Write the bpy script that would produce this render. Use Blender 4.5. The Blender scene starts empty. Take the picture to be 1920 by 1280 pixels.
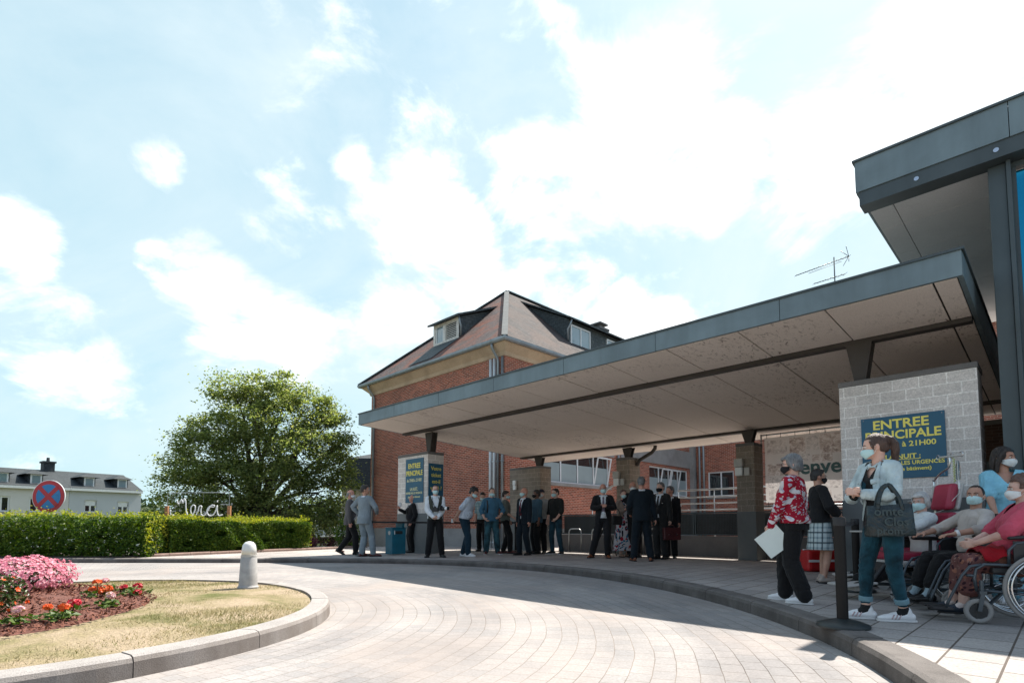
import bpy, bmesh, math, random
import numpy as np
from mathutils import Vector, Matrix, Euler, Quaternion

random.seed(7)
rng = np.random.default_rng(7)
scene = bpy.context.scene
COL = scene.collection
PI = math.pi
R = math.radians

# ------------------------------------------------------------------ camera model (metres; pavement z = 0)
F, PX, PY, TH, CZ = 1045.0, 960.0, 918.0, R(3.78), 0.82
ANG = R(45.2)                       # the building's own axes: x' = V, y' = U
UU = Vector((-math.sin(ANG), math.cos(ANG), 0)); VV = Vector((math.cos(ANG), math.sin(ANG), 0))

def uv(u, v, z=0.0):
    return UU * u + VV * v + Vector((0, 0, z))

def smooth(t, a, b):
    t = min(1.0, max(0.0, (t - a) / (b - a))); return t * t * (3 - 2 * t)

C0 = Vector((-4.85, 5.6, 0))        # centre of the turning circle
def z_road(x, y):
    return -0.14 + 0.12 * smooth(y, 5, 13)
def z_pave(x, y):
    v = x * VV.x + y * VV.y
    return 0.08 * smooth(y, 5, 11) - 0.09 * smooth(v, 11.6, 14.0)

def ground_at(px, d):
    return Vector(((px - PX) / F * d, d, 0))

# ------------------------------------------------------------------ object helpers
def tag(o, label=None, cat=None, group=None, kind=None):
    if label: o['label'] = label
    if cat: o['category'] = cat
    if group: o['group'] = group
    if kind: o['kind'] = kind
    return o

def thing(name, label, cat, loc=(0, 0, 0), rz=0.0, group=None):
    o = bpy.data.objects.new(name, None); COL.objects.link(o)
    o.empty_display_size = 0.2
    o.location = loc; o.rotation_euler = (0, 0, rz)
    return tag(o, label, cat, group)

class MB:
    """collects verts / faces, one mesh object when built"""
    def __init__(self): self.v = []; self.f = []; self.m = []; self.mats = []
    def slot(self, mat):
        if mat not in self.mats: self.mats.append(mat)
        return self.mats.index(mat)
    def add(self, vs, fs, mi=0):
        b = len(self.v); self.v.extend([tuple(p) for p in vs])
        for f in fs: self.f.append(tuple(i + b for i in f)); self.m.append(mi)
    def box(self, a, b, mi=0):
        x0, y0, z0 = a; x1, y1, z1 = b
        x0, x1 = min(x0, x1), max(x0, x1); y0, y1 = min(y0, y1), max(y0, y1); z0, z1 = min(z0, z1), max(z0, z1)
        vs = [(x0,y0,z0),(x1,y0,z0),(x1,y1,z0),(x0,y1,z0),(x0,y0,z1),(x1,y0,z1),(x1,y1,z1),(x0,y1,z1)]
        self.add(vs, [(0,3,2,1),(4,5,6,7),(0,1,5,4),(1,2,6,5),(2,3,7,6),(3,0,4,7)], mi)
    def prism(self, poly, d, mi=0):
        """closed polygon (list of 3d points) pushed along vector d"""
        n = len(poly); d = Vector(d)
        vs = [Vector(p) for p in poly] + [Vector(p) + d for p in poly]
        fs = [tuple(range(n - 1, -1, -1)), tuple(range(n, 2 * n))]
        for i in range(n): fs.append((i, (i + 1) % n, n + (i + 1) % n, n + i))
        self.add(vs, fs, mi)
    def quad(self, a, b, c, d, mi=0): self.add([a, b, c, d], [(0, 1, 2, 3)], mi)
    def bar(self, a, b, w, h=None, mi=0, up=(0, 0, 1)):
        a = Vector(a); b = Vector(b); h = h or w
        t = (b - a).normalized(); up = Vector(up)
        if abs(t.dot(up)) > 0.98: up = Vector((0, 1, 0))
        s = t.cross(up).normalized(); n = s.cross(t)
        vs = []
        for p in (a, b):
            for i, j in ((-1, -1), (1, -1), (1, 1), (-1, 1)): vs.append(p + s * (w / 2 * i) + n * (h / 2 * j))
        self.add(vs, [(0,1,2,3),(7,6,5,4),(0,4,5,1),(1,5,6,2),(2,6,7,3),(3,7,4,0)], mi)
    def tube(self, pts, r, n=8, mi=0, caps=True, ref=None, closed=False):
        """pts: list of points; r: number, list of numbers or list of (rx, ry)"""
        pts = [Vector(p) for p in pts]; m = len(pts)
        if not isinstance(r, (list, tuple)): r = [r] * m
        rs = [(q, q) if not isinstance(q, (list, tuple)) else q for q in r]
        tang = []
        for i in range(m):
            if closed: t = pts[(i + 1) % m] - pts[i - 1]
            else: t = pts[min(i + 1, m - 1)] - pts[max(i - 1, 0)]
            tang.append(t.normalized() if t.length > 1e-9 else Vector((0, 0, 1)))
        s = Vector(ref) if ref is not None else (Vector((1, 0, 0)) if abs(tang[0].x) < 0.9 else Vector((0, 1, 0)))
        vs = []
        for i in range(m):
            t = tang[i]
            if ref is not None: s = Vector(ref)
            s = (s - t * s.dot(t)).normalized(); q = t.cross(s)
            for k in range(n):
                a = 2 * PI * k / n
                vs.append(pts[i] + s * (rs[i][0] * math.cos(a)) + q * (rs[i][1] * math.sin(a)))
        fs = []
        for i in range(m if closed else m - 1):
            j = (i + 1) % m
            for k in range(n):
                l = (k + 1) % n
                fs.append((i * n + k, i * n + l, j * n + l, j * n + k))
        if caps and not closed:
            fs.append(tuple(range(n - 1, -1, -1))); fs.append(tuple((m - 1) * n + k for k in range(n)))
        self.add(vs, fs, mi)
    def limb(self, pts, r, n=12, mi=0, ref=None):
        """tube with rounded ends"""
        pts = [Vector(p) for p in pts]
        if not isinstance(r, (list, tuple)): r = [r] * len(pts)
        rs = [(q, q) if not isinstance(q, (list, tuple)) else tuple(q) for q in r]
        a = (pts[0] - pts[1]).normalized(); b = (pts[-1] - pts[-2]).normalized()
        ra = min(rs[0]); rb = min(rs[-1]); P = []; Q = []
        for f, s in ((0.98, 0.2), (0.75, 0.66), (0.4, 0.92)):
            P.append(pts[0] + a * ra * f); Q.append((rs[0][0] * s, rs[0][1] * s))
        P += pts; Q += rs
        for f, s in ((0.4, 0.92), (0.75, 0.66), (0.98, 0.2)):
            P.append(pts[-1] + b * rb * f); Q.append((rs[-1][0] * s, rs[-1][1] * s))
        self.tube(P, Q, n, mi, True, ref)
    def ball(self, c, r, seg=16, rings=10, mi=0, rot=None):
        c = Vector(c); r = r if isinstance(r, (list, tuple)) else (r, r, r)
        vs = [Vector((0, 0, r[2]))]
        for i in range(1, rings):
            p = PI * i / rings
            for k in range(seg):
                a = 2 * PI * k / seg
                vs.append(Vector((r[0] * math.sin(p) * math.cos(a), r[1] * math.sin(p) * math.sin(a), r[2] * math.cos(p))))
        vs.append(Vector((0, 0, -r[2])))
        if rot is not None: vs = [rot @ p for p in vs]
        fs = [(0, 1 + k, 1 + (k + 1) % seg) for k in range(seg)]
        for i in range(rings - 2):
            for k in range(seg):
                l = (k + 1) % seg
                fs.append((1 + i * seg + k, 1 + (i + 1) * seg + k, 1 + (i + 1) * seg + l, 1 + i * seg + l))
        e = len(vs) - 1; b = 1 + (rings - 2) * seg
        fs += [(e, b + (k + 1) % seg, b + k) for k in range(seg)]
        self.add([p + c for p in vs], fs, mi)
    def lathe(self, prof, c=(0, 0, 0), n=24, mi=0):
        """prof: list of (r, z)"""
        c = Vector(c); vs = []; m = len(prof)
        for r, z in prof:
            for k in range(n):
                a = 2 * PI * k / n; vs.append(c + Vector((r * math.cos(a), r * math.sin(a), z)))
        fs = []
        for i in range(m - 1):
            for k in range(n):
                l = (k + 1) % n; fs.append((i * n + k, i * n + l, (i + 1) * n + l, (i + 1) * n + k))
        fs.append(tuple(range(n - 1, -1, -1))); fs.append(tuple((m - 1) * n + k for k in range(n)))
        self.add(vs, fs, mi)
    def mesh(self, name):
        me = bpy.data.meshes.new(name)
        me.from_pydata(self.v, [], self.f)
        for mt in self.mats: me.materials.append(mt)
        if len(self.mats) > 1: me.polygons.foreach_set('material_index', self.m)
        me.update(); return me
    def build(self, name, mat=None, parent=None, smooth_=False, bevel=0.0, loc=None, fix=True):
        me = self.mesh(name)
        if fix:
            bm = bmesh.new(); bm.from_mesh(me); bmesh.ops.recalc_face_normals(bm, faces=bm.faces); bm.to_mesh(me); bm.free()
        if mat is not None and not self.mats: me.materials.append(mat)
        o = bpy.data.objects.new(name, me); COL.objects.link(o)
        if parent: o.parent = parent
        if loc is not None: o.location = loc
        if smooth_ is not False: shade(me, smooth_)
        if bevel:
            m = o.modifiers.new('bevel', 'BEVEL'); m.width = bevel; m.segments = 2; m.limit_method = 'ANGLE'; m.angle_limit = R(40)
        return o

def shade(me, ang=True):
    if ang is True: ang = 180
    me.polygons.foreach_set('use_smooth', [True] * len(me.polygons))
    if ang < 180:
        try: me.set_sharp_from_angle(angle=R(ang))
        except Exception: pass
    me.update()

def raw_mesh(name, V, Fq, mat, parent=None, matidx=None, smooth_=False):
    """fast mesh from numpy arrays; Fq (n,k) faces of equal size"""
    V = np.asarray(V, np.float32); Fq = np.asarray(Fq, np.int32)
    me = bpy.data.meshes.new(name)
    me.vertices.add(len(V)); me.vertices.foreach_set('co', V.ravel())
    k = Fq.shape[1]
    me.loops.add(Fq.size); me.loops.foreach_set('vertex_index', Fq.ravel())
    me.polygons.add(len(Fq)); me.polygons.foreach_set('loop_start', np.arange(0, Fq.size, k, dtype=np.int32))
    for m in (mat if isinstance(mat, (list, tuple)) else [mat]): me.materials.append(m)
    if matidx is not None: me.polygons.foreach_set('material_index', np.asarray(matidx, np.int32))
    me.polygons.foreach_set('use_smooth', np.full(len(Fq), bool(smooth_)))
    me.update(calc_edges=True); me.validate()
    o = bpy.data.objects.new(name, me); COL.objects.link(o)
    if parent: o.parent = parent
    return o

def remesh(mb, voxel, smooth_it=2, fac=0.5):
    me = mb.mesh('tmp'); bm = bmesh.new(); bm.from_mesh(me); bmesh.ops.recalc_face_normals(bm, faces=bm.faces); bm.to_mesh(me); bm.free()
    o = bpy.data.objects.new('tmp', me); COL.objects.link(o)
    m = o.modifiers.new('r', 'REMESH'); m.mode = 'VOXEL'; m.voxel_size = voxel
    if smooth_it:
        s = o.modifiers.new('s', 'SMOOTH'); s.factor = fac; s.iterations = smooth_it
    dg = bpy.context.evaluated_depsgraph_get()
    out = bpy.data.meshes.new_from_object(o.evaluated_get(dg))
    bpy.data.objects.remove(o); bpy.data.meshes.remove(me)
    return out

def add_mesh(name, me, mat, parent=None, smooth_=True):
    me.name = name; me.materials.clear(); me.materials.append(mat)
    if smooth_: shade(me)
    o = bpy.data.objects.new(name, me); COL.objects.link(o)
    if parent: o.parent = parent
    return o

def copy_tree(o, parent=None):
    c = o.copy(); COL.objects.link(c)
    if parent: c.parent = parent
    for ch in list(o.children): copy_tree(ch, c)
    return c

def text_mesh(body, size, extrude=0.004, bold=0.0, align='CENTER', shear=0.0, spacing=1.0):
    cu = bpy.data.curves.new('txt', 'FONT'); cu.body = body; cu.size = size; cu.extrude = extrude
    cu.offset = bold; cu.align_x = align; cu.space_character = spacing; cu.resolution_u = 3
    o = bpy.data.objects.new('txt', cu); COL.objects.link(o)
    dg = bpy.context.evaluated_depsgraph_get()
    me = bpy.data.meshes.new_from_object(o.evaluated_get(dg))
    bpy.data.objects.remove(o); bpy.data.curves.remove(cu)
    return me

# ------------------------------------------------------------------ materials
class NT:
    def __init__(self, name):
        self.mat = bpy.data.materials.new(name); self.mat.use_nodes = True
        self.t = self.mat.node_tree; self.n = self.t.nodes; self.l = self.t.links
        self.b = self.n['Principled BSDF']
    def node(self, typ, **kw):
        nd = self.n.new(typ)
        for k, v in kw.items():
            if k.startswith('i_'):
                nd.inputs[k[2:].replace('_', ' ')].default_value = v
            else: setattr(nd, k, v)
        return nd
    def link(self, a, b): self.l.new(a, b)
    def coord(self, kind='Object', scale=(1, 1, 1)):
        tc = self.node('ShaderNodeTexCoord'); mp = self.node('ShaderNodeMapping')
        mp.inputs['Scale'].default_value = scale
        self.link(tc.outputs[kind], mp.inputs['Vector']); return mp.outputs['Vector']
    def noise(self, vec, scale, detail=4, rough=0.55, dist=0.0):
        nd = self.node('ShaderNodeTexNoise'); nd.inputs['Scale'].default_value = scale; nd.inputs['Detail'].default_value = detail
        nd.inputs['Roughness'].default_value = rough; nd.inputs['Distortion'].default_value = dist
        self.link(vec, nd.inputs['Vector']); return nd.outputs['Fac']
    def ramp(self, fac, stops, mode='LINEAR'):
        nd = self.node('ShaderNodeValToRGB'); cr = nd.color_ramp; cr.interpolation = mode
        while len(cr.elements) < len(stops): cr.elements.new(0.5)
        for e, (p, c) in zip(cr.elements, stops):
            e.position = p; e.color = (*c, 1) if len(c) == 3 else c
        self.link(fac, nd.inputs['Fac']); return nd.outputs['Color']
    def mix(self, fac, a, b, mode='MIX'):
        nd = self.node('ShaderNodeMix', data_type='RGBA', blend_type=mode)
        for k, s in ((0, fac), (6, a), (7, b)):
            if isinstance(s, (int, float)): nd.inputs[k].default_value = s
            elif isinstance(s, tuple): nd.inputs[k].default_value = (*s, 1) if len(s) == 3 else s
            else: self.link(s, nd.inputs[k])
        return nd.outputs[2]
    def math(self, op, a, b=None, c=None):
        nd = self.node('ShaderNodeMath', operation=op)
        for k, s in ((0, a), (1, b), (2, c)):
            if s is None: continue
            if isinstance(s, (int, float)): nd.inputs[k].default_value = s
            else: self.link(s, nd.inputs[k])
        return nd.outputs[0]
    def sep(self, vec):
        nd = self.node('ShaderNodeSeparateXYZ'); self.link(vec, nd.inputs[0]); return nd.outputs
    def comb(self, x, y, z):
        nd = self.node('ShaderNodeCombineXYZ')
        for k, s in enumerate((x, y, z)):
            if isinstance(s, (int, float)): nd.inputs[k].default_value = s
            else: self.link(s, nd.inputs[k])
        return nd.outputs[0]
    def color(self, c):
        if isinstance(c, tuple): self.b.inputs['Base Color'].default_value = (*c, 1)
        else: self.link(c, self.b.inputs['Base Color'])
    def set(self, **kw):
        for k, v in kw.items():
            k = k.replace('_', ' ')
            if isinstance(v, (int, float, tuple)): self.b.inputs[k].default_value = v
            else: self.link(v, self.b.inputs[k])
    def bump(self, h, strength=0.3, dist=0.02):
        nd = self.node('ShaderNodeBump'); nd.inputs['Strength'].default_value = strength; nd.inputs['Distance'].default_value = dist
        self.link(h, nd.inputs['Height']); self.link(nd.outputs['Normal'], self.b.inputs['Normal'])

_plain = {}
def plain(name, c, rough=0.6, var=0.12, scale=6.0, bump=0.0, bscale=40.0, metal=0.0, coat=0.0, spec=None):
    """one colour with mottling of its own"""
    key = (name, c, rough, var, scale, bump, bscale, metal)
    if key in _plain: return _plain[key]
    t = NT(name); v = t.coord()
    n = t.noise(v, scale, 5)
    lo = tuple(max(0, x * (1 - var * 1.6)) for x in c); hi = tuple(min(1, x * (1 + var * 1.6)) for x in c)
    t.color(t.ramp(n, [(0.25, lo), (0.75, hi)])); t.set(Roughness=rough, Metallic=metal)
    if coat: t.set(Coat_Weight=coat)
    if spec is not None: t.b.inputs['Specular IOR Level'].default_value = spec
    if bump: t.bump(t.noise(v, bscale, 4), bump, 0.01)
    _plain[key] = t.mat; return t.mat

def cloth(name, c, rough=0.85, wr=0.5, fine=0.25, var=0.08):
    """woven cloth: folds, weave, slight fading"""
    key = ('cloth', name, c, wr)
    if key in _plain: return _plain[key]
    t = NT(name); v = t.coord(); v2 = t.coord(scale=(5, 5, 2.2))
    n = t.noise(v, 5, 4)
    lo = tuple(max(0, x * (1 - var * 2)) for x in c); hi = tuple(min(1, x * (1 + var * 2)) for x in c)
    t.color(t.ramp(n, [(0.3, lo), (0.7, hi)])); t.set(Roughness=rough)
    t.b.inputs['Specular IOR Level'].default_value = 0.2
    t.b.inputs['Sheen Weight'].default_value = 0.08
    f = t.noise(v2, 1.6, 3, 0.5, 1.2); w = t.noise(v, 260, 2)
    t.bump(t.math('ADD', t.math('MULTIPLY', f, 1.0), t.math('MULTIPLY', w, 0.03 * fine)), wr, 0.05)
    _plain[key] = t.mat; return t.mat
# ------------------------------------------------------------------ surface materials
def wallvec(t, kind='Object'):
    s = t.sep(t.coord(kind)); return t.comb(t.math('ADD', s[0], s[1]), s[2], 0.0)

def brickmat(name, c1, c2, mortar, bw, rh, ms, offset=0.5, bump=0.5, stain=None, rough=0.85, vec=None, bias=0.0, fine=0.15, mvar=False):
    t = NT(name); v = vec(t) if vec else wallvec(t); oc = t.coord()
    b = t.node('ShaderNodeTexBrick'); b.offset = offset; b.squash = 1.0
    t.link(v, b.inputs['Vector'])
    b.inputs['Color1'].default_value = (*c1, 1); b.inputs['Color2'].default_value = (*c2, 1); b.inputs['Mortar'].default_value = (*mortar, 1)
    b.inputs['Scale'].default_value = 1.0; b.inputs['Mortar Size'].default_value = ms; b.inputs['Mortar Smooth'].default_value = 0.15
    b.inputs['Bias'].default_value = bias; b.inputs['Brick Width'].default_value = bw; b.inputs['Row Height'].default_value = rh
    if mvar: t.link(t.ramp(t.noise(oc, 0.8, 4), [(0.36, tuple(x * 1.9 for x in mortar)), (0.62, tuple(x * .7 for x in mortar))]), b.inputs['Mortar'])
    col = b.outputs['Color']
    n1 = t.noise(oc, 0.7, 5); n2 = t.noise(oc, 60, 3)
    col = t.mix(1.0, col, t.ramp(n1, [(0.3, (0.82, 0.82, 0.82)), (0.7, (1.12, 1.1, 1.08))]), 'MULTIPLY')
    col = t.mix(1.0, col, t.ramp(n2, [(0.3, (1 - fine,) * 3), (0.7, (1 + fine,) * 3)]), 'MULTIPLY')
    if mvar:
        s = t.sep(v); tr_ = t.noise(t.comb(t.math('MULTIPLY', s[0], .10), t.math('MULTIPLY', s[1], 1.25), 0.0), 1.0, 5, .6)
        col = t.mix(1.0, col, t.ramp(tr_, [(.36, (.80, .80, .81)), (.55, (1.03,) * 3), (.7, (1.08,) * 3)]), 'MULTIPLY')
        sp = t.noise(oc, 3.1, 3, .5); col = t.mix(t.ramp(sp, [(.70, (0, 0, 0)), (.76, (.45,) * 3)]), col, (.13, .12, .115))
    if stain:
        n3 = t.noise(oc, stain[0], 6, 0.6, 0.5)
        col = t.mix(t.ramp(n3, [(stain[1], (0, 0, 0)), (stain[2], (stain[4],) * 3)]), col, stain[3])
    t.color(col); t.set(Roughness=rough); t.b.inputs['Specular IOR Level'].default_value = 0.25
    h = t.math('ADD', t.math('MULTIPLY', b.outputs['Fac'], -1.0), t.math('MULTIPLY', n2, 0.35))
    t.bump(h, bump, 0.008); return t.mat

M = {}
M['brick'] = brickmat('red_brick', (0.43, 0.122, 0.072), (0.20, 0.056, 0.037), (0.50, 0.36, 0.28), 0.225, 0.075, 0.009, stain=(0.35, 0.62, 0.8, (0.16, 0.06, 0.045), 0.5))
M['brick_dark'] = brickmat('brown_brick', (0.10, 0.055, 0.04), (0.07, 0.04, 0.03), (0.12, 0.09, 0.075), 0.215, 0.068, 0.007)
M['block'] = brickmat('concrete_block', (0.56, 0.53, 0.50), (0.65, 0.615, 0.585), (0.82, 0.80, 0.77), 0.30, 0.15, 0.008, stain=(1.3, 0.58, 0.9, (0.24, 0.23, 0.22), 0.35), fine=0.22)
M['block_warm'] = brickmat('brown_concrete_block', (0.275, 0.235, 0.195), (0.22, 0.187, 0.157), (0.40, 0.35, 0.30), 0.30, 0.15, 0.006, stain=(1.3, 0.55, 0.85, (0.12, 0.09, 0.07), 0.5), fine=0.25)

def ringvec(t):
    s = t.sep(t.coord()); x = t.math('SUBTRACT', s[0], C0.x); y = t.math('SUBTRACT', s[1], C0.y)
    wob = t.math('MULTIPLY', t.math('SUBTRACT', t.noise(t.coord(), 1.1, 3), 0.5), 0.05)
    r = t.math('ADD', t.math('SQRT', t.math('ADD', t.math('MULTIPLY', x, x), t.math('MULTIPLY', y, y))), wob)
    return t.comb(t.math('MULTIPLY', t.math('ARCTAN2', y, x), 6.0), r, 0.0)
M['paver'] = brickmat('concrete_pavers', (0.315, 0.298, 0.288), (0.262, 0.256, 0.255), (0.135, 0.115, 0.10), 0.20, 0.148, 0.0032, vec=ringvec, bump=0.35, bias=-0.2,
                      stain=(0.45, 0.45, 0.72, (0.33, 0.28, 0.248), 0.75), fine=0.14, mvar=True)
def slabvec(t):
    s = t.sep(t.coord()); a, b = math.cos(ANG), math.sin(ANG)
    v = t.math('ADD', t.math('MULTIPLY', s[0], a), t.math('MULTIPLY', s[1], b))
    u = t.math('ADD', t.math('MULTIPLY', s[0], -b), t.math('MULTIPLY', s[1], a))
    return t.comb(v, u, 0.0)
M['slab'] = brickmat('paving_slabs', (0.42, 0.388, 0.366), (0.335, 0.314, 0.30), (0.11, 0.09, 0.077), 0.45, 0.30, 0.007, offset=0.5, vec=slabvec, bump=0.35,
                     stain=(0.9, 0.5, 0.8, (0.12, 0.11, 0.105), 0.5), fine=0.2)

def concrete(name, c, dark=(0.10, 0.095, 0.09), sc=2.0, amount=0.5, bump=0.4, grain=120, side=None, gsize=0.25):
    t = NT(name); v = t.coord()
    n1 = t.noise(v, sc, 7, 0.62, 0.4); n2 = t.noise(v, grain, 3, 0.6)
    col = t.mix(t.ramp(n1, [(0.42, (0, 0, 0)), (0.8, (amount,) * 3)]), c, dark)
    col = t.mix(1.0, col, t.ramp(n2, [(0.3, (1 - gsize,) * 3), (0.7, (1 + gsize,) * 3)]), 'MULTIPLY')
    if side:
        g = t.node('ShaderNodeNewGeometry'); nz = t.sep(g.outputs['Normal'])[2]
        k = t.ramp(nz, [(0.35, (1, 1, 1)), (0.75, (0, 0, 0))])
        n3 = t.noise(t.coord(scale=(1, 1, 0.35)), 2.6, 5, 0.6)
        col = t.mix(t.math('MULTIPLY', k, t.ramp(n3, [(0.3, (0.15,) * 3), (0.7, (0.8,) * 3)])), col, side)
    t.color(col); t.set(Roughness=0.9); t.b.inputs['Specular IOR Level'].default_value = 0.2
    t.bump(t.math('ADD', n2, t.math('MULTIPLY', n1, 0.6)), bump, 0.006); return t.mat
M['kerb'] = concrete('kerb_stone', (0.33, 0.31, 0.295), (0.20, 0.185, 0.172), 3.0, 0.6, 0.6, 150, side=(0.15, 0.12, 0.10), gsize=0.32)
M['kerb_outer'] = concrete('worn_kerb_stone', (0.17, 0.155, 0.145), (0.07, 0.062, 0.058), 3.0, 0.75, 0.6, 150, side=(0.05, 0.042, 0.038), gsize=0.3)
M['concrete'] = concrete('weathered_concrete', (0.30, 0.29, 0.28), (0.15, 0.14, 0.13), 0.9, 0.7, 0.4, 90)
M['concrete_dark'] = concrete('dark_concrete', (0.15, 0.145, 0.145), (0.09, 0.085, 0.085), 0.9, 0.6, 0.35, 90)
M['plinth'] = concrete('grey_plinth_coating', (0.16, 0.17, 0.17), (0.10, 0.11, 0.11), 1.2, 0.6, 0.15, 150, gsize=0.1)
M['cap'] = concrete('pillar_cap_concrete', (0.16, 0.155, 0.15), (0.08, 0.075, 0.07), 2.0, 0.6, 0.3, 120)
M['plaster'] = concrete('pale_render', (0.62, 0.60, 0.58), (0.50, 0.48, 0.46), 0.7, 0.5, 0.15, 60, gsize=0.06)
M['plaster_grey'] = concrete('grey_render', (0.50, 0.52, 0.55), (0.43, 0.44, 0.46), 0.7, 0.5, 0.15, 60, gsize=0.06)
M['stone'] = concrete('ochre_cornice_stone', (0.56, 0.43, 0.30), (0.28, 0.20, 0.14), 1.1, 0.75, 0.3, 60)

def slate(name, c1, c2, c3, w, h, rough=0.7, spec=0.3, bump=0.6, rust=None):
    """roof covering: courses by slope height"""
    t = NT(name); s = t.sep(t.coord())
    v = t.comb(t.math('ADD', s[0], s[1]), t.math('MULTIPLY', s[2], 1.4), 0.0)
    b = t.node('ShaderNodeTexBrick'); b.offset = 0.5; t.link(v, b.inputs['Vector'])
    b.inputs['Color1'].default_value = (*c1, 1); b.inputs['Color2'].default_value = (*c2, 1); b.inputs['Mortar'].default_value = (*c3, 1)
    b.inputs['Scale'].default_value = 1; b.inputs['Brick Width'].default_value = w; b.inputs['Row Height'].default_value = h
    b.inputs['Mortar Size'].default_value = 0.008; b.inputs['Bias'].default_value = 0
    col = b.outputs['Color']; oc = t.coord()
    if rust:
        n = t.noise(oc, 0.9, 6, 0.65, 0.3); col = t.mix(t.ramp(n, [(0.42, (0, 0, 0)), (0.62, (0.9,) * 3)]), col, rust)
    n2 = t.noise(oc, 9, 4); col = t.mix(1.0, col, t.ramp(n2, [(0.3, (0.75,) * 3), (0.7, (1.25,) * 3)]), 'MULTIPLY')
    t.color(col); t.set(Roughness=rough); t.b.inputs['Specular IOR Level'].default_value = spec
    saw = t.math('FRACT', t.math('DIVIDE', t.math('MULTIPLY', s[2], 1.4), h))
    t.bump(t.math('ADD', t.math('MULTIPLY', saw, -0.6), t.math('MULTIPLY', b.outputs['Fac'], -0.6)), bump, 0.015); return t.mat
M['tile_roof'] = slate('weathered_roof_tiles', (0.125, 0.098, 0.092), (0.075, 0.06, 0.058), (0.025, 0.02, 0.02), 0.26, 0.2, bump=1.0, rust=(0.19, 0.07, 0.045))
M['tile_roof_grey'] = slate('sheen_grey_roof_tiles', (0.095, 0.09, 0.09), (0.062, 0.058, 0.059), (0.025, 0.022, 0.022), 0.26, 0.2, rough=0.85, spec=0.12, bump=1.0, rust=(0.11, 0.085, 0.077))  # side slope: the sheen on the tiles is put into a greyer colour
M['slate'] = slate('dark_slate', (0.085, 0.10, 0.104), (0.06, 0.074, 0.079), (0.025, 0.03, 0.032), 0.26, 0.24)
M['slate_far'] = slate('blue_grey_slate', (0.045, 0.053, 0.057), (0.033, 0.041, 0.046), (0.02, 0.025, 0.028), 0.3, 0.2)

def soffit():
    t = NT('soffit_board'); v = t.coord()
    n1 = t.noise(v, 0.5, 4); n2 = t.noise(t.coord(scale=(1, 2.2, 1)), 7.5, 7, 0.72, 1.0); n3 = t.noise(v, 0.45, 2); n4 = t.noise(v, 70, 2)
    col = t.ramp(n1, [(0.3, (0.72, 0.635, 0.57)), (0.7, (0.82, 0.735, 0.67))])
    k = t.math('MULTIPLY', t.ramp(n2, [(0.535, (0, 0, 0)), (0.66, (0.9,) * 3)]), t.ramp(n3, [(0.46, (0.06,) * 3), (0.60, (1,) * 3)]))
    col = t.mix(k, col, (0.13, 0.085, 0.06))
    col = t.mix(1.0, col, t.ramp(n4, [(0.3, (0.9,) * 3), (0.7, (1.1,) * 3)]), 'MULTIPLY')
    t.color(col); t.set(Roughness=0.8); t.b.inputs['Specular IOR Level'].default_value = 0.2
    t.bump(n4, 0.2, 0.004); return t.mat
M['soffit'] = soffit()
M['soffit_grey'] = concrete('grey_soffit_panel', (0.86, 0.85, 0.85), (0.66, 0.65, 0.65), 0.7, 0.7, 0.1, 60, gsize=0.06)
def zinc(name, c, met=0.25, rough=0.5, streak=0.16):
    t = NT(name); v = t.coord(scale=(1, 1, 0.15)); n = t.noise(v, 3.0, 5); n2 = t.noise(t.coord(), 0.8, 5, 0.6, 0.6)
    a = t.ramp(n, [(0.3, tuple(x * (1 - streak) for x in c)), (0.7, tuple(x * (1 + streak) for x in c))])
    a = t.mix(1.0, a, t.ramp(n2, [(0.35, (0.85,) * 3), (0.65, (1.12,) * 3)]), 'MULTIPLY')
    t.color(a); t.set(Metallic=met, Roughness=rough); t.bump(t.noise(t.coord(), 1.7, 3), 0.12, 0.02); return t.mat
M['zinc'] = zinc('grey_zinc_fascia', (0.155, 0.205, 0.225))
M['zinc_dark'] = zinc('dark_grey_steel', (0.062, 0.08, 0.087), 0.3, 0.5)
M['steel_dark'] = zinc('dark_brown_steel', (0.055, 0.047, 0.042), 0.3, 0.6)
M['pipe_white'] = plain('white_pipe', (0.62, 0.66, 0.68), 0.45, 0.06)
M['pipe_grey'] = zinc('grey_zinc_pipe', (0.27, 0.30, 0.32), 0.5, 0.4)
M['galv'] = zinc('galvanised_steel', (0.42, 0.44, 0.45), 0.85, 0.35)
M['white_paint'] = plain('white_window_frame', (0.72, 0.73, 0.73), 0.4, 0.03)
M['old_white'] = plain('peeling_white_paint', (0.62, 0.60, 0.56), 0.6, 0.18, 8)
M['black_paint'] = plain('black_powder_coat', (0.009, 0.0076, 0.007), 0.6, 0.15, 8, 0.05, spec=.25)
M['rubber'] = plain('grey_tyre_rubber', (0.25, 0.24, 0.23), 0.8, 0.1, 10)
M['black_rubber'] = plain('black_rubber', (0.02, 0.02, 0.021), 0.7, 0.15, 10)
M['chrome'] = plain('chrome_steel', (0.6, 0.6, 0.61), 0.2, 0.03, metal=1.0)
M['frame_steel'] = plain('anthracite_tube', (0.07, 0.085, 0.10), 0.35, 0.1, metal=0.5)
M['vinyl_black'] = plain('black_vinyl', (0.018, 0.018, 0.02), 0.5, 0.2, 5, 0.1)
M['vinyl_red'] = plain('crimson_vinyl', (0.36, 0.025, 0.06), 0.42, 0.12, 4, 0.08, 8)
M['sign_blue'] = plain('petrol_blue_sign', (0.006, 0.082, 0.15), 0.42, 0.08, 3)
M['sign_yellow'] = plain('yellow_lettering', (0.80, 0.70, 0.13), 0.5, 0.03)
M['sign_cream'] = plain('cream_lettering', (0.78, 0.74, 0.42), 0.5, 0.03)
M['teal_bin'] = plain('teal_metal', (0.012, 0.135, 0.20), 0.4, 0.1, 5, 0.04)
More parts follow.
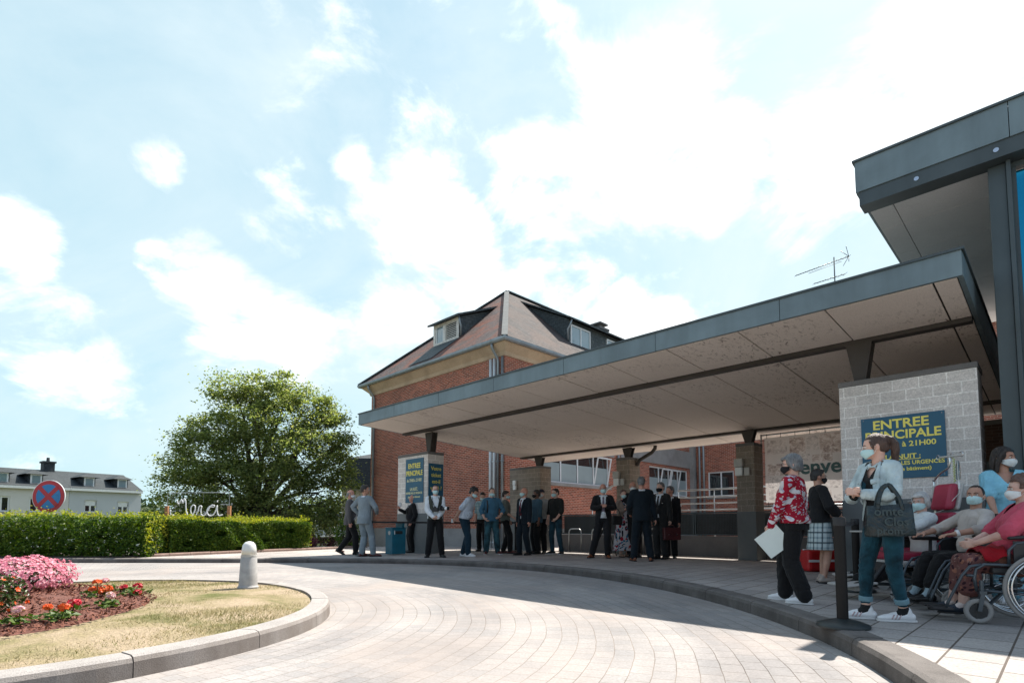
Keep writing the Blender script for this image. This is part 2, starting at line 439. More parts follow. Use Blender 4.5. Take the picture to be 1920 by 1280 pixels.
M['paper'] = plain('pale_paper', (0.66, 0.72, 0.68), 0.7, 0.03)
M['plastic_grey'] = plain('light_grey_plastic', (0.45, 0.44, 0.42), 0.5, 0.06)
M['plastic_white'] = plain('white_plastic', (0.72, 0.74, 0.74), 0.4, 0.04)
M['bollard'] = plain('pale_grey_bollard', (0.34, 0.335, 0.33), 0.6, 0.12, 12, 0.2, 200)
M['wood_post'] = plain('orange_timber', (0.34, 0.16, 0.07), 0.75, 0.25, 14, 0.2)
M['soil'] = plain('dark_soil', (0.05, 0.035, 0.025), 0.95, 0.4, 9, 0.6, 60)
M['red_paint'] = plain('red_sign_paint', (0.40, 0.012, 0.025), 0.4, 0.05)
M['blue_paint'] = plain('blue_sign_paint', (0.01, 0.17, 0.42), 0.4, 0.05)
M['frosted'] = plain('frosted_window_film', (0.30, 0.36, 0.37), 0.35, 0.06, 1.5)
def glass_dark(name, c, rough=0.05):
    t = NT(name); t.color(c); t.set(Roughness=rough); t.b.inputs['Specular IOR Level'].default_value = 0.9; t.b.inputs['Coat Weight'].default_value = 0.6
    t.bump(t.noise(t.coord(), 0.8, 2), 0.03, 0.05); return t.mat
M['glass'] = glass_dark('window_glass', (0.015, 0.02, 0.023))
M['glass_pale'] = glass_dark('bright_window_glass', (0.20, 0.28, 0.31))
def mirror_glass():
    t = NT('blue_solar_glass'); t.color((0.015, 0.24, 0.36)); t.set(Metallic=0.9, Roughness=0.04)
    t.bump(t.noise(t.coord(), 0.35, 2), 0.04, 0.1); return t.mat
M['solar_glass'] = mirror_glass()
def clear(name, c=(0.9, 0.95, 0.95), rough=0.05, ior=1.3):
    t = NT(name); t.color(c); t.set(Roughness=rough, IOR=ior, Transmission_Weight=0.92); return t.mat
M['clear'] = clear('clear_plastic')

# ------------------------------------------------------------------ camera, sun, sky
cam = bpy.data.cameras.new('camera'); camo = bpy.data.objects.new('camera', cam); COL.objects.link(camo)
camo.location = (0, 0, CZ); camo.rotation_euler = (PI / 2 + TH, 0, 0)
cam.sensor_width = 36; cam.lens = F / 1920 * 36; cam.shift_y = (PY - 640) / 1920; cam.clip_end = 2000; cam.clip_start = 0.05
scene.camera = camo
SUN_AZ, SUN_EL = R(39.6), R(56.4)
sl = bpy.data.lights.new('sun', 'SUN'); sl.energy = 5.0; sl.angle = R(0.53); sl.color = (1.0, 0.93, 0.84)
so = bpy.data.objects.new('sun', sl); COL.objects.link(so)
sdir = Vector((math.sin(SUN_AZ) * math.cos(SUN_EL), math.cos(SUN_AZ) * math.cos(SUN_EL), math.sin(SUN_EL)))
so.rotation_euler = (-sdir).to_track_quat('-Z', 'Y').to_euler(); so.location = sdir * 60

world = bpy.data.worlds.new('World'); scene.world = world; world.use_nodes = True
def build_world():
    t = NT.__new__(NT); t.t = world.node_tree; t.n = t.t.nodes; t.l = t.t.links
    bg = t.n['Background']; bg.inputs['Strength'].default_value = 0.1
    sky = t.node('ShaderNodeTexSky'); sky.sky_type = 'NISHITA'; sky.sun_disc = False
    sky.sun_elevation = SUN_EL; sky.sun_rotation = SUN_AZ; sky.air_density = 1.0; sky.dust_density = 1.2; sky.ozone_density = 1.5
    tc = t.node('ShaderNodeTexCoord'); nrm = t.node('ShaderNodeVectorMath', operation='NORMALIZE'); t.link(tc.outputs['Generated'], nrm.inputs[0])
    d = nrm.outputs[0]
    # clouds: fractal noise, gathered into banks that stand in chosen parts of the sky
    sc = t.node('ShaderNodeMapping'); sc.inputs['Scale'].default_value = (1, 1, 1.7); t.link(d, sc.inputs['Vector']); dv = sc.outputs[0]
    n1 = t.noise(dv, 4.6, 10, 0.62, 0.35); n2 = t.noise(dv, 13.0, 6, 0.62, 0.3)
    banks = None
    def direction(x, y):
        a = (x - PX) / F; b = (PY - y) / F
        return Vector((a, math.cos(TH) - b * math.sin(TH), math.sin(TH) + b * math.cos(TH))).normalized()
    blobs = [(1190,260,210,1),(1060,340,170,1),(1320,310,160,.9),(1250,180,100,.8),(800,420,125,.95),(870,480,100,.9),(700,380,60,.8),(520,400,95,.95),(600,430,60,.9),(430,330,60,.7),(305,300,60,.9),(400,350,50,.6),
             (40,440,95,1),(-60,420,110,1),(390,530,100,.95),(300,490,50,.8),(470,560,60,.8),(720,610,110,.95),(560,640,110,.9),(430,690,110,.8),(240,700,90,.62),(120,745,100,.45),(250,790,130,.5),(60,850,110,.45),
             (1780,130,330,1.1),(1600,270,220,1),(1500,390,130,.85),(1330,400,60,.9),(1010,470,80,.85),(1090,520,80,.9),(1150,585,70,.9),(660,310,50,.7),(540,300,40,.6),(1250,600,50,.8),(-300,700,260,.9),(2300,300,420,1.1)]
    for x, y, r, w in blobs:
        c = direction(x, y); e = direction(x + r, y); cr = c.dot(e)
        dt = t.node('ShaderNodeVectorMath', operation='DOT_PRODUCT'); t.link(d, dt.inputs[0]); dt.inputs[1].default_value = c
        mr = t.node('ShaderNodeMapRange', interpolation_type='SMOOTHSTEP'); t.link(dt.outputs['Value'], mr.inputs['Value'])
        mr.inputs['From Min'].default_value = 1 - (1 - cr) * 1.45; mr.inputs['From Max'].default_value = 1.0; mr.inputs['To Max'].default_value = w
        banks = mr.outputs[0] if banks is None else t.math('MAXIMUM', banks, mr.outputs[0])
    up = t.sep(d)
    # elsewhere (behind the camera, overhead) scattered cumulus
    behind = t.node('ShaderNodeMapRange', interpolation_type='SMOOTHSTEP'); t.link(up[1], behind.inputs['Value'])
    behind.inputs['From Min'].default_value = 0.30; behind.inputs['From Max'].default_value = -0.15; behind.inputs['To Max'].default_value = 0.30
    banks = t.math('MAXIMUM', banks, behind.outputs[0])
    dens = t.math('ADD', t.math('MULTIPLY', banks, 0.40), t.math('ADD', t.math('MULTIPLY', n1, 1.75), t.math('MULTIPLY', n2, 0.40)))
    cover = t.node('ShaderNodeMapRange', interpolation_type='SMOOTHSTEP'); t.link(dens, cover.inputs['Value'])
    cover.inputs['From Min'].default_value = 1.17; cover.inputs['From Max'].default_value = 1.66
    # thin veil of high haze: paler towards the horizon and the sun
    ab = t.math('ABSOLUTE', up[2])
    veil = t.node('ShaderNodeMapRange'); t.link(ab, veil.inputs['Value']); veil.inputs['From Min'].default_value = 0.0; veil.inputs['From Max'].default_value = 0.75
    veil.inputs['To Min'].default_value = 0.92; veil.inputs['To Max'].default_value = 0.70
    front = t.node('ShaderNodeMapRange', interpolation_type='SMOOTHSTEP'); t.link(up[1], front.inputs['Value']); front.inputs['From Min'].default_value = -0.25; front.inputs['From Max'].default_value = 0.45; front.inputs['To Min'].default_value = 0.22
    base = t.mix(t.math('MULTIPLY', veil.outputs[0], front.outputs[0]), sky.outputs[0], (3.15, 4.45, 4.8))
    wisps = t.ramp(t.noise(dv, 1.7, 7, 0.6, 0.7), [(0.42, (0, 0, 0)), (0.72, (0.75,) * 3)])
    base = t.mix(t.math('MULTIPLY', wisps, front.outputs[0]), base, (4.5, 5.15, 5.35))
    shade_ = t.ramp(t.noise(dv, 5.0, 5, 0.6), [(0.28, (5.2, 5.5, 5.65)), (0.5, (7.2, 7.3, 7.3)), (0.75, (14.5, 14.4, 14.0))])
    col = t.mix(cover.outputs[0], base, shade_)
    t.link(col, bg.inputs['Color'])
build_world()
world.cycles.sampling_method = 'MANUAL'; world.cycles.sample_map_resolution = 512
vs = scene.view_settings; vs.view_transform = 'Standard'; vs.look = 'None'; vs.gamma = 1.0; vs.use_curve_mapping = False; vs.exposure = 1.02
scene.cycles.max_bounces = 7; scene.cycles.diffuse_bounces = 4; scene.cycles.glossy_bounces = 3; scene.cycles.transmission_bounces = 4; scene.cycles.transparent_max_bounces = 6
scene.cycles.caustics_reflective = False; scene.cycles.caustics_refractive = False; scene.cycles.use_denoising = True
# ------------------------------------------------------------------ ground, road, pavement, kerbs, island
def terrain_z(x, y):
    back = smooth(y, 24, 46) * smooth(-x, 3, 12)
    far = smooth(math.hypot(x, y), 70, 160) * smooth(-x, 20, 60)
    return -0.34 - 1.85 * back + 7.0 * far
def grid_sheet(name, x0, x1, y0, y1, nx, ny, zf, mat, kind='structure'):
    V = []; Fq = []
    for j in range(ny + 1):
        for i in range(nx + 1):
            x = x0 + (x1 - x0) * i / nx; y = y0 + (y1 - y0) * j / ny; V.append((x, y, zf(x, y)))
    for j in range(ny):
        for i in range(nx):
            a = j * (nx + 1) + i; Fq.append((a, a + 1, a + nx + 2, a + nx + 1))
    o = raw_mesh(name, V, Fq, mat, smooth_=True); return tag(o, kind=kind)

M['earth'] = concrete('dry_grass_ground', (0.10, 0.11, 0.05), (0.06, 0.075, 0.03), 0.15, 0.8, 0.5, 30)
def nonuniform(a, n, p=2.2): return [math.copysign(abs(t) ** p * a, t) for t in np.linspace(-1, 1, n)]
gx = nonuniform(700, 71); gy = nonuniform(700, 71)
tag(raw_mesh('ground', [(x, y, terrain_z(x, y)) for y in gy for x in gx], [(j * 71 + i, j * 71 + i + 1, (j + 1) * 71 + i + 1, (j + 1) * 71 + i) for j in range(70) for i in range(70)], M['earth'], smooth_=True), kind='structure')
road_o = grid_sheet('road', -32, 8, -9, 13.35, 80, 60, z_road, M['paver'])

RO = 7.5
def arc(r, a0, a1, step):
    n = max(2, int(abs(a1 - a0) * r / step)); return [C0.xy + Vector((math.cos(a0 + (a1 - a0) * i / n), math.sin(a0 + (a1 - a0) * i / n))) * r for i in range(n + 1)]
def polar_sheet(name, a0, a1, na, rads, zf, mat):
    V = []; Fq = []; m = len(rads)
    for i in range(na + 1):
        a = a0 + (a1 - a0) * i / na
        for r in rads:
            x, y = C0.x + r * math.cos(a), C0.y + r * math.sin(a); V.append((x, y, zf(x, y)))
    for i in range(na):
        for j in range(m - 1):
            k = i * m + j; Fq.append((k, k + 1, k + m + 1, k + m))
    return tag(raw_mesh(name, V, Fq, mat, smooth_=True), kind='structure')
pav = polar_sheet('pavement', R(-80), R(90), 120, [RO + 0.2 + t for t in (0, .4, .8, 1.2, 1.8, 2.4, 3, 4, 5, 6, 7, 8, 10, 12, 15, 19, 24, 30)], lambda x, y: z_pave(x, y) - 0.004, M['slab'])
grid_sheet('pavement_strip', -12, C0.x + 0.01, 13.3, 30, 14, 40, lambda x, y: z_pave(x, y) - 0.0045 - 0.3 * smooth(y, 20, 30), M['slab'])

def kerb(name, path, w, ztop, zbot, mat, seg=1.0, gap=0.008, side=1, closed=False, ch=0.03):
    """kerb stones along a path of 2-D points; the stone lies to the given side of the path"""
    # resample
    P = [Vector((p[0], p[1])) for p in path]; L = [0]
    for a, b in zip(P, P[1:]): L.append(L[-1] + (b - a).length)
    def at(s):
        s = min(max(s, 0), L[-1])
        for i in range(len(P) - 1):
            if s <= L[i + 1] + 1e-9:
                f = (s - L[i]) / max(1e-9, L[i + 1] - L[i]); return P[i].lerp(P[i + 1], f), (P[i + 1] - P[i]).normalized()
        return P[-1], (P[-1] - P[-2]).normalized()
    mb = MB(); n = int(L[-1] / seg)
    for k in range(n):
        s0, s1 = L[-1] * k / n + gap / 2, L[-1] * (k + 1) / n - gap / 2
        rings = []; jz = random.uniform(-0.004, 0.004); m = 5
        for q in range(m + 1):
            p, t = at(s0 + (s1 - s0) * q / m); nn = Vector((-t.y, t.x)) * side
            o = p; i = p + nn * w; zt = ztop(p.x, p.y) + jz; zb = zbot(p.x, p.y)
            rings.append([(o.x, o.y, zb), (o.x + nn.x * .006, o.y + nn.y * .006, zt - ch), (o.x + nn.x * (.006 + ch * .35), o.y + nn.y * (.006 + ch * .35), zt - ch * .3), (o.x + nn.x * (ch * 1.2), o.y + nn.y * (ch * 1.2), zt), (i.x, i.y, zt), (i.x, i.y, zb)])
        base = len(mb.v); K = 6
        vs = [v for r in rings for v in r]; fs = []
        for q in range(m):
            for j in range(K - 1):
                a = q * K + j; fs.append((a, a + K, a + K + 1, a + 1))
        fs.append(tuple(range(K))); fs.append(tuple(m * K + j for j in range(K - 1, -1, -1)))
        mb.add(vs, fs)
    o = mb.build(name, mat); return tag(o, kind='structure')
outer = arc(RO, R(-80), R(90), 0.25) + [Vector((-6, 13.1)), Vector((-8, 13.1)), Vector((-32, 13.1))]
kerb('outer_kerb', outer, 0.22, lambda x, y: z_pave(x, y) + 0.004, lambda x, y: z_road(x, y) - 0.1, M['kerb_outer'], side=-1, ch=0.045)
RI = 3.10; CI = Vector((-4.98, 5.35, 0))
inner = [p - C0.xy + CI.xy for p in arc(RI, R(-178), R(182), 0.12)]
def z_isl(x, y): return 0.0 + 0.05 * smooth(y, 5, 9)
kerb('island_kerb', inner, 0.2, lambda x, y: z_isl(x, y), lambda x, y: z_road(x, y) - 0.1, M['kerb'], seg=0.95, gap=0.007, side=1, ch=0.04)
# dry lawn, slightly domed, and the mulched bed
def z_lawn(x, y):
    r = math.hypot(x - CI.x, y - CI.y); return z_isl(x, y) - 0.03 + 0.07 * (1 - (min(r, RI) / RI) ** 2)
def lawn_mat():
    t = NT('dry_lawn'); v = t.coord()
    n1 = t.noise(v, 1.3, 6, 0.62, 0.6); n2 = t.noise(v, 45, 4, 0.7); n3 = t.noise(t.coord(scale=(1, 1, 1)), 160, 2)
    col = t.ramp(n1, [(0.40, (0.46, 0.365, 0.255)), (0.52, (0.35, 0.29, 0.17)), (0.64, (0.17, 0.175, 0.07))])
    col = t.mix(1.0, col, t.ramp(n2, [(0.3, (0.72,) * 3), (0.7, (1.25,) * 3)]), 'MULTIPLY')
    t.color(col); t.set(Roughness=0.95); t.b.inputs['Specular IOR Level'].default_value = 0.1
    t.bump(t.math('ADD', n2, t.math('MULTIPLY', n3, 0.6)), 0.9, 0.03); return t.mat
M['lawn'] = lawn_mat()
lw = MB(); na, nr = 64, 14
lv = [(CI.x, CI.y, z_lawn(CI.x, CI.y))]
for j in range(1, nr + 1):
    for i in range(na):
        a = 2 * PI * i / na; r = (RI - 0.16) * j / nr; x, y = CI.x + r * math.cos(a), CI.y + r * math.sin(a); lv.append((x, y, z_lawn(x, y)))
lf = [(0, 1 + i, 1 + (i + 1) % na) for i in range(na)]
for j in range(nr - 1):
    for i in range(na):
        k = (i + 1) % na; lf.append((1 + j * na + i, 1 + (j + 1) * na + i, 1 + (j + 1) * na + k, 1 + j * na + k))
lw.add(lv, lf); tag(lw.build('lawn', M['lawn'], smooth_=True), kind='structure')

# mulch bed (an egg shape in the left half of the island)
def G(px, py, z):
    a = (px - PX) / F; b = (PY - py) / F
    d = Vector((a, math.cos(TH) - b * math.sin(TH), math.sin(TH) + b * math.cos(TH))); return d * ((z - CZ) / d.z) + Vector((0, 0, CZ))
bed_px = [(-150,1190),(-60,1197),(0,1194),(70,1185),(130,1174),(190,1160),(250,1145),(288,1132),(297,1124),(288,1117),(262,1110),(225,1104),(180,1100),(120,1097),(40,1095),(-60,1094),(-150,1100)]
bed = [G(x, y, 0.04) for x, y in bed_px]
bc = sum(bed, Vector()) / len(bed)
def in_bed(x, y, grow=1.0):
    c = False; n = len(bed)
    for i in range(n):
        ax, ay = bc.x + (bed[i].x - bc.x) * grow, bc.y + (bed[i].y - bc.y) * grow; j = (i - 1) % n
        bx, by = bc.x + (bed[j].x - bc.x) * grow, bc.y + (bed[j].y - bc.y) * grow
        if (ay > y) != (by > y) and x < (bx - ax) * (y - ay) / (by - ay) + ax: c = not c
    return c
def z_bed(x, y): return z_lawn(x, y) + 0.022
V = [(bc.x, bc.y, z_bed(bc.x, bc.y) + 0.03)]; Fq = []; nb = 5; n = len(bed)
for j in range(1, nb + 1):
    for p in bed:
        q = bc.lerp(p, j / nb); V.append((q.x, q.y, z_lawn(q.x, q.y) + (0.03 if j < nb else -0.02)))
mbb = MB(); fs = [(0, 1 + i, 1 + (i + 1) % n) for i in range(n)]
for j in range(nb - 1):
    for i in range(n):
        k = (i + 1) % n; fs.append((1 + j * n + i, 1 + (j + 1) * n + i, 1 + (j + 1) * n + k, 1 + j * n + k))
mbb.add(V, fs)
M['mulch'] = plain('bark_mulch_base', (0.13, 0.05, 0.035), 0.95, 0.35, 25, 0.8, 90)
tag(mbb.build('mulch_bed', M['mulch'], smooth_=True), kind='structure')

def rand_quads(P, size, aspect, normal_up=0.0, jit=0.3, tri=False, cup=0.0, rg=rng):
    """random leaf quads at points P (n,3)"""
    n = len(P); nrm = rg.normal(size=(n, 3)); nrm[:, 2] = np.abs(nrm[:, 2]) + normal_up; nrm /= np.linalg.norm(nrm, axis=1, keepdims=True)
    t = rg.normal(size=(n, 3)); t -= nrm * (t * nrm).sum(1, keepdims=True); t /= np.linalg.norm(t, axis=1, keepdims=True)
    b = np.cross(nrm, t); s = (size * (1 + jit * rg.uniform(-1, 1, n)))[:, None] * 0.5
    # a leaf: pointed hexagon-like quad (base, side, tip, side)
    V = np.stack([P - t * s, P + b * s * aspect + nrm * s * cup, P + t * s * 1.15, P - b * s * aspect + nrm * s * cup], 1).reshape(-1, 3)
    Fq = np.arange(4 * n).reshape(n, 4); return V, Fq

def leafmat(name, cols, rough=0.5, trans=0.35, tint=(0.5, 0.7, 0.1), nw=0.4, nsc=0.8):
    t = NT(name); g = t.node('ShaderNodeObjectInfo'); v = t.coord()
    wn = t.node('ShaderNodeTexWhiteNoise', noise_dimensions='3D')
    mp = t.node('ShaderNodeNewGeometry')
    t.link(mp.outputs['Random Per Island'], wn.inputs['Vector'])
    n = t.noise(v, nsc, 4)
    f = t.math('ADD', t.math('MULTIPLY', wn.outputs['Value'], 1 - nw), t.math('MULTIPLY', n, nw))
    st = [(0.15 + 0.7 * i / (len(cols) - 1), c) for i, c in enumerate(cols)]
    col = t.ramp(f, st); t.color(col); t.set(Roughness=rough); t.b.inputs['Specular IOR Level'].default_value = 0.3
    tr = t.node('ShaderNodeBsdfTranslucent'); t.link(t.mix(1.0, col, tint, 'MULTIPLY'), tr.inputs['Color'])
    ms = t.node('ShaderNodeMixShader'); ms.inputs[0].default_value = trans
    out = t.n['Material Output']; t.link(t.b.outputs[0], ms.inputs[1]); t.link(tr.outputs[0], ms.inputs[2]); t.link(ms.outputs[0], out.inputs['Surface'])
    return t.mat

# bark chips
pts = []
while len(pts) < 9000:
    x = random.uniform(-7.6, -2.5); y = random.uniform(3.0, 7.6)
    if in_bed(x, y, 0.985): pts.append((x, y, z_bed(x, y) + random.uniform(0.004, 0.022)))
Vq, Fq = rand_quads(np.array(pts), 0.034, 0.42, 0.8, 0.6)
chips = leafmat('bark_chips', [(0.06, 0.022, 0.016), (0.15, 0.055, 0.036), (0.27, 0.12, 0.08)], 0.9, 0.0)
tag(raw_mesh('bark_mulch', Vq, Fq, chips), 'loose red brown bark mulch around the island flowers', 'mulch', kind='stuff')
# grass blades on the lawn
P = []; tries = 0
noi = lambda x, y: math.sin(x * 2.3 + 1.3 * math.sin(y * 1.7)) + math.sin(y * 2.9 + x * 0.8 + 1.0) + 0.7 * math.sin(x * 6.1 - y * 4.7)
while len(P) < 26000:
    a = random.uniform(0, 2 * PI); r = (RI - 0.2) * math.sqrt(random.random()); x, y = CI.x + r * math.cos(a), CI.y + r * math.sin(a)
    if in_bed(x, y, 1.01): continue
    g = noi(x, y)
    if random.random() < 0.40 + 0.32 * g: P.append((x, y, z_lawn(x, y), g))
P = np.array(P); n = len(P)
ang = rng.uniform(0, 2 * PI, n); h = rng.uniform(0.012, 0.034, n) * (0.8 + 0.2 * np.clip(P[:, 3], -1, 2)); le = rng.normal(0, 0.022, (n, 2)); w = 0.003
dx, dy = np.cos(ang) * w, np.sin(ang) * w
V = np.stack([P[:, :3] + np.stack([dx, dy, 0 * dx - .004], 1), P[:, :3] - np.stack([dx, dy, 0 * dx + .004], 1), P[:, :3] + np.stack([le[:, 0], le[:, 1], h], 1)], 1).reshape(-1, 3)
grass = leafmat('dry_grass_blades', [(0.12, 0.15, 0.05), (0.20, 0.20, 0.08), (0.42, 0.35, 0.22), (0.52, 0.42, 0.29)], 0.8, 0.25, (.9, .85, .5), 0.72, 1.5)
tag(raw_mesh('dry_grass', V, np.arange(3 * n).reshape(n, 3), grass), 'short sun dried grass with green patches on the round island', 'grass', kind='stuff')

# planting bed along the hedges
edge = [Vector((-8.95, 13.75)), Vector((-8.2, 15.0)), Vector((-7.2, 16.7)), Vector((-5.9, 18.9)), Vector((-5.2, 20.2))]
kerb('bed_edging', edge, 0.12, lambda x, y: z_pave(x, y) + 0.07 - 0.06 * smooth(y, 19, 21), lambda x, y: z_pave(x, y) - 0.2, plain('pinkish_brick_edging', (0.25, 0.17, 0.14), 0.9, 0.2, 8, 0.3), seg=0.5, side=1)
sb = MB(); zz = 0.10
poly = [(-34, 13.33, zz), (-9.05, 13.33, zz)] + [(p.x - 0.1, p.y, zz) for p in edge] + [(-5.6, 21, zz - .1), (-12, 22, zz - .2), (-34, 20, zz)]
sb.prism([(x, y, z - 0.25) for x, y, z in poly], (0, 0, 0.25)); tag(sb.build('planting_bed', M['soil']), kind='structure')
# ------------------------------------------------------------------ canopy, pillars, entrance (local axes: x = V, y = U)
class Fr:
    def __init__(s, v0, u0, z0=0.0): s.v0, s.u0, s.z0 = v0, u0, z0
    def p(s, v, u, z): return (v - s.v0, u - s.u0, z - s.z0)
    def root(s, name, label, cat, group=None): return thing(name, label, cat, uv(s.u0, s.v0, s.z0), ANG, group)

c = Fr(11.8, 7.2, 0.0)
canopy = c.root('entrance_canopy', 'long grey zinc edged canopy with a stained pale soffit over the hospital entrance walk', 'canopy')
V0, V1, U0, U1, ZT = 7.95, 15.8, 0.70, 13.97, 3.99
def zs(v): return 3.665 - 0.054 * (v - V0)
# fascia sheets with open joints
mb = MB(); js = [U0, 2.68, 4.61, 6.54, 8.45, 10.33, 12.19, U1]
for a, b in zip(js, js[1:]):
    mb.box(c.p(V0, a + .004, zs(V0)), c.p(V0 + .05, b - .004, ZT - .03))
for uu in (U0, U1):
    w = 0.05 if uu == U0 else -0.05
    js2 = np.linspace(V0 + .054, V1, 5)
    for a, b in zip(js2, js2[1:]):
        a += .003; b -= .003
        mb.prism([c.p(a, uu, zs(a)), c.p(b, uu, zs(b)), c.p(b, uu, ZT - .03), c.p(a, uu, ZT - .03)], (0, w, 0))
mb.box(c.p(V1, U0, zs(V1)), c.p(V1 + .05, U1, ZT - .03))
mb.build('fascia', M['zinc'], canopy)
mb = MB()   # dark drip edge on top, roof deck
mb.box(c.p(V0 - .02, U0 - .02, ZT - .03), c.p(V0 + .1, U1 + .02, ZT)); mb.box(c.p(V1 - .05, U0 - .02, ZT - .03), c.p(V1 + .07, U1 + .02, ZT))
for uu, s in ((U0, 1), (U1, -1)): mb.box(c.p(V0 + .1, uu - .02 * s, ZT - .03), c.p(V1 - .05, uu + .1 * s, ZT))
mb.build('edge_trim', M['zinc_dark'], canopy)
mb = MB(); mb.box(c.p(V0 + .1, U0 + .1, ZT - .12), c.p(V1 - .05, U1 - .1, ZT - .04)); mb.build('roof_deck', M['zinc_dark'], canopy)
# soffit boards with thin dark joints
mb = MB(); su = [U0 + .05, 0.98, 2.13] + [3.29 + 1.155 * i for i in range(9)] + [U1 - .05]
su = sorted(su); sv = [V0 + .055, 9.36, 9.54, 11.9, 14.42, 14.58, V1 - .02]
for i in range(len(su) - 1):
    for j in (0, 2, 3, 5):
        a, b = sv[j] + .004, sv[j + 1] - .004; d = random.uniform(-.003, .003)
        q = [c.p(a, su[i] + .011, zs(a) + d), c.p(b, su[i] + .011, zs(b) + d), c.p(b, su[i + 1] - .011, zs(b) + d), c.p(a, su[i + 1] - .011, zs(a) + d)]
        mb.prism(q, (0, 0, .02))
mb.build('soffit', M['soffit'], canopy)
mb = MB(); mb.prism([c.p(V0 + .06, U0 + .06, zs(V0) + .025), c.p(V1 - .06, U0 + .06, zs(V1) + .03), c.p(V1 - .06, U1 - .06, zs(V1) + .03), c.p(V0 + .06, U1 - .06, zs(V0) + .025)], (0, 0, .02)); mb.build('soffit_backing', M['steel_dark'], canopy)
for vb in (9.45, 14.5):
    mb = MB(); z = zs(vb)
    mb.box(c.p(vb - .08, U0 + .06, z - .055), c.p(vb + .08, U1 - .06, z - .04)); mb.box(c.p(vb - .075, U0 + .06, z - .04), c.p(vb + .075, U1 - .06, z + .02))
    mb.build('beam', M['steel_dark'], canopy)
def strut(vc, uc, zb):
    zt = zs(vc) - .056; mb = MB()
    for a, w0, w1, t in (('v', .07, .17, .05),):
        mb.prism([c.p(vc - .1, uc - w0, zb), c.p(vc - .1, uc + w0, zb), c.p(vc - .1, uc + w1, zt), c.p(vc - .1, uc - w1, zt)], (.03, 0, 0))
        mb.prism([c.p(vc + .07, uc - w0, zb), c.p(vc + .07, uc + w0, zb), c.p(vc + .07, uc + w1, zt), c.p(vc + .07, uc - w1, zt)], (.03, 0, 0))
        mb.prism([c.p(vc - .07, uc - w0 * .6, zb), c.p(vc - .07, uc + w0 * .6, zb), c.p(vc - .07, uc + w1 * .6, zt), c.p(vc - .07, uc - w1 * .6, zt)], (.14, 0, 0))
    mb.box(c.p(vc - .13, uc - .12, zb - .001), c.p(vc + .13, uc + .12, zb + .02))
    mb.build('strut', M['steel_dark'], canopy)
PIL = [  # v0, u0, v1, u1, strut u, material, label
    (9.15, .72, 9.70, 2.29, 2.06, 'block', 'wide pale block pillar behind the row of wheelchairs carrying the large blue entrance sign'),
    (9.35, 12.60, 9.90, 14.07, 12.85, 'block', 'pale block pillar at the far left end of the canopy with two blue signs'),
    (14.3, 12.83, 14.87, 14.31, 13.1, 'block_warm', 'wide brownish block pillar behind the men in masks with a small white wall fitting'),
    (14.4, 9.29, 14.97, 9.76, 9.50, 'block_warm', 'slim brown block pillar with a lamp, behind the navy suited man seen from the back'),
    (14.05, 5.45, 14.60, 5.90, 5.66, 'block_warm', 'slim brown block pillar with a wall lamp just left of the welcome banner')]
for v0, u0, v1, u1, us, mt, lab in PIL:
    p = uv((u0 + u1) / 2, (v0 + v1) / 2); zg = z_pave(p.x, p.y) - 0.02
    f = Fr((v0 + v1) / 2, (u0 + u1) / 2, 0); r = f.root('pillar', lab, 'pillar', 'block pillars under the canopy')
    mb = MB(); mb.box(f.p(v0, u0, 1.20), f.p(v1, u1, 2.85)); mb.build('block_shaft', M[mt], r)
    mb = MB(); mb.box(f.p(v0 - .012, u0 - .012, zg), f.p(v1 + .012, u1 + .012, 1.20)); mb.build('plinth', M['plinth'], r, bevel=.006)
    mb = MB(); mb.box(f.p(v0 - .01, u0 - .01, 2.85), f.p(v1 + .01, u1 + .01, 2.93)); mb.build('cap', M['cap'], r, bevel=.008)
    strut((v0 + v1) / 2 if v0 > 12 else v0 + .3, us, 2.93)
# drainpipe elbow from the soffit to the slim pillar
mb = MB(); mb.limb([c.p(14.75, 9.24, 2.72), c.p(14.8, 9.18, 2.86), c.p(15.0, 8.88, 3.08), c.p(15.05, 8.80, 3.2), c.p(15.05, 8.78, 3.32)], .055, 12); mb.build('drain_elbow', M['steel_dark'], canopy, True)

# wall fittings on pillars
def wall_lamp(v, u, z, label, face='v', s=1.0):
    f = Fr(v, u, z); r = f.root('wall_lamp', label, 'wall lamp', 'lamps fixed to the pillars')
    mb = MB(); mb.box((-.13, -.11, .02), (-.0, .11, .23)); mb.build('lamp_hood', M['plastic_grey'], r, bevel=.02)
    mb = MB(); mb.box((-.115, -.095, -.20), (-.0, .095, .015)); mb.build('diffuser', M['plastic_white'], r, bevel=.02)
    mb = MB(); mb.box((-.06, -.25, -.2), (0, -.12, .0)); mb.build('sensor_box', M['plastic_grey'], r, bevel=.008)
wall_lamp(14.385, 9.71, 2.28, 'pale grey box lamp on the slim pillar between the masked suit wearers')
wall_lamp(14.035, 5.80, 2.30, 'pale grey box lamp on the pillar left of the welcome banner')
f = Fr(14.29, 14.0, 2.3); r = f.root('wall_fitting', 'narrow white wall fitting on the wide brown pillar above the men', 'wall fitting')
mb = MB(); mb.box((-.09, -.07, -.16), (0, .07, .0)); mb.build('cover', M['plastic_white'], r, bevel=.015)
mb = MB(); mb.box((-.10, -.075, .006), (0, .075, .18)); mb.build('hood', M['plastic_white'], r, bevel=.015)

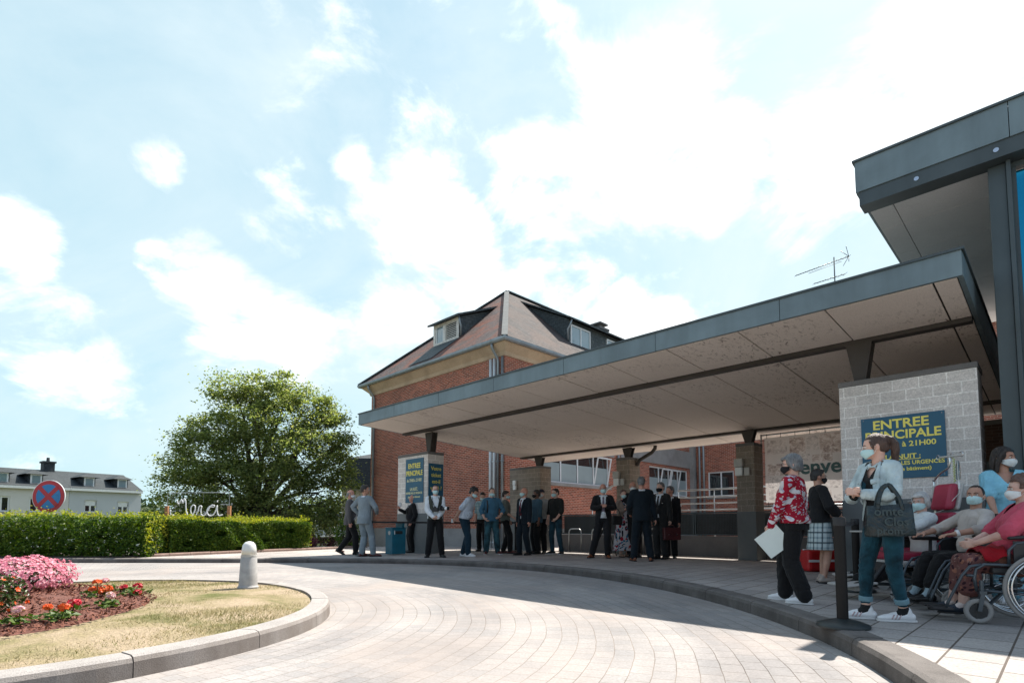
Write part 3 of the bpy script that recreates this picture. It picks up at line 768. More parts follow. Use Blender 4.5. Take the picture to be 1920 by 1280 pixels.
# ---- signs
def letter(parent, body, size, loc, mat, rot, bold=0.0, align='CENTER', name='lettering', sx=1.0, spacing=1.0):
    me = text_mesh(body, size, 0.0015, bold, align, spacing=spacing)
    o = add_mesh(name, me, mat, parent, False); o.location = loc; o.rotation_euler = rot; o.scale = (sx, 1, 1); return o
ROTV = (PI / 2, 0, -PI / 2)          # a sign on a v-facing wall: reads along -U (left to right from the camera)
def sign_v(v, uc, zc, w, h, lines, label, name='wall_sign', bmat='sign_blue', und=None, screws=True):
    f = Fr(v, uc, zc); r = f.root(name, label, 'sign')
    mb = MB(); mb.box((-.02, -w / 2, -h / 2), (0, w / 2, h / 2)); mb.build('panel', M[bmat], r, bevel=.003)
    for body, size, y, z, mt, bold, sx in lines:
        letter(r, body, size, (-.0225, y, z), M[mt], ROTV, bold, sx=sx)
    if und:
        mb = MB()
        for y, z, ww, mt in und: mb.box((-.0238, y - ww / 2, z), (-.0205, y + ww / 2, z + .008))
        mb.build('underline', M[und[0][3]], r)
    if screws:
        for a in (-1, 1):
            for b in (-1, 1): mb = MB(); mb.ball((-.021, a * (w / 2 - .03), b * (h / 2 - .03)), .008, 8, 5); mb.build('screw_head', M['chrome'], r, True)
    return r
sign_v(9.15, 1.545, 1.915, .955, .87, [
    ('ENTREE', .175, .015, .265, 'sign_yellow', .004, 1.06), ('PRINCIPALE', .165, -.0, .115, 'sign_yellow', .004, 1.0), ('de 7H00 à 21H00', .10, .02, .0, 'sign_yellow', .002, 1.1),
    ('LA NUIT :', .088, .0, -.165, 'sign_yellow', .002, 1.08), ('ENTREE PAR LES URGENCES', .074, -.01, -.25, 'sign_yellow', .0015, .96), ('(derrière le bâtiment)', .068, .0, -.33, 'sign_yellow', .0015, 1.05)],
    'large petrol blue entrance sign with yellow opening hours above the seated patients', und=[(0, -.18, .4, 'sign_yellow')])
sign_v(9.35, 13.22, 2.14, .86, 1.27, [
    ('ENTREE', .20, .0, .36, 'sign_yellow', .004, .86), ('PRINCIPALE', .20, .0, .15, 'sign_yellow', .004, .76), ('de 7H00 à 21H00', .125, .0, -.03, 'sign_cream', .001, .8),
    ('LA NUIT :', .11, .0, -.27, 'sign_cream', .001, .85), ('ENTREE PAR LES URGENCES', .085, .0, -.385, 'sign_cream', .001, .74), ('(derrière le bâtiment)', .075, .0, -.49, 'sign_cream', .001, .9)],
    'smaller petrol blue entrance sign on the far left pillar above the litter bin', und=[(0, -.285, .38, 'sign_cream')])
# sign on the pillar's side (faces -U)
f = Fr(9.625, 12.60, 2.05); r = f.root('wall_sign', 'dark blue ticket reminder sign on the side of the far left pillar behind the photographer', 'sign')
mb = MB(); mb.box((-.255, -.02, -.55), (.255, 0, .55)); mb.build('panel', M['sign_blue'], r, bevel=.003)
for body, size, z, sx in (('Votre', .15, .36, 1), ('ticket', .15, .175, 1), ('est-il', .15, -.005, 1), ('validé ?', .15, -.19, .9)):
    letter(r, body, size, (0, -.0225, z), M['sign_yellow'], (PI / 2, 0, 0), .002, sx=sx)

# ---- entrance building on the right: high roof, steel column, solar glass
f = Fr(12.0, -2.0, 0.0); er = f.root('entrance_building', 'tall glazed entrance hall with a projecting grey zinc roof and dark steel columns', 'building')
ru, rv, zt, zb = 1.90, 8.80, 5.99, 5.52
mb = MB(); jj = [ru, .27, -1.4, -3.2, -5.0, -6.8, -8.0]
for a, b in zip(jj, jj[1:]): mb.box(f.p(rv, b + .004, zb), f.p(rv + .05, a - .004, zt - .03))
kk = [rv + .054, 10.5, 12.4, 14.3, 16.5]
for a, b in zip(kk, kk[1:]): mb.box(f.p(a + .003, ru - .05, zb), f.p(b - .003, ru, zt - .03))
mb.build('roof_fascia', M['zinc'], er)
mb = MB(); mb.box(f.p(rv - .025, -8, zt - .03), f.p(rv + .1, ru + .025, zt)); mb.box(f.p(rv + .1, ru - .1, zt - .03), f.p(16.5, ru + .025, zt)); mb.build('roof_edge', M['zinc_dark'], er)
mb = MB(); mb.box(f.p(rv + .1, -8, zt - .1), f.p(16.5, ru - .1, zt - .035)); mb.build('roof', M['zinc_dark'], er)
mb = MB()   # set-back lower trim under the fascia
mb.box(f.p(rv + .02, -8, zb - .20), f.p(rv + .30, ru - .04, zb - .002)); mb.build('roof_trim', M['zinc_dark'], er)
for a in (1.2, .4, -.6, -1.6, -2.6): mb = MB(); mb.tube([f.p(rv + .012, a, zb - .1), f.p(rv + .022, a, zb - .1)], .028, 12); mb.build('downlight', M['chrome'], er)
mb = MB(); su2 = [ru - .05, 1.56, -0.25, -2.5, -5, -8]; sv2 = [rv + .305] + [10.1 + 1.1 * i for i in range(6)] + [16.5]
for i in range(len(su2) - 1):
    for j in range(len(sv2) - 1):
        mb.box(f.p(sv2[j] + .005, su2[i] - .006, zb - .06), f.p(sv2[j + 1] - .005, su2[i + 1] + .006, zb - .03))
mb.build('roof_soffit', M['soffit_grey'], er)
mb = MB(); mb.box(f.p(rv + .31, -8, zb - .028), f.p(16.4, ru - .06, zb - .02)); mb.build('soffit_backing', M['steel_dark'], er)
# column and glazing bars (front of the hall at v = 9)
for uc in (.39, -2.0, -4.4, -6.8):
    mb = MB(); mb.box(f.p(9.0, uc - .06, -.05), f.p(9.3, uc + .11, zb - .205)); mb.box(f.p(8.94, uc - .11, -.05), f.p(9.2, uc - .063, zb - .205)); mb.build('column', M['zinc_dark'], er, bevel=.006)
gl = [(.28, -1.89), (-2.11, -4.29), (-4.51, -6.69)]
for a, b in gl:
    for z0, z1 in ((.1, 1.05), (1.1, 2.92), (2.98, zb - .27)):
        mb = MB(); mb.box(f.p(9.1, b + .04, z0 + .04), f.p(9.12, a - .04, z1 - .04)); mb.build('glass_pane', M['solar_glass'], er)
    mb = MB()
    for z in (.05, 1.05, 2.92, zb - .27): mb.box(f.p(9.05, b, z), f.p(9.16, a, z + .06))
    for u in (a, b + .04): mb.box(f.p(9.055, u - .04, .05), f.p(9.155, u, zb - .21))
    mb.build('glazing_bar', M['zinc_dark'], er)
# side wall of the hall (glass over brick, under the canopy end)
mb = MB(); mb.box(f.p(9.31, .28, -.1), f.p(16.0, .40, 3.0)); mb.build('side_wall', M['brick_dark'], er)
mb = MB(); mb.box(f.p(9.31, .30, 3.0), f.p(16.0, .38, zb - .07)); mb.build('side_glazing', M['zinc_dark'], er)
# dark lobby wall beneath the canopy's back edge
f = Fr(15.6, .5, 0); lw_ = f.root('lobby_wall', 'dark brown brick lobby wall in shade at the back of the canopy', 'wall')
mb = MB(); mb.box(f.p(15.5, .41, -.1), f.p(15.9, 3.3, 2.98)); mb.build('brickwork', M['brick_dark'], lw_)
mb = MB(); mb.box(f.p(15.47, .41, 2.98), f.p(15.93, 3.3, 3.08)); mb.build('coping', M['cap'], lw_)
mb = MB(); mb.box(f.p(15.44, 1.0, .0), f.p(15.5, 2.2, 2.2)); mb.build('door', M['zinc_dark'], lw_, bevel=.01)

# ---- banner on its frame
f = Fr(15.05, 4.1, 0); bn = f.root('welcome_banner', 'large laced welcome banner with faded photo collage and Bienvenue in grey green letters', 'banner')
bu0, bu1, bz0, bz1 = 2.55, 5.62, 1.36, 3.22
SHOTS = [(5.48, 4.98, 2.70, 3.06, 0), (4.92, 4.55, 2.66, 3.08, 1), (4.52, 4.24, 2.72, 3.08, 2), (4.22, 3.70, 2.62, 3.10, 1), (3.67, 3.2, 2.55, 3.05, 2), (3.15, 2.7, 2.6, 3.08, 0), (4.9, 4.45, 2.46, 2.64, 2), (4.4, 3.95, 2.42, 2.6, 1), (5.48, 5.0, 2.14, 2.44, 1), (5.48, 4.98, 1.80, 2.12, 2), (5.46, 5.02, 1.47, 1.78, 0),
         (4.9, 4.5, 1.47, 1.80, 2), (4.44, 4.0, 1.47, 1.72, 1), (4.1, 3.74, 1.76, 1.95, 0), (3.7, 3.36, 1.62, 1.96, 3), (3.95, 3.4, 1.46, 1.6, 2), (3.3, 2.8, 1.5, 1.9, 0)]
def backlit(t, col):
    t.color(col); t.set(Roughness=0.6); tr = t.node('ShaderNodeBsdfTranslucent'); ms = t.node('ShaderNodeMixShader'); ms.inputs[0].default_value = .28
    for a in (col,): t.link(a, tr.inputs['Color'])
    t.link(t.b.outputs[0], ms.inputs[1]); t.link(tr.outputs[0], ms.inputs[2]); t.link(ms.outputs[0], t.n['Material Output'].inputs['Surface'])
def collage():
    t = NT('banner_print'); v = t.coord(); s = t.sep(v)
    y, z = s[1], s[2]
    col = t.ramp(t.noise(v, 1.2, 4), [(0.3, (0.62, 0.59, 0.58)), (0.7, (0.74, 0.71, 0.70))])
    for a, b, z0, z1, k in SHOTS:
        lo, mi, hi = ((.30, .27, .275), (.24, .175, .16), (.34, .32, .33), (.50, .17, .16))[k], ((.60, .56, .55), (.58, .50, .47), (.64, .61, .60), (.60, .5, .47))[k], (.78, .74, .73)
        pic = t.ramp(t.noise(t.coord(scale=(1, 1, 1.2)), 6 + 2.5 * k + 3 * ((a * 7) % 1), 6, .68, .7), [(.36, lo), (.5, mi), (.62, hi)])
        m = t.math('MULTIPLY', t.math('COMPARE', y, (a + b) / 2 - f.u0, (a - b) / 2), t.math('COMPARE', z, (z0 + z1) / 2, (z1 - z0) / 2)); col = t.mix(t.math('MULTIPLY', m, .85), col, pic)
    pic, m = col, 0.0
    backlit(t, t.mix(m, col, pic)); return t.mat
mb = MB(); nn = 12
vs_ = []; fs_ = []
for i in range(nn + 1):
    for j in range(7):
        u = bu0 + .08 + (bu1 - bu0 - .16) * i / nn; z = bz0 + .08 + (bz1 - bz0 - .16) * j / 6
        vs_.append(f.p(15.0 + .008 * math.sin(i * 1.9 + j), u, z))
for i in range(nn):
    for j in range(6): a = i * 7 + j; fs_.append((a, a + 7, a + 8, a + 1))
mb.add(vs_, fs_); mb.build('printed_sheet', collage(), bn, True)
mb = MB()
for z in (bz0, bz1): mb.tube([f.p(15.0, bu0, z), f.p(15.0, bu1, z)], .022, 10)
for u in (bu0, bu1): mb.tube([f.p(15.0, u, .5), f.p(15.0, u, bz1 + .03)], .022, 10)
mb.build('frame_tube', M['galv'], bn, True)
mb = MB()
for i in range(9):
    u = bu0 + .15 + (bu1 - bu0 - .3) * i / 8
    for z, s in ((bz1, -1), (bz0, 1)): mb.tube([f.p(14.98, u, z - s * .02), f.p(14.985, u, z + s * .1)], .007, 6)
for i in range(6):
    z = bz0 + .15 + (bz1 - bz0 - .3) * i / 5
    for u, s in ((bu1, -1), (bu0, 1)): mb.tube([f.p(14.98, u - s * .02, z), f.p(14.985, u + s * .1, z)], .007, 6)
mb.build('lacing', M['black_rubber'], bn)
letter(bn, 'Bienvenue', .50, f.p(14.968, 4.05, 2.14), plain('grey_green_print', (0.075, 0.16, 0.165), 0.6), ROTV, .012, sx=.98)

# ---- low concrete wall with steel mesh panels, bicycle hoops, ramp rails
f = Fr(15.1, 9, 0); rw = f.root('ramp_wall', 'low grey concrete ramp wall topped by dark steel mesh panels', 'wall')
mb = MB(); mb.box(f.p(15.02, 2.6, -.15), f.p(15.22, 12.6, .56)); mb.build('concrete_base', M['concrete_dark'], rw, bevel=.01)
mb = MB(); pu = [2.6 + 1.667 * i for i in range(7)]
for a, b in zip(pu, pu[1:]):
    n = int((b - a) / .045)
    for i in range(1, n): u = a + (b - a) * i / n; mb.bar(f.p(15.12, u, .62), f.p(15.12, u, 1.2), .008, .008)
    for i in range(1, 13): z = .62 + .58 * i / 13; mb.bar(f.p(15.128, a + .03, z), f.p(15.128, b - .03, z), .008, .008)
o = mb.build('wire_mesh', M['zinc_dark'], rw, fix=False)
mb = MB()
for a, b in zip(pu, pu[1:]):
    mb.box(f.p(15.095, a + .012, .58), f.p(15.15, b - .012, .62)); mb.box(f.p(15.095, a + .012, 1.2), f.p(15.15, b - .012, 1.24))
    mb.box(f.p(15.097, a + .012, .62), f.p(15.148, a + .05, 1.2)); mb.box(f.p(15.097, b - .05, .62), f.p(15.148, b - .012, 1.2))
mb.build('mesh_frame', M['zinc_dark'], rw)
mb = MB(); mb.box(f.p(15.19, 2.7, .58), f.p(15.21, 12.5, 1.19)); mb.build('infill_panel', plain('dark_screen', (0.045, 0.042, 0.045), 0.7), rw)
for i in range(5):
    u = 12.6 - .95 * i; f = Fr(14.72, u, 0); p_ = uv(u, 14.72)
    hp = f.root('bicycle_stand', ['curved steel bicycle hoop left of the black shirted man', 'curved steel bicycle hoop nearest the black shirted man', 'curved steel bicycle hoop standing free before the ramp wall', 'curved steel bicycle hoop behind the masked man in a suit', 'curved steel bicycle hoop behind the floral dress'][i], 'bicycle stand', 'steel bicycle hoops along the ramp wall')
    zg = z_pave(p_.x, p_.y)
    mb = MB(); mb.tube([(0, .26, zg - .02), (0, .26, .62), (0, .235, .70), (0, .18, .745), (0, .1, .75), (0, -.1, .75), (0, -.18, .745), (0, -.235, .70), (0, -.26, .62), (0, -.26, zg - .02)], .022, 10); mb.build('hoop', M['galv'], hp, True)
    mb = MB()
    for s in (-.26, .26): mb.lathe([(.05, zg - .004), (.05, zg + .008), (.024, zg + .01)], (0, s, 0), 12)
    mb.build('foot_flange', M['galv'], hp)
f = Fr(16.6, 7.5, 0); rl = f.root('ramp_railing', 'long galvanised ramp railing with several horizontal bars below the brick wall', 'railing')
mb = MB()
for z in (1.35, 1.55, 1.75, 1.98): mb.tube([f.p(16.6, 2.8, z), f.p(16.6, 8.9, z)], .02 if z < 1.9 else .026, 8)
for z in (1.1, 1.3, 1.5): mb.tube([f.p(16.8, 8.9, z), f.p(16.8, 12.6, z - .05)], .018, 8)
mb.build('rail', M['galv'], rl, True)
mb = MB()
for i in range(6): mb.tube([f.p(16.63, 2.9 + 1.2 * i, -.2), f.p(16.63, 2.9 + 1.2 * i, 1.98)], .022, 8)
for i in range(4): mb.tube([f.p(16.83, 9.2 + 1.1 * i, -.2), f.p(16.83, 9.2 + 1.1 * i, 1.5)], .02, 8)
mb.build('rail_post', M['galv'], rl, True)
f = Fr(15.6, 10.6, 0); hl = f.root('arched_handrail', 'tall arched steel handrail behind the masked man in a suit', 'handrail')
mb = MB(); mb.tube([(0, .5, -.1), (0, .5, 1.75)] + [(0, .5 * math.cos(a) if a < PI else -.5, 1.75 + .45 * math.sin(a)) for a in np.linspace(.15, PI * .62, 9)] + [(0, -.45, 2.1), (0, -.62, 2.02)], .028, 10); mb.build('bent_tube', M['galv'], hl, True)
mb = MB(); mb.limb([(-.03, -.5, 2.06), (-.03, -.72, 2.0)], (.05), 10); mb.build('end_grip', M['plastic_white'], hl, True)

# ------------------------------------------------------------------ brick hospital wing
def wall_slab(mb, fr, axis, pos, th, a0, a1, z0, z1, holes):
    """wall on plane axis='v' or 'u' at pos with thickness th inwards; holes: (a0, a1, z0, z1)"""
    As = sorted({a0, a1} | {h[0] for h in holes} | {h[1] for h in holes}); Zs = sorted({z0, z1} | {h[2] for h in holes} | {h[3] for h in holes})
    for i in range(len(As) - 1):
        for j in range(len(Zs) - 1):
            am, zm = (As[i] + As[i + 1]) / 2, (Zs[j] + Zs[j + 1]) / 2
            if any(h[0] < am < h[1] and h[2] < zm < h[3] for h in holes): continue
            if axis == 'v': mb.box(fr.p(pos, As[i], Zs[j]), fr.p(pos + th, As[i + 1], Zs[j + 1]))
            else: mb.box(fr.p(As[i], pos, Zs[j]), fr.p(As[i + 1], pos + th, Zs[j + 1]))
def window(parent, fr, axis, pos, a0, a1, z0, z1, panes, tilt=(), film=0.62, name='window', glass='glass'):
    """frame with panes; sub-parts: glass, film"""
    def P(d, a, z): return fr.p(pos + d, a, z) if axis == 'v' else fr.p(a, pos + d, z)
    mb = MB(); w = .07; d0, d1 = .06, .14
    mb.box(P(d0, a0, z0), P(d1, a1, z0 + w)); mb.box(P(d0, a0, z1 - w), P(d1, a1, z1))
    es = [a0 + (a1 - a0) * i / panes for i in range(panes + 1)]
    for i, e in enumerate(es):
        lo = e if i == 0 else e - w / 2 if i < panes else e - w
        mb.box(P(d0 - .003, lo, z0 + w), P(d1 + .003, lo + w, z1 - w))
    for i in tilt:   # a sash hinged open at the top
        e0, e1 = es[i] + .04, es[i + 1] - .04
        for a in (e0, e1 - .06):
            q = [P(d0 - .005, a, z0 + w), P(d0 - .005, a + .06, z0 + w), P(d0 - .25, a + .06, z1 - w - .02), P(d0 - .25, a, z1 - w - .02)]
            mb.prism(q, Vector(P(.05, 0, 0)) - Vector(P(0, 0, 0)))
        q = [P(d0 - .25, e0, z1 - w - .08), P(d0 - .25, e1, z1 - w - .08), P(d0 - .25, e1, z1 - w - .02), P(d0 - .25, e0, z1 - w - .02)]
        mb.prism(q, Vector(P(.05, 0, 0)) - Vector(P(0, 0, 0)))
    o = mb.build(name, M['white_paint'], parent)
    mb = MB(); mb.box(P(d0 + .03, a0 + w, z0 + w), P(d0 + .045, a1 - w, z1 - w)); mb.build('glass', M[glass], o)
    if film:
        mb = MB()
        for i in range(panes): mb.box(P(d0 + .022, es[i] + w, z0 + w + .01), P(d0 + .026, es[i + 1] - w, z0 + w + (z1 - z0 - 2 * w) * film))
        mb.build('frosted_film', M['frosted'], o)
    mb = MB(); s0, s1 = (-.08, .06)
    mb.box(P(s0, a0 - .08, z0 - .14), P(s1, a1 + .08, z0 - .003)); mb.build('sill', M['concrete'], o, bevel=.008)
    return o
f = Fr(15.2, 15.5, -.6); bw = f.root('brick_hospital_wing', 'red brick hospital wing with hipped weathered tile roof, dormers and ochre stone cornice', 'building')
VB, UB, UE, VE = 15.2, 15.5, 25.4, 30.7
W1 = (17.5, 22.25, 2.72, 4.15); W2 = (25.9, 30.1, 2.55, 4.05)
W4 = (18.5, 19.6, 5.4, 7.0)
mb = MB()
wall_slab(mb, f, 'v', VB, .35, UB, UE, .75, 7.72, [])
wall_slab(mb, f, 'u', UB, .35, VB + .35, 36.0, .75, 7.72, [W1, W2])
mb.build('brick_wall', M['brick'], bw)
mb = MB(); mb.box(f.p(VB - .02, UB - .02, -.6), f.p(VB + .33, UE + .02, .75)); mb.box(f.p(VB + .33, UB - .02, -.6), f.p(36, UB + .33, .75)); mb.build('concrete_plinth', M['concrete'], bw)
mb = MB(); mb.box(f.p(VB + .4, UE - .35, -.6), f.p(36, UE, 7.72)); mb.box(f.p(35.65, UB + .4, -.6), f.p(36, UE - .4, 7.72)); mb.build('back_wall', M['brick'], bw)
mb = MB(); mb.box(f.p(VB + .5, UB + .5, 4.6), f.p(35, UE - .5, 4.7)); mb.box(f.p(VB + .5, UB + 1.2, 0), f.p(35, UB + 1.25, 4.5)); mb.build('interior', plain('dim_interior', (0.05, 0.045, 0.04), 0.9), bw)
window(bw, f, 'u', UB, *W1, 4, tilt=(3,)); window(bw, f, 'u', UB, *W2, 4, tilt=(1, 2))
mb = MB(); mb.box(f.p(23.2, UB - .06, 4.2), f.p(30.35, UB - .003, 5.15)); mb.box(f.p(16.9, UB - .06, 4.17), f.p(22.6, UB - .003, 4.42)); mb.build('lintel', M['concrete'], bw)
mb = MB(); mb.box(f.p(30.36, UB - .25, -.4), f.p(30.69, UB - .003, 7.7)); mb.build('concrete_pilaster', M['concrete'], bw)
# stone cornice, stepped out
mb = MB()
prof = [(0.0, 7.60), (.05, 7.60), (.10, 7.74), (.36, 7.98), (.40, 8.0), (.40, 8.12), (0.0, 8.12)]
def corn(mb, prof, closed=True):
    ring = [(VB, UB, 1, 1), (VB, UE, 1, -1), (36.0, UE, -1, -1), (36.0, UB, -1, 1)]
    vs = []
    for d, z in prof:
        for v, u, sv, su in ring: vs.append(f.p(v - sv * d, u - su * d, z))
    fs = []; m = len(prof)
    for i in range(m):
        j = (i + 1) % m
        for k in range(4): l = (k + 1) % 4; fs.append((i * 4 + k, i * 4 + l, j * 4 + l, j * 4 + k))
    mb.add(vs, fs)
corn(mb, prof); mb.build('cornice', M['stone'], bw)
mb = MB(); corn(mb, [(.40, 8.06), (.43, 8.02), (.50, 8.02), (.54, 8.08), (.55, 8.17), (.53, 8.17), (.50, 8.09), (.44, 8.09), (.40, 8.12)]); mb.build('gutter', M['pipe_grey'], bw)
# hipped roof
e = .50; ze = 8.14; va, ua, za = 20.2, 20.45, 13.2
A, B, C_, D = f.p(VB - e, UB - e, ze), f.p(VB - e, UE + e, ze), f.p(36 + e, UE + e, ze), f.p(36 + e, UB - e, ze)
T1, T2 = f.p(va, ua, za), f.p(31.0, ua, za)
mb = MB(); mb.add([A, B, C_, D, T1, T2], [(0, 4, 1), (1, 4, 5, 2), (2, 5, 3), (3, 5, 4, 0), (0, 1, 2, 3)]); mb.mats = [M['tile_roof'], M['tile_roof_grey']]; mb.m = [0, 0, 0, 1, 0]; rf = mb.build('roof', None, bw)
mb = MB()
for a, b in ((A, T1), (B, T1), (T1, T2), (T2, D), (T2, C_)): mb.bar(Vector(a) + Vector((0, 0, .03)), Vector(b) + Vector((0, 0, .03)), .24, .07)
mb.build('ridge_tiles', M['slate'], bw)
# dormer on the hip end (v-facing)
kh = (za - ze) / (va - (VB - e)); hz = lambda v: ze + kh * (v - (VB - e))
def poly(mb, pts, d): mb.prism([f.p(*p) for p in pts], d)
d1 = MB(); v0, ul, ur, zb_, zt_ = 16.2, 21.45, 19.55, hz(16.2), 10.55
vtop = 19.15
for u, s in ((ul, -1), (ur, 1)): poly(d1, [(v0, u, zb_ - .1), (v0, u, zt_), (vtop, u, zt_ + .42 * (vtop - v0))], (0, .1 * s, 0))
dm = d1.build('dormer', M['slate'], bw)
mb = MB(); mb.prism([f.p(v0 - .25, ul + .2, zt_ - .06), f.p(v0 - .25, ur - .2, zt_ - .06), f.p(vtop + .4, ur - .2, zt_ + .42 * (vtop + .5 - v0)), f.p(vtop + .4, ul + .2, zt_ + .42 * (vtop + .5 - v0))], (0, 0, .09)); mb.build('dormer_roof', M['slate'], dm)
mb = MB(); mb.box(f.p(v0 - .02, ul, zb_ - .1), f.p(v0 + .08, ur, zb_ + .12)); mb.box(f.p(v0 - .02, ul, zt_ - .14), f.p(v0 + .08, ur, zt_))
for u in (ul - .16, 20.52, ur): mb.box(f.p(v0 - .025, u, zb_ + .12), f.p(v0 + .085, u + .16, zt_ - .14))
mb.build('dormer_front', M['old_white'], dm)
mb = MB(); mb.box(f.p(v0 + .03, 20.68, zb_ + .12), f.p(v0 + .05, ul - .16, zt_ - .14)); mb.build('dormer_glass', M['glass_pale'], dm)
mb = MB()
for u in (20.70, ul - .24): mb.box(f.p(v0 + .0, u, zb_ + .12), f.p(v0 + .06, u + .06, zt_ - .14))
mb.build('window_frame', M['white_paint'], dm)
mb = MB()
for i in range(9): z = zb_ + .14 + i * .085; mb.prism([f.p(v0 - .02, 20.5, z), f.p(v0 + .06, 20.5, z + .06), f.p(v0 + .06, 20.5, z + .085), f.p(v0 - .02, 20.5, z + .025)], (0, -.78, 0))
mb.build('louvre', M['old_white'], dm)
mb = MB(); mb.box(f.p(v0 + .07, ul - .1, zb_ - .05), f.p(v0 + .12, ur + .1, zt_ - .05)); mb.build('dormer_lining', M['black_rubber'], dm)
mb = MB(); kz = .03; mb.prism([f.p(14.95, 21.75, hz(14.95) + kz), f.p(14.95, 20.0, hz(14.95) + kz), f.p(16.18, 19.5, hz(16.18) + kz), f.p(16.18, 21.5, hz(16.18) + kz)], (0, 0, .015)); mb.build('slate_apron', M['slate'], dm)
mb = MB(); mb.tube([f.p(v0 - .1, ur - .1, zt_ - .02), f.p(v0 - .05, ur - .12, zt_ - .3), f.p(v0 + .02, ur - .12, zt_ - .45), f.p(v0 + .02, ur - .12, zb_ + .1)], .04, 8); mb.build('dormer_pipe', M['pipe_grey'], dm, True)
# long shed dormer on the side slope (u-facing)
hu = lambda u: ze + kh * (u - (UB - e)); u0, v0, v1, zt_ = 16.8, 20.85, 29.0, 10.95; zb_ = hu(u0); ut = 19.7
mb = MB()
for v, s in ((v0, 1), (v1, -1)): poly(mb, [(v, u0, zb_ - .1), (v, u0, zt_), (v, ut, zt_ + .52 * (ut - u0))], (.1 * s, 0, 0))
mb.box(f.p(v0 + .1, u0 + .03, zb_ - .1), f.p(v1 - .1, u0 + .12, zt_)); dm = mb.build('dormer', M['slate'], bw)
mb = MB(); mb.prism([f.p(v0 - .22, u0 - .28, zt_ - .08), f.p(v1 + .2, u0 - .28, zt_ - .08), f.p(v1 + .2, ut + .3, zt_ + .52 * (ut + .4 - u0)), f.p(v0 - .22, ut + .3, zt_ + .52 * (ut + .4 - u0))], (0, 0, .08)); mb.build('dormer_roof', M['slate'], dm)
for a, b in ((20.98, 22.55), (24.0, 25.3), (27.2, 28.6)):
    window(dm, f, 'u', u0 - .1, a, b, 9.55, 10.72, 2, film=0, name='dormer_window', glass='glass_pale')
mb = MB(); mb.tube([f.p(v0 - .02, u0 - .22, zt_ - .05), f.p(v0 - .04, u0 - .12, zt_ - .35), f.p(v0 - .05, u0 + .02, zt_ - .5), f.p(v0 - .05, u0 + .02, zb_ + .1)], .045, 8); mb.build('dormer_pipe', M['pipe_grey'], dm, True)
# chimney
mb = MB(); cv, cu = 25.0, 18.0; zc_ = 12.0
mb.box(f.p(cv - .3, cu - .3, hu(cu) - .4), f.p(cv + .3, cu + .3, zc_ - .35)); ch_ = mb.build('chimney', M['concrete_dark'], rf)
mb = MB(); mb.box(f.p(cv - .42, cu - .42, zc_ - .35), f.p(cv + .42, cu + .42, zc_ - .22)); mb.box(f.p(cv - .22, cu - .22, zc_ - .22), f.p(cv + .22, cu + .22, zc_ - .02)); mb.box(f.p(cv - .36, cu - .36, zc_ - .02), f.p(cv + .36, cu + .36, zc_ + .07)); mb.build('chimney_cap', M['cap'], bw)
# rainwater and service pipes
def wallpipe(v, u, z0, z1, r_, mt, swan=False):
    mb = MB(); pts = [f.p(v, u, z0), f.p(v, u, z1)]
    if swan: pts += [f.p(v - .04, u, z1 + .12), f.p(v - .3, u, z1 + .42), f.p(v - .34, u, z1 + .5), f.p(v - .34, u, 8.05)]
    mb.tube(pts, r_, 10)
    for z in np.arange(z0 + .5, z1, 1.6): mb.lathe([(r_, -.02), (r_ + .02, -.02), (r_ + .02, .02), (r_, .02)], f.p(v, u, z), 10)
    mb.build('downpipe', M[mt], bw, True)
wallpipe(VB - .09, 25.02, -.3, 7.4, .06, 'pipe_grey', True); wallpipe(VB - .10, 15.78, -.3, 7.4, .055, 'pipe_grey', True)
wallpipe(VB - .09, 16.22, -.3, 7.55, .065, 'pipe_white'); wallpipe(VB - .09, 16.0, -.3, 7.55, .065, 'pipe_white'); wallpipe(VB - .09, 15.55, -.3, 7.55, .05, 'pipe_grey')
def wallpipe_u(v, z0, z1, r_, mt):
    mb = MB(); mb.tube([f.p(v, UB - .1, z0), f.p(v, UB - .1, z1)], r_, 10); mb.build('downpipe', M[mt], bw, True)
wallpipe_u(22.9, 0, 7.6, .06, 'pipe_grey')
# lower wing at the back, facing the camera
f = Fr(30.7, 6, -.6); w2 = f.root('rear_brick_wing', 'lower red brick wing behind the ramp with a two pane white window', 'building')
W3 = (13.05, 14.55, 2.54, 3.95)
mb = MB(); wall_slab(mb, f, 'v', 30.7, .35, -10, 15.2, -.6, 9.5, [W3, (9.5, 11.0, 2.54, 3.95)]); mb.build('brick_wall', M['brick'], w2)
window(w2, f, 'v', 30.7, *W3, 2, film=0); window(w2, f, 'v', 30.7, 9.5, 11.0, 2.54, 3.95, 2, film=0)
mb = MB(); mb.box(f.p(31.2, -10, 3), f.p(31.3, 15.2, 3.1)); mb.box(f.p(32.0, -10, 0), f.p(32.1, 15.2, 4.5)); mb.build('interior', plain('dim_interior', (0.05, 0.045, 0.04), 0.9), w2)
mb = MB(); mb.box(f.p(30.5, -10, 9.5), f.p(38, 15.2, 9.75)); mb.build('flat_roof', M['zinc_dark'], w2)
mb = MB()
for u in (15.0, 14.75): mb.tube([f.p(30.6, u, -.4), f.p(30.6, u, 9.4)], .06, 10)
mb.build('downpipe', M['pipe_grey'], w2, True)

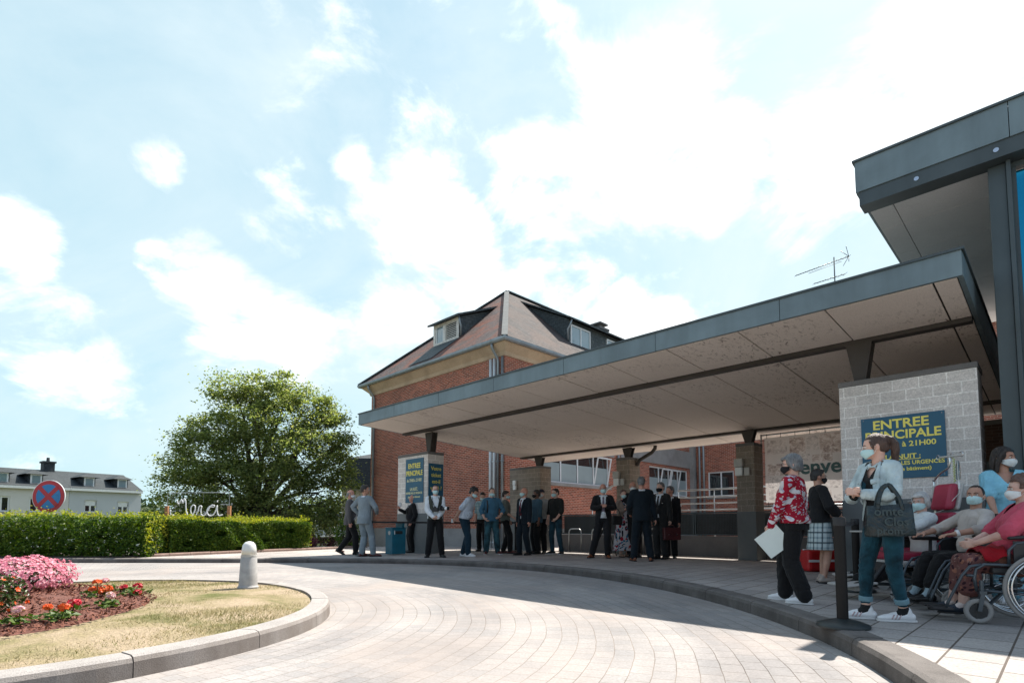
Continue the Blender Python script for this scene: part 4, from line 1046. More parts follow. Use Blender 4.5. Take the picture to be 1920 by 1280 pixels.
# antenna: mast with two yagi booms on the rear wing's roof
an = thing('tv_antenna', 'thin rooftop television antenna with two booms above the canopy', 'antenna', uv(8.0, 32.0, 9.75))
zt = 5.15
mb = MB(); mb.tube([(0, 0, 0), (0, 0, zt)], .03, 8); mb.lathe([(.14, 0), (.14, .02), (.04, .03)], (0, 0, 0), 12); mb.build('mast', M['zinc_dark'], an, True)
def yagi(a, b, z, n, el, name):
    a = Vector((a[0], 0, a[1])); b = Vector((b[0], 0, b[1])); mb = MB(); mb.tube([a, b], .02, 6)
    for i in range(n):
        p = a.lerp(b, i / (n - 1)); w = el * (.6 + .4 * i / (n - 1)); mb.tube([p + Vector((0, -w, 0)), p + Vector((0, w, 0))], .009, 5)
    mb.build(name, M['zinc_dark'], an, True)
yagi((-2.05, 4.15), (.78, 5.2), 0, 13, .17, 'boom'); yagi((-1.1, 3.72), (.55, 4.25), 0, 7, .2, 'boom')
mb = MB(); mb.tube([(-1.35, 0, 4.28), (.4, 0, 4.93)], .012, 6)
for s in (-1, 1):
    mb.tube([(.78, 0, 5.2), (.5, .25 * s, 5.62)], .014, 6); mb.tube([(.78, 0, 5.2), (.62, .25 * s, 4.8)], .014, 6)
mb.build('reflector', M['zinc_dark'], an, True)
# ------------------------------------------------------------------ houses beyond the hedge
hd = Vector((math.sin(R(36.5)), math.cos(R(36.5)), 0)); hrz = math.atan2(hd.y, hd.x)     # row direction (recedes to the right)
end = Vector((-30.25, 45.4, 0))
def row_house(name, label, s0, s1, mat, wins, dorm, chim, zb=-2.2, ze=3.8, zr=5.25):
    """terrace house between s0 and s1 metres back from the row's end; local x along the row, front towards -y"""
    r = thing(name, label, 'house', end - hd * s1 + Vector((0, 0, zb)), hrz, 'terrace houses beyond the hedge'); L = s1 - s0; E_, Rg = ze - zb, zr - zb
    mb = MB(); holes = [(w[0], w[1], w[2] - zb, w[3] - zb) for w in wins]
    xs = sorted({0, L} | {h[0] for h in holes} | {h[1] for h in holes}); zs_ = sorted({0, E_} | {h[2] for h in holes} | {h[3] for h in holes})
    for i in range(len(xs) - 1):
        for j in range(len(zs_) - 1):
            xm, zm = (xs[i] + xs[i + 1]) / 2, (zs_[j] + zs_[j + 1]) / 2
            if any(h[0] < xm < h[1] and h[2] < zm < h[3] for h in holes): continue
            mb.box((xs[i], 0, zs_[j]), (xs[i + 1], .3, zs_[j + 1]))
    mb.build('wall', M[mat], r)
    mb = MB(); mb.prism([(0, .31, 0), (0, 8, 0), (0, 8, E_), (0, 4, Rg - .05), (0, .31, E_)], (.25, 0, 0)); mb.prism([(L - .25, .31, 0), (L - .25, 8, 0), (L - .25, 8, E_), (L - .25, 4, Rg - .05), (L - .25, .31, E_)], (.25, 0, 0)); mb.box((.25, 7.7, 0), (L - .25, 8, E_)); mb.build('gable_wall', M['plaster'] if s0 else M['slate_far'], r)
    mb = MB(); k = (Rg - E_) / 4
    mb.prism([(-.02, -.25, E_ - .25 * k + .02), (-.02, 4, Rg), (-.02, 4, Rg - .12), (-.02, -.25, E_ - .25 * k - .1)], (L + .04, 0, 0)); mb.prism([(-.02, 8.25, E_ - .25 * k + .02), (-.02, 4.003, Rg), (-.02, 4.003, Rg - .12), (-.02, 8.25, E_ - .25 * k - .1)], (L + .04, 0, 0))
    rf = mb.build('roof', M['slate_far'], r)
    mb = MB(); mb.box((0, -.33, E_ - .28), (L, -.2, E_ - .1)); mb.build('gutter', M['white_paint'], r)
    for w in wins:
        a, b, z0, z1 = w[0], w[1], w[2] - zb, w[3] - zb
        mb = MB()
        mb.box((a, .1, z0), (b, .18, z0 + .09)); mb.box((a, .1, z1 - (.42 if w[4] else .1)), (b, .18, z1)); mb.box((a, .1, z0 + .09), (a + .09, .18, z1 - .1)); mb.box((b - .09, .1, z0 + .09), (b, .18, z1 - .1)); mb.box(((a + b) / 2 - .05, .098, z0 + .09), ((a + b) / 2 + .05, .182, z1 - .1))
        wf = mb.build('window', M['white_paint'], r)
        mb = MB(); mb.box((a + .05, .15, z0 + .05), (b - .05, .16, z1 - .05)); mb.build('pane', M['glass'], wf)
        if w[4]:
            mb = MB(); mb.box((a + .12, .175, z0 + .3), ((a + b) / 2 - .08, .19, z1 - .45)); mb.box(((a + b) / 2 + .08, .175, z0 + .3), (b - .12, .19, z1 - .45)); mb.build('net_curtain', M['plaster'], wf)
        mb = MB(); mb.box((a - .1, -.06, z0 - .12), (b + .1, .1, z0 - .003)); mb.build('sill', M['concrete'], wf)
    for x in dorm:
        mb = MB(); y0 = .4; z0 = E_ + k * y0 - .1; z1 = z0 + .82
        mb.box((x - .4, y0, z0), (x + .4, y0 + 2.2, z1)); d = mb.build('dormer', M['slate_far'], r)
        mb = MB(); mb.add([(x - .7, y0 - .25, z1 - .05), (x + .7, y0 - .25, z1 - .05), (x + .7, y0 + 2.4, z1 - .05), (x - .7, y0 + 2.4, z1 - .05), (x, y0 + .5, z1 + .34), (x, y0 + 2.4, z1 + .34)], [(0, 1, 4), (1, 2, 5, 4), (2, 3, 5), (3, 0, 4, 5), (3, 2, 1, 0)]); mb.build('dormer_roof', M['slate_far'], d)
        mb = MB(); mb.box((x - .33, y0 - .04, z0 + .05), (x + .33, y0 - .002, z1 - .06)); mb.build('dormer_frame', M['white_paint'], d)
        mb = MB(); mb.box((x - .23, y0 - .06, z0 + .14), (x + .23, y0 - .043, z1 - .14)); mb.build('dormer_pane', M['glass_pale'], d)
    for x in chim:
        mb = MB(); mb.box((x - .35, 3.6, Rg - .6), (x + .35, 4.4, Rg + .55)); c_ = mb.build('chimney', M['slate_far'], rf)
        mb = MB(); mb.box((x - .42, 3.5, Rg + .55), (x + .42, 4.5, Rg + .68)); mb.lathe([(.12, Rg + .68), (.1, Rg + 1.0)], (x, 4, 0), 10); mb.build('chimney_pot', M['slate_far'], r)
    return r
row_house('terrace_house', 'grey rendered end house of the slate roofed terrace, right of the round sign', 0, 4.75, 'plaster_grey', [(.95, 1.75, 1.92, 2.85, True), (3.1, 3.9, 1.9, 2.82, True)], [1.3, 3.5], [])
row_house('terrace_house', 'cream rendered terrace house with a roof chimney behind the round no stopping sign', 4.77, 10.5, 'plaster', [(1.5, 2.4, 1.88, 2.95, False), (3.45, 4.4, 1.88, 2.92, False)], [2.0, 3.85], [5.35])
row_house('terrace_house', 'nearest cream terrace house cut by the left edge of the picture', 10.52, 18, 'plaster', [(1.5, 2.5, 1.85, 2.95, False), (5, 6, 1.85, 2.95, False)], [2, 5.5], [])
# downpipe of the row's end sits with the end house; low slate roofed annex behind
r = thing('low_annex', 'low slate roofed annex house between the terrace end and the Merci sign', 'house', end + hd * 1.2 + Vector((.2, 1.5, -2.2)), hrz * .35)
mb = MB(); mb.box((0, 0, 0), (5.2, 6, 3.6)); mb.build('wall', M['plaster'], r)
mb = MB(); mb.prism([(-.2, -.3, 3.55), (-.2, 3, 5.3), (-.2, 6.3, 3.55)], (5.6, 0, 0)); mb.build('roof', M['slate_far'], r)
mb = MB(); mb.box((-.2, -.42, 3.4), (5.4, -.31, 3.56)); mb.build('gutter', M['white_paint'], r)
# mansard house beside the brick wing
r = thing('mansard_house', 'pale house with tall dark slate mansard roof just left of the brick wing', 'house', (-10.1, 35, -1.0), R(8))
mb = MB(); mb.box((-.6, 0, 0), (9, 8, 4.2)); mb.build('wall', M['plaster'], r)
mb = MB(); mb.add([(-.8, -.2, 4.28), (9.2, -.2, 4.28), (9.2, 8.2, 4.28), (-.8, 8.2, 4.28), (-.3, .4, 6.2), (8.6, .4, 6.2), (8.6, 7.6, 6.2), (-.3, 7.6, 6.2), (2, 3.5, 7.1), (7, 3.5, 7.1)], [(0, 1, 5, 4), (1, 2, 6, 5), (2, 3, 7, 6), (3, 0, 4, 7), (4, 5, 9, 8), (5, 6, 9), (6, 7, 8, 9), (7, 4, 8), (3, 2, 1, 0)]); mb.build('mansard_roof', M['slate_far'], r)
mb = MB(); mb.box((-.85, -.3, 4.1), (9.2, -.21, 4.3)); mb.box((-.5, -.06, 1.2), (2, -.003, 1.3)); mb.build('gutter', M['pipe_grey'], r)
# white kiosk with lettering, parked van, behind the guard
r = thing('white_kiosk', 'white shop front with dark lettering partly hidden behind the hedge end', 'kiosk', (-13.0, 37, -1.1), 0)
mb = MB(); mb.box((0, 0, 0), (4.2, 3, 1.7)); mb.box((0, 0, 1.7), (.15, 3, 2.6)); mb.box((1.3, 0, 1.7), (1.8, 3, 2.6)); mb.box((2.7, 0, 1.7), (4.2, 3, 2.6)); mb.box((-.1, -.3, 2.6), (4.4, 3.2, 2.85)); mb.build('wall', M['white_paint'], r)
mb = MB(); mb.box((.15, .1, 1.7), (1.3, .15, 2.6)); mb.box((1.8, .1, 1.7), (2.7, .15, 2.6)); mb.build('window', M['glass'], r)
letter(r, 'messagerie', .75, (1.6, -.012, 1.0), M['black_paint'], (PI / 2, 0, 0), .006)
def car(name, label, loc, rz, body, H=1.42, L=4.1):
    r = thing(name, label, 'car', loc, rz); w = .85
    prof = [(-L/2, .35), (-L/2 + .05, .75), (-L/2 + .7, .85), (-L/2 + 1.35, H - .05), (-L/2 + 1.8, H), (L/2 - 1.1, H), (L/2 - .35, .95), (L/2, .8), (L/2, .35)]
    mb = MB(); mb.prism([(x, -w, z) for x, z in prof], (0, 2 * w, 0)); mb.build('body', body, r, 30, bevel=.06)
    mb = MB()
    for s in (-1, 1): mb.prism([(-L/2 + 1.0, s * (w + .004), .88), (-L/2 + 1.45, s * (w + .004), H - .1), (L/2 - 1.1, s * (w + .004), H - .1), (L/2 - .55, s * (w + .004), .95)], (0, -.02 * s, 0))
    mb.build('side_window', M['glass'], r)
    for x in (-L/2 + .8, L/2 - .8):
        for s in (-1, 1):
            mb = MB(); mb.tube([(x, s * (w - .18), .31), (x, s * (w + .01), .31)], .31, 18); wo = mb.build('wheel', M['black_rubber'], r, 40)
            mb = MB(); mb.tube([(x, s * (w + .012), .31), (x, s * (w + .02), .31)], .2, 14); mb.build('rim', M['plastic_grey'], wo, 40)
    return r
car('parked_car', 'silver parked car mostly hidden behind the dark red shrubs by the guard', (-10.9, 33.5, terrain_z(-10.9, 33.5)), 0, plain('silver_car_paint', (.5, .52, .53), .3, .03, metal=.4, coat=.5), 1.35)
car('parked_car', 'small blue grey car parked behind the Merci sign posts', (-16.5, 35, terrain_z(-16.5, 35)), R(5), plain('blue_car_paint', (.12, .2, .33), .3, .03, metal=.3, coat=.5), 1.6)

# ------------------------------------------------------------------ hedges, shrubs, trees
def leaf_obj(name, P, size, aspect, mat, parent=None, up=0.3, jit=.35, cup=.25):
    V, Fq = rand_quads(np.asarray(P), size, aspect, up, jit, cup=cup); return raw_mesh(name, V, Fq, mat, parent)
hedge_leaf = leafmat('hornbeam_leaves', [(0.025, 0.06, 0.010), (0.05, 0.11, 0.014), (0.10, 0.18, 0.022), (0.20, 0.26, 0.035)], .45, .42, (1.0, 1.0, .30))
tip_leaf = leafmat('young_hedge_leaves', [(0.16, 0.24, 0.02), (0.32, 0.37, 0.035), (0.48, 0.46, 0.07)], .5, .5, (1.0, .95, .3))
twig = plain('brown_twigs', (0.06, 0.04, 0.028), .9, .2, 10)
def hedge(name, label, x0, x1, y0, y1, z0, z1, loc, rz, n, ntip, leaf=.055):
    r = thing(name, label, 'hedge', loc, rz, 'clipped hedges'); P = []
    bump_ = lambda a, b: .06 * math.sin(a * 2.1 + b * 3) + .05 * math.sin(a * 4.7 - b * 2.2) + .03 * math.sin(a * 9 + b * 7)
    while len(P) < n:
        f_ = random.random(); d = abs(random.gauss(0, .07))
        x = random.uniform(x0, x1); y = random.uniform(y0, y1); z = random.uniform(z0, z1)
        if f_ < .58: y = y0 + d + bump_(x, z) * .8
        elif f_ < .78: z = z1 - d + bump_(x, y) * .6
        elif f_ < .84: y = y1 - d
        elif f_ < .92: x = x1 - d + bump_(y, z) * .8
        elif f_ < .95: x = x0 + d
        if random.random() < .25 and z < z0 + .12: continue
        if math.sin(x * 5.3 + z * 7.1) + math.sin(x * 3.1 - z * 9.7 + y) < -1.55: continue
        P.append((x, y, z))
    leaf_obj('foliage', P, leaf, .62, hedge_leaf, r)
    T = []
    while len(T) < ntip:
        x = random.uniform(x0, x1); y = random.uniform(y0 - .02, y1)
        if random.random() < .12: T.append((x1 + abs(random.gauss(0, .04)), y, random.uniform(z0 + .1, z1)))
        else: T.append((x, y, z1 + bump_(x, y) * .6 + abs(random.gauss(0, .05)) * (1 + max(0, math.sin(x * 3.3)) * .8)))
    leaf_obj('shoot_tips', T, leaf, .6, tip_leaf, r, .1)
    mb = MB()
    for i in range(int((x1 - x0) * 5)):
        x = random.uniform(x0 + .05, x1 - .05); y = random.uniform(y0 + .2, y1 - .1)
        p = Vector((x, y, z0 - .05)); q = p + Vector((random.uniform(-.15, .15), random.uniform(-.2, .2), (z1 - z0) * random.uniform(.7, 1)))
        mb.tube([p, (p + q) / 2 + Vector((random.uniform(-.05, .05), 0, 0)), q], [.012, .009, .004], 5)
    mb.bar((x0 + .05, (y0 + y1) / 2, z0 - .03), (x1 - .05, (y0 + y1) / 2, z0 - .03), (y1 - y0) * .9, .05)
    mb.build('stems', twig, r)
    # a denser inner mass of leaves, so that nothing shows through
    I = [(random.uniform(x0 + .1, x1 - .12), random.uniform(y0 + .12, y1 - .1), random.uniform(z0, z1 - .12)) for _ in range(int(n * .22))]
    leaf_obj('inner_foliage', I, leaf * 2.4, .8, hedge_leaf, r)
    return r
hedge('hedge', 'tall clipped green hedge with bright tips behind the flower island at the far left', -13.5, 0, 0, .95, 0, 0.99, (-8.95, 13.62, .08), 0, 30000, 4200, .06)
hl = Vector((-6.5, 18.0, 0)) - Vector((-8.75, 14.35, 0))
hedge('hedge', 'second lower clipped hedge running back beneath the big tree and the Merci sign', 0, hl.length, 0, .9, 0, .92, (-8.75, 14.35, .05), math.atan2(hl.y, hl.x), 26000, 3600, .055)
red_leaf = leafmat('dark_red_leaves', [(0.05, 0.012, 0.02), (0.11, 0.03, 0.045), (0.22, 0.08, 0.08)], .5, .2, (1, .5, .5))
def shrub(name, label, c, rx, ry, h, n, mat, leaf=.07, group=None):
    r = thing(name, label, 'shrub', c, 0, group); P = []
    while len(P) < n:
        d = rng.normal(size=3); d /= np.linalg.norm(d); k = random.uniform(.6, 1.02) * (1 + .15 * math.sin(d[0] * 7 + d[2] * 5))
        z = h * .5 + d[2] * k * h * .5
        if z > 0: P.append((d[0] * k * rx, d[1] * k * ry, z))
    leaf_obj('foliage', P, leaf, .6, mat, r)
    mb = MB(); mb.ball((0, 0, -.05), .07, 8, 6)
    for i in range(9): a = random.uniform(0, 6.28); mb.tube([(0, 0, -.1), (math.cos(a) * rx * .3, math.sin(a) * ry * .3, h * .45), (math.cos(a) * rx * .6, math.sin(a) * ry * .6, h * .85)], [.018, .012, .005], 5)
    mb.build('stems', twig, r); return r
gz = terrain_z
shrub('dark_red_shrub', 'dark red leaved shrub right behind the end of the second hedge', (-7.7, 20.6, -.1), .55, .5, .62, 1300, red_leaf)
for i, (x, y, w, lab) in enumerate([(-9.9, 26, 1.2, 'dark red clipped shrub left of the guard, beyond the hedge end'), (-8.0, 26.5, 1.1, 'dark red clipped shrub right of the guard')]):
    shrub('dark_red_shrub', lab, (x, y, -.45), w, .6, .95, 1500, red_leaf, .08, 'dark red shrubs near the guard')
shrub('green_shrub', 'dark green shrub behind the grey suited pair beside the brick wing', (-6.55, 22.4, -.2), .62, .5, 1.35, 1800, hedge_leaf, .075)

def tree(name, label, base, H, crown, n_leaf, leaf, mat, trunk_r, seed=3, limbs=9):
    """crown: list of (x, y, z, rx, ry, rz) lobes relative to the base"""
    rg = random.Random(seed); r = thing(name, label, 'tree', base)
    mb = MB(); mb.tube([(0, 0, -.3), (.03, 0, .6), (.0, .05, H * .22), (.08, 0, H * .36)], [trunk_r * 1.5, trunk_r * 1.1, trunk_r, trunk_r * .8], 12)
    tips = []
    bark = plain('dark_bark', (0.055, 0.043, 0.035), .95, .3, 12, .6, 30)
    for i, (x, y, z, a, b, c_) in enumerate(crown):
        p0 = Vector((0.03, 0, H * rg.uniform(.14, .34))); p3 = Vector((x, y, z + c_ * .3)); m1 = p0.lerp(p3, .35) + Vector((rg.uniform(-.3, .3), rg.uniform(-.3, .3), .4)); m2 = p0.lerp(p3, .7) + Vector((rg.uniform(-.3, .3), rg.uniform(-.3, .3), .25))
        mb.tube([p0, m1, m2, p3], [trunk_r * .45, trunk_r * .3, trunk_r * .17, trunk_r * .05], 7)
        for k in range(7):
            d = Vector((rg.gauss(0, 1), rg.gauss(0, 1), rg.gauss(.2, .8))).normalized(); q = m2.lerp(p3, rg.random()); e_ = Vector((x + d.x * a * .95, y + d.y * b * .95, z + d.z * c_ * .95))
            mb.tube([q, q.lerp(e_, .5) + Vector((rg.uniform(-.15, .15),) * 3), e_], [trunk_r * .11, trunk_r * .06, .006], 5); tips.append(e_)
    mb.build('trunk', bark, r, True)
    P = []; vols = [a * b * c_ for *_, a, b, c_ in crown]; tot = sum(v ** .8 for v in vols)
    for (x, y, z, a, b, c_), v in zip(crown, vols):
        m = int(n_leaf * v ** .8 / tot); clumps = []
        for _ in range(max(10, int(m / 85))):
            d = np.array([rg.gauss(0, 1), rg.gauss(0, 1), rg.gauss(0, 1)]); d /= np.linalg.norm(d); k = rg.uniform(.45, 1.03) ** .6
            clumps.append((x + d[0] * a * k, y + d[1] * b * k, z + d[2] * c_ * k, rg.uniform(.16, .40)))
        for j in range(m):
            cx, cy, cz, cr = clumps[j % len(clumps)]; P.append((cx + rg.gauss(0, cr), cy + rg.gauss(0, cr), cz + rg.gauss(0, cr * .5)))
    leaf_obj('crown', P, leaf, .68, mat, r, .8, .4, .3)
    return r
chest = leafmat('chestnut_leaves', [(0.07, 0.11, 0.04), (0.15, 0.205, 0.07), (0.26, 0.31, 0.125), (0.38, 0.40, 0.19)], .4, .62, (1.15, 1.15, .6))
TX, TY = -12.4, 27.0
lob = [(-3.2, 0, 2.4, 1.4, 1.5, 1.3), (-3.6, .3, 3.7, 1.05, 1.2, .85), (-2.1, -.6, 4.0, 1.8, 1.7, 1.5), (-2.2, .3, 5.4, 1.25, 1.4, 1.0), (-.9, .3, 6.2, 1.5, 1.6, 1.2), (-1.3, -.2, 7.35, 1.0, 1.1, .8), (.2, .2, 7.3, 1.2, 1.3, 1.0), (1.4, 0, 7.3, 1.1, 1.2, .95), (2.4, .2, 6.4, 1.2, 1.3, 1.1), (1.0, -.5, 5.6, 1.6, 1.5, 1.2),
       (3.2, .1, 5.1, 1.2, 1.3, 1.2), (2.3, -.7, 4.0, 1.7, 1.6, 1.3), (3.6, 0, 3.4, 1.1, 1.2, 1.0), (3.2, -.3, 2.0, 1.3, 1.3, 1.1), (1.2, -1, 2.6, 1.7, 1.5, 1.2), (-.9, -1.0, 2.7, 1.7, 1.5, 1.2), (0, .2, 4.2, 1.6, 1.6, 1.3), (-1.5, -.6, 1.2, 1.7, 1.3, .7), (1.6, -.6, 1.2, 1.8, 1.3, .7), (3.9, -.2, 1.4, .8, .9, .8), (4.1, .2, 4.4, .75, .9, .8), (4.2, 0, 2.6, .7, .8, .8), (3.3, .3, 6.2, .8, .9, .7), (-2.8, -.8, .75, 1.2, 1, .7), (3.1, -.8, .6, 1.2, 1, .7), (0, -1.2, .7, 1.6, 1, .7)]
tree('chestnut_tree', 'large spreading chestnut tree standing behind the hedge left of the brick wing', (TX, TY, -.4), 7.2, [(x, y, z + .55, a, b, c_) for x, y, z, a, b, c_ in lob], 78000, .12, chest, .30)
# wooded skyline far behind the houses (one mass)
wood = leafmat('distant_wood_leaves', [(0.05, 0.085, 0.04), (0.08, 0.115, 0.05), (0.12, 0.145, 0.06)], .7, .2)
P = []
for i in range(46):
    x = -96 + i * 1.55 + random.uniform(-.6, .6); y = 104 + random.uniform(-6, 10); zt = 2.6 + 1.6 * math.sin(i * .5) * .5 + random.uniform(-.4, .9); rr = random.uniform(1.8, 3)
    for k in range(230):
        d = rng.normal(size=3); d /= np.linalg.norm(d); P.append((x + d[0] * rr, y + d[1] * rr, zt + d[2] * rr * 1.15 + (0 if k % 2 else -2.2)))
tag(leaf_obj('distant_wood', P, .75, .7, wood), 'low wooded skyline beyond the houses', 'woodland', kind='stuff')

# ------------------------------------------------------------------ flower bed
pink_petal = leafmat('pink_azalea_petals', [(0.52, 0.13, 0.22), (0.70, 0.27, 0.35), (0.84, 0.52, 0.57)], .5, .35, (1, .8, .85))
dark_leaf = leafmat('dark_glossy_leaves', [(0.02, 0.04, 0.012), (0.045, 0.08, 0.02), (0.09, 0.13, 0.035), (0.12, 0.05, 0.02)], .35, .2)
def blossoms(centres, size, petals, mat, name, parent, cupv=.35):
    V = []; Fq = []
    for c_, up in centres:
        c_ = Vector(c_); up = Vector(up).normalized(); s = up.orthogonal().normalized(); q = up.cross(s); a0 = random.uniform(0, 6); sz = size * random.uniform(.75, 1.2)
        for k in range(petals):
            a = a0 + 2 * PI * k / petals; d = s * math.cos(a) + q * math.sin(a); e_ = up.cross(d); b = len(V)
            V += [c_, c_ + d * sz * .6 + e_ * sz * .42 + up * sz * cupv * .5, c_ + d * sz * 1.05 + up * sz * cupv, c_ + d * sz * .6 - e_ * sz * .42 + up * sz * cupv * .5]; Fq.append((b, b + 1, b + 2, b + 3))
    return raw_mesh(name, [tuple(v) for v in V], Fq, mat, parent)
def bush(name, label, px, py, w, h, nb, nl, petal, size, dens_front=True):
    b = G(px, py, .05); b.z = z_bed(b.x, b.y); r = thing(name, label, 'flowering shrub', b); P = []; Cn = []
    for _ in range(nl):
        d = Vector((random.gauss(0, 1), random.gauss(0, 1), random.gauss(.3, 1))).normalized(); k = random.uniform(.5, .98); P.append((d.x * w / 2 * k, d.y * w / 2 * k, max(.01, h * .42 + d.z * h * .55 * k)))
    leaf_obj('foliage', P, .035, .5, dark_leaf, r)
    for _ in range(nb):
        d = Vector((random.gauss(0, 1), random.gauss(0, 1), random.gauss(.45, .9))).normalized(); k = random.uniform(.9, 1.06) + .09 * math.sin(d.x * 9 + d.z * 6) + .06 * math.sin(d.y * 13)
        z = h * .42 + d.z * h * .58 * k
        if z < .03: continue
        Cn.append(((d.x * w / 2 * k, d.y * w / 2 * k, z), d + Vector((random.gauss(0, .4), random.gauss(0, .4), .3))))
    blossoms(Cn, size, 5, petal, 'blossom', r)
    mb = MB(); mb.ball((0, 0, -.02), .04, 8, 6)
    for i in range(12): a = random.uniform(0, 6.28); mb.tube([(0, 0, -.03), (math.cos(a) * w * .2, math.sin(a) * w * .2, h * .4), (math.cos(a) * w * .36, math.sin(a) * w * .36, h * .75)], [.01, .007, .003], 5)
    mb.build('stems', twig, r); return r
bush('azalea_bush', 'big rounded azalea bush covered in pink blossom on the mulched bed', 34, 1110, 1.02, .385, 1700, 1300, pink_petal, .0215)
orange_petal = leafmat('orange_red_petals', [(0.62, 0.05, 0.01), (0.78, 0.11, 0.02), (0.85, 0.2, 0.05)], .5, .25)
bush('rose_bush', 'dark leaved shrub with a few orange red flowers at the left picture edge', -20, 1152, .56, .37, 30, 1500, orange_petal, .022)
red_petal = leafmat('crimson_petals', [(0.40, 0.005, 0.02), (0.62, 0.02, 0.05), (0.72, 0.06, 0.09)], .5, .25)
pale_petal = leafmat('pale_pink_petals', [(0.68, 0.25, 0.36), (0.80, 0.45, 0.52), (0.86, 0.62, 0.66)], .5, .3)
gleaf = leafmat('geranium_leaves', [(0.05, 0.09, 0.02), (0.09, 0.15, 0.03), (0.15, 0.21, 0.05)], .5, .3)
def geranium(label, px, py, h, heads, petal, leaves=60, spread=.11):
    heads = [(a, b * .62, c * .85) for a, b, c in heads]; h *= .7; leaves = int(leaves * .7)
    b = G(px, py, .05); b.z = z_bed(b.x, b.y); r = thing('geranium', label, 'flower', b, 0, 'geraniums planted in the bark mulch')
    P = [(random.gauss(0, spread * .6), random.gauss(0, spread * .6), random.uniform(.02, h * .42)) for _ in range(leaves)]
    leaf_obj('leaves', P, .05, .85, gleaf, r, 1.0)
    mb = MB(); Cn = []
    for hx, hz, rr in heads:
        c_ = Vector((hx, random.uniform(-.03, .03), hz)); mb.tube([(hx * .3, 0, 0), (hx * .7, 0, hz * .6), c_], [.006, .005, .004], 6)
        for _ in range(26):
            d = Vector((random.gauss(0, 1), random.gauss(0, 1), random.gauss(.4, .8))).normalized(); Cn.append((c_ + Vector((d.x * rr, d.y * rr, d.z * rr * .6)), d))
    mb.build('stem', gleaf, r); blossoms(Cn, .019, 5, petal, 'flower_head', r, .2)
geranium('pale pink geranium standing alone in front of the dark rose bush', 33, 1172, .24, [(.02, .21, .05)], pale_petal, 70, .09)
geranium('orange red geranium with two heads in the front of the bed', 108, 1164, .22, [(-.09, .19, .035), (.06, .19, .05)], orange_petal, 110, .13)
geranium('crimson geranium behind the front orange one', 133, 1151, .24, [(.03, .16, .055)], red_petal, 50, .08)
geranium('orange geranium cluster with several heads at the back of the bed', 185, 1122, .26, [(-.07, .13, .06), (.09, .15, .07), (-.03, .26, .05), (.02, .1, .05)], orange_petal, 60, .12)
geranium('pale pink geranium in front of the orange cluster', 200, 1140, .24, [(.01, .19, .05)], pale_petal, 60, .08)
geranium('small pale pink geranium head behind the orange cluster', 203, 1110, .24, [(-.02, .20, .045)], pale_petal, 30, .06)
geranium('small magenta geranium between the orange and crimson ones', 233, 1112, .16, [(.0, .1, .045)], red_petal, 40, .08)
geranium('double headed crimson geranium at the right tip of the bed', 252, 1119, .2, [(.02, .17, .055), (.05, .07, .05)], red_petal, 70, .11)

# ------------------------------------------------------------------ bollard, no stopping sign, Merci sign, stanchions, bin
b = G(465, 1102, z_lawn(-3.3, 7.0)); d_ = b.y
r = thing('bollard_lamp', 'short pale grey bollard lamp with clear domed top on the island lawn', 'bollard', b)
sc_ = d_ / F
mb = MB(); mb.lathe([(.125, -.02), (.128, .02), (.118, .03), (.113, .05), (.098, .40), (.094, .405)], (0, 0, 0), 32); mb.build('body', M['bollard'], r, 40)
mb = MB(); mb.lathe([(.098, .405), (.098, .425), (.07, .43), (.05, .432)], (0, 0, 0), 28); mb.build('collar', M['plastic_grey'], r, 40)
mb = MB(); mb.lathe([(.093, .427), (.09, .50), (.078, .56), (.05, .595), (.015, .607), (.002, .608)], (0, 0, 0), 28); mb.build('dome', plain('opal_dome', (.66, .66, .64), .12, .04, coat=.6), r, True)
r = thing('no_stopping_sign', 'round red and blue no stopping sign rising above the left hedge', 'road sign', (-12.45, 14.95, 0.1))
zc = 1.53; Rr = .445
mb = MB(); mb.tube([(0, .05, -.2), (0, .05, zc + .3)], .03, 12); mb.build('post', M['galv'], r, True)
def disc(rad, y0, y1, n=48): m_ = MB(); m_.tube([(0, y0, zc), (0, y1, zc)], rad, n); return m_
disc(Rr, .0, .02).build('plate', M['plastic_white'], r, 30)
disc(Rr * .965, -.004, -.001).build('red_ring', M['red_paint'], r, 30)
disc(Rr * .74, -.009, -.005).build('blue_field', M['blue_paint'], r, 30)
mb = MB()
for a in (PI / 4, -PI / 4):
    d = Vector((math.cos(a), 0, math.sin(a))) * Rr * .76; mb.bar(Vector((0, -.0115 - (.002 if a < 0 else 0), zc)) - d, Vector((0, -.0115 - (.002 if a < 0 else 0), zc)) + d, .003, .11)
mb.build('cross', M['red_paint'], r)
mb = MB(); mb.tube([(0, .03, zc - .25), (0, .07, zc - .25)], .045, 10); mb.lathe([(.04, zc + .3), (.04, zc + .32), (.01, zc + .33)], (0, .05, 0), 12); mb.build('clamp', M['galv'], r)
# Merci: bent white tube letters on wires between two timber posts
dm_ = 20.0; q = dm_ / F
mx = lambda px: (px - 371) * q
mz = lambda py: CZ + (987 - py) * q
r = thing('merci_sign', 'white tube lettering reading Merci hung between two timber posts above the hedge', 'sign', ((371 - PX) * q, dm_, 0))
for px in (313, 430):
    mb = MB(); mb.box((mx(px) - .055, -.05, -.4), (mx(px) + .055, .05, mz(948))); mb.build('post', M['wood_post'], r, bevel=.008)
mb = MB(); mb.tube([(mx(313.5), 0, mz(948)), (mx(314), 0, mz(923.5)), (mx(429.5), 0, mz(922.5)), (mx(430), 0, mz(948))], .012, 6); mb.tube([(mx(313), 0, mz(958)), (mx(330), 0, mz(958))], .008, 5); mb.tube([(mx(413), 0, mz(945)), (mx(430), 0, mz(945))], .008, 5)
for px in (322, 340, 381): mb.tube([(mx(px), 0, mz(923)), (mx(px), 0, mz(942))], .004, 4)
mb.build('wire_frame', M['galv'], r)
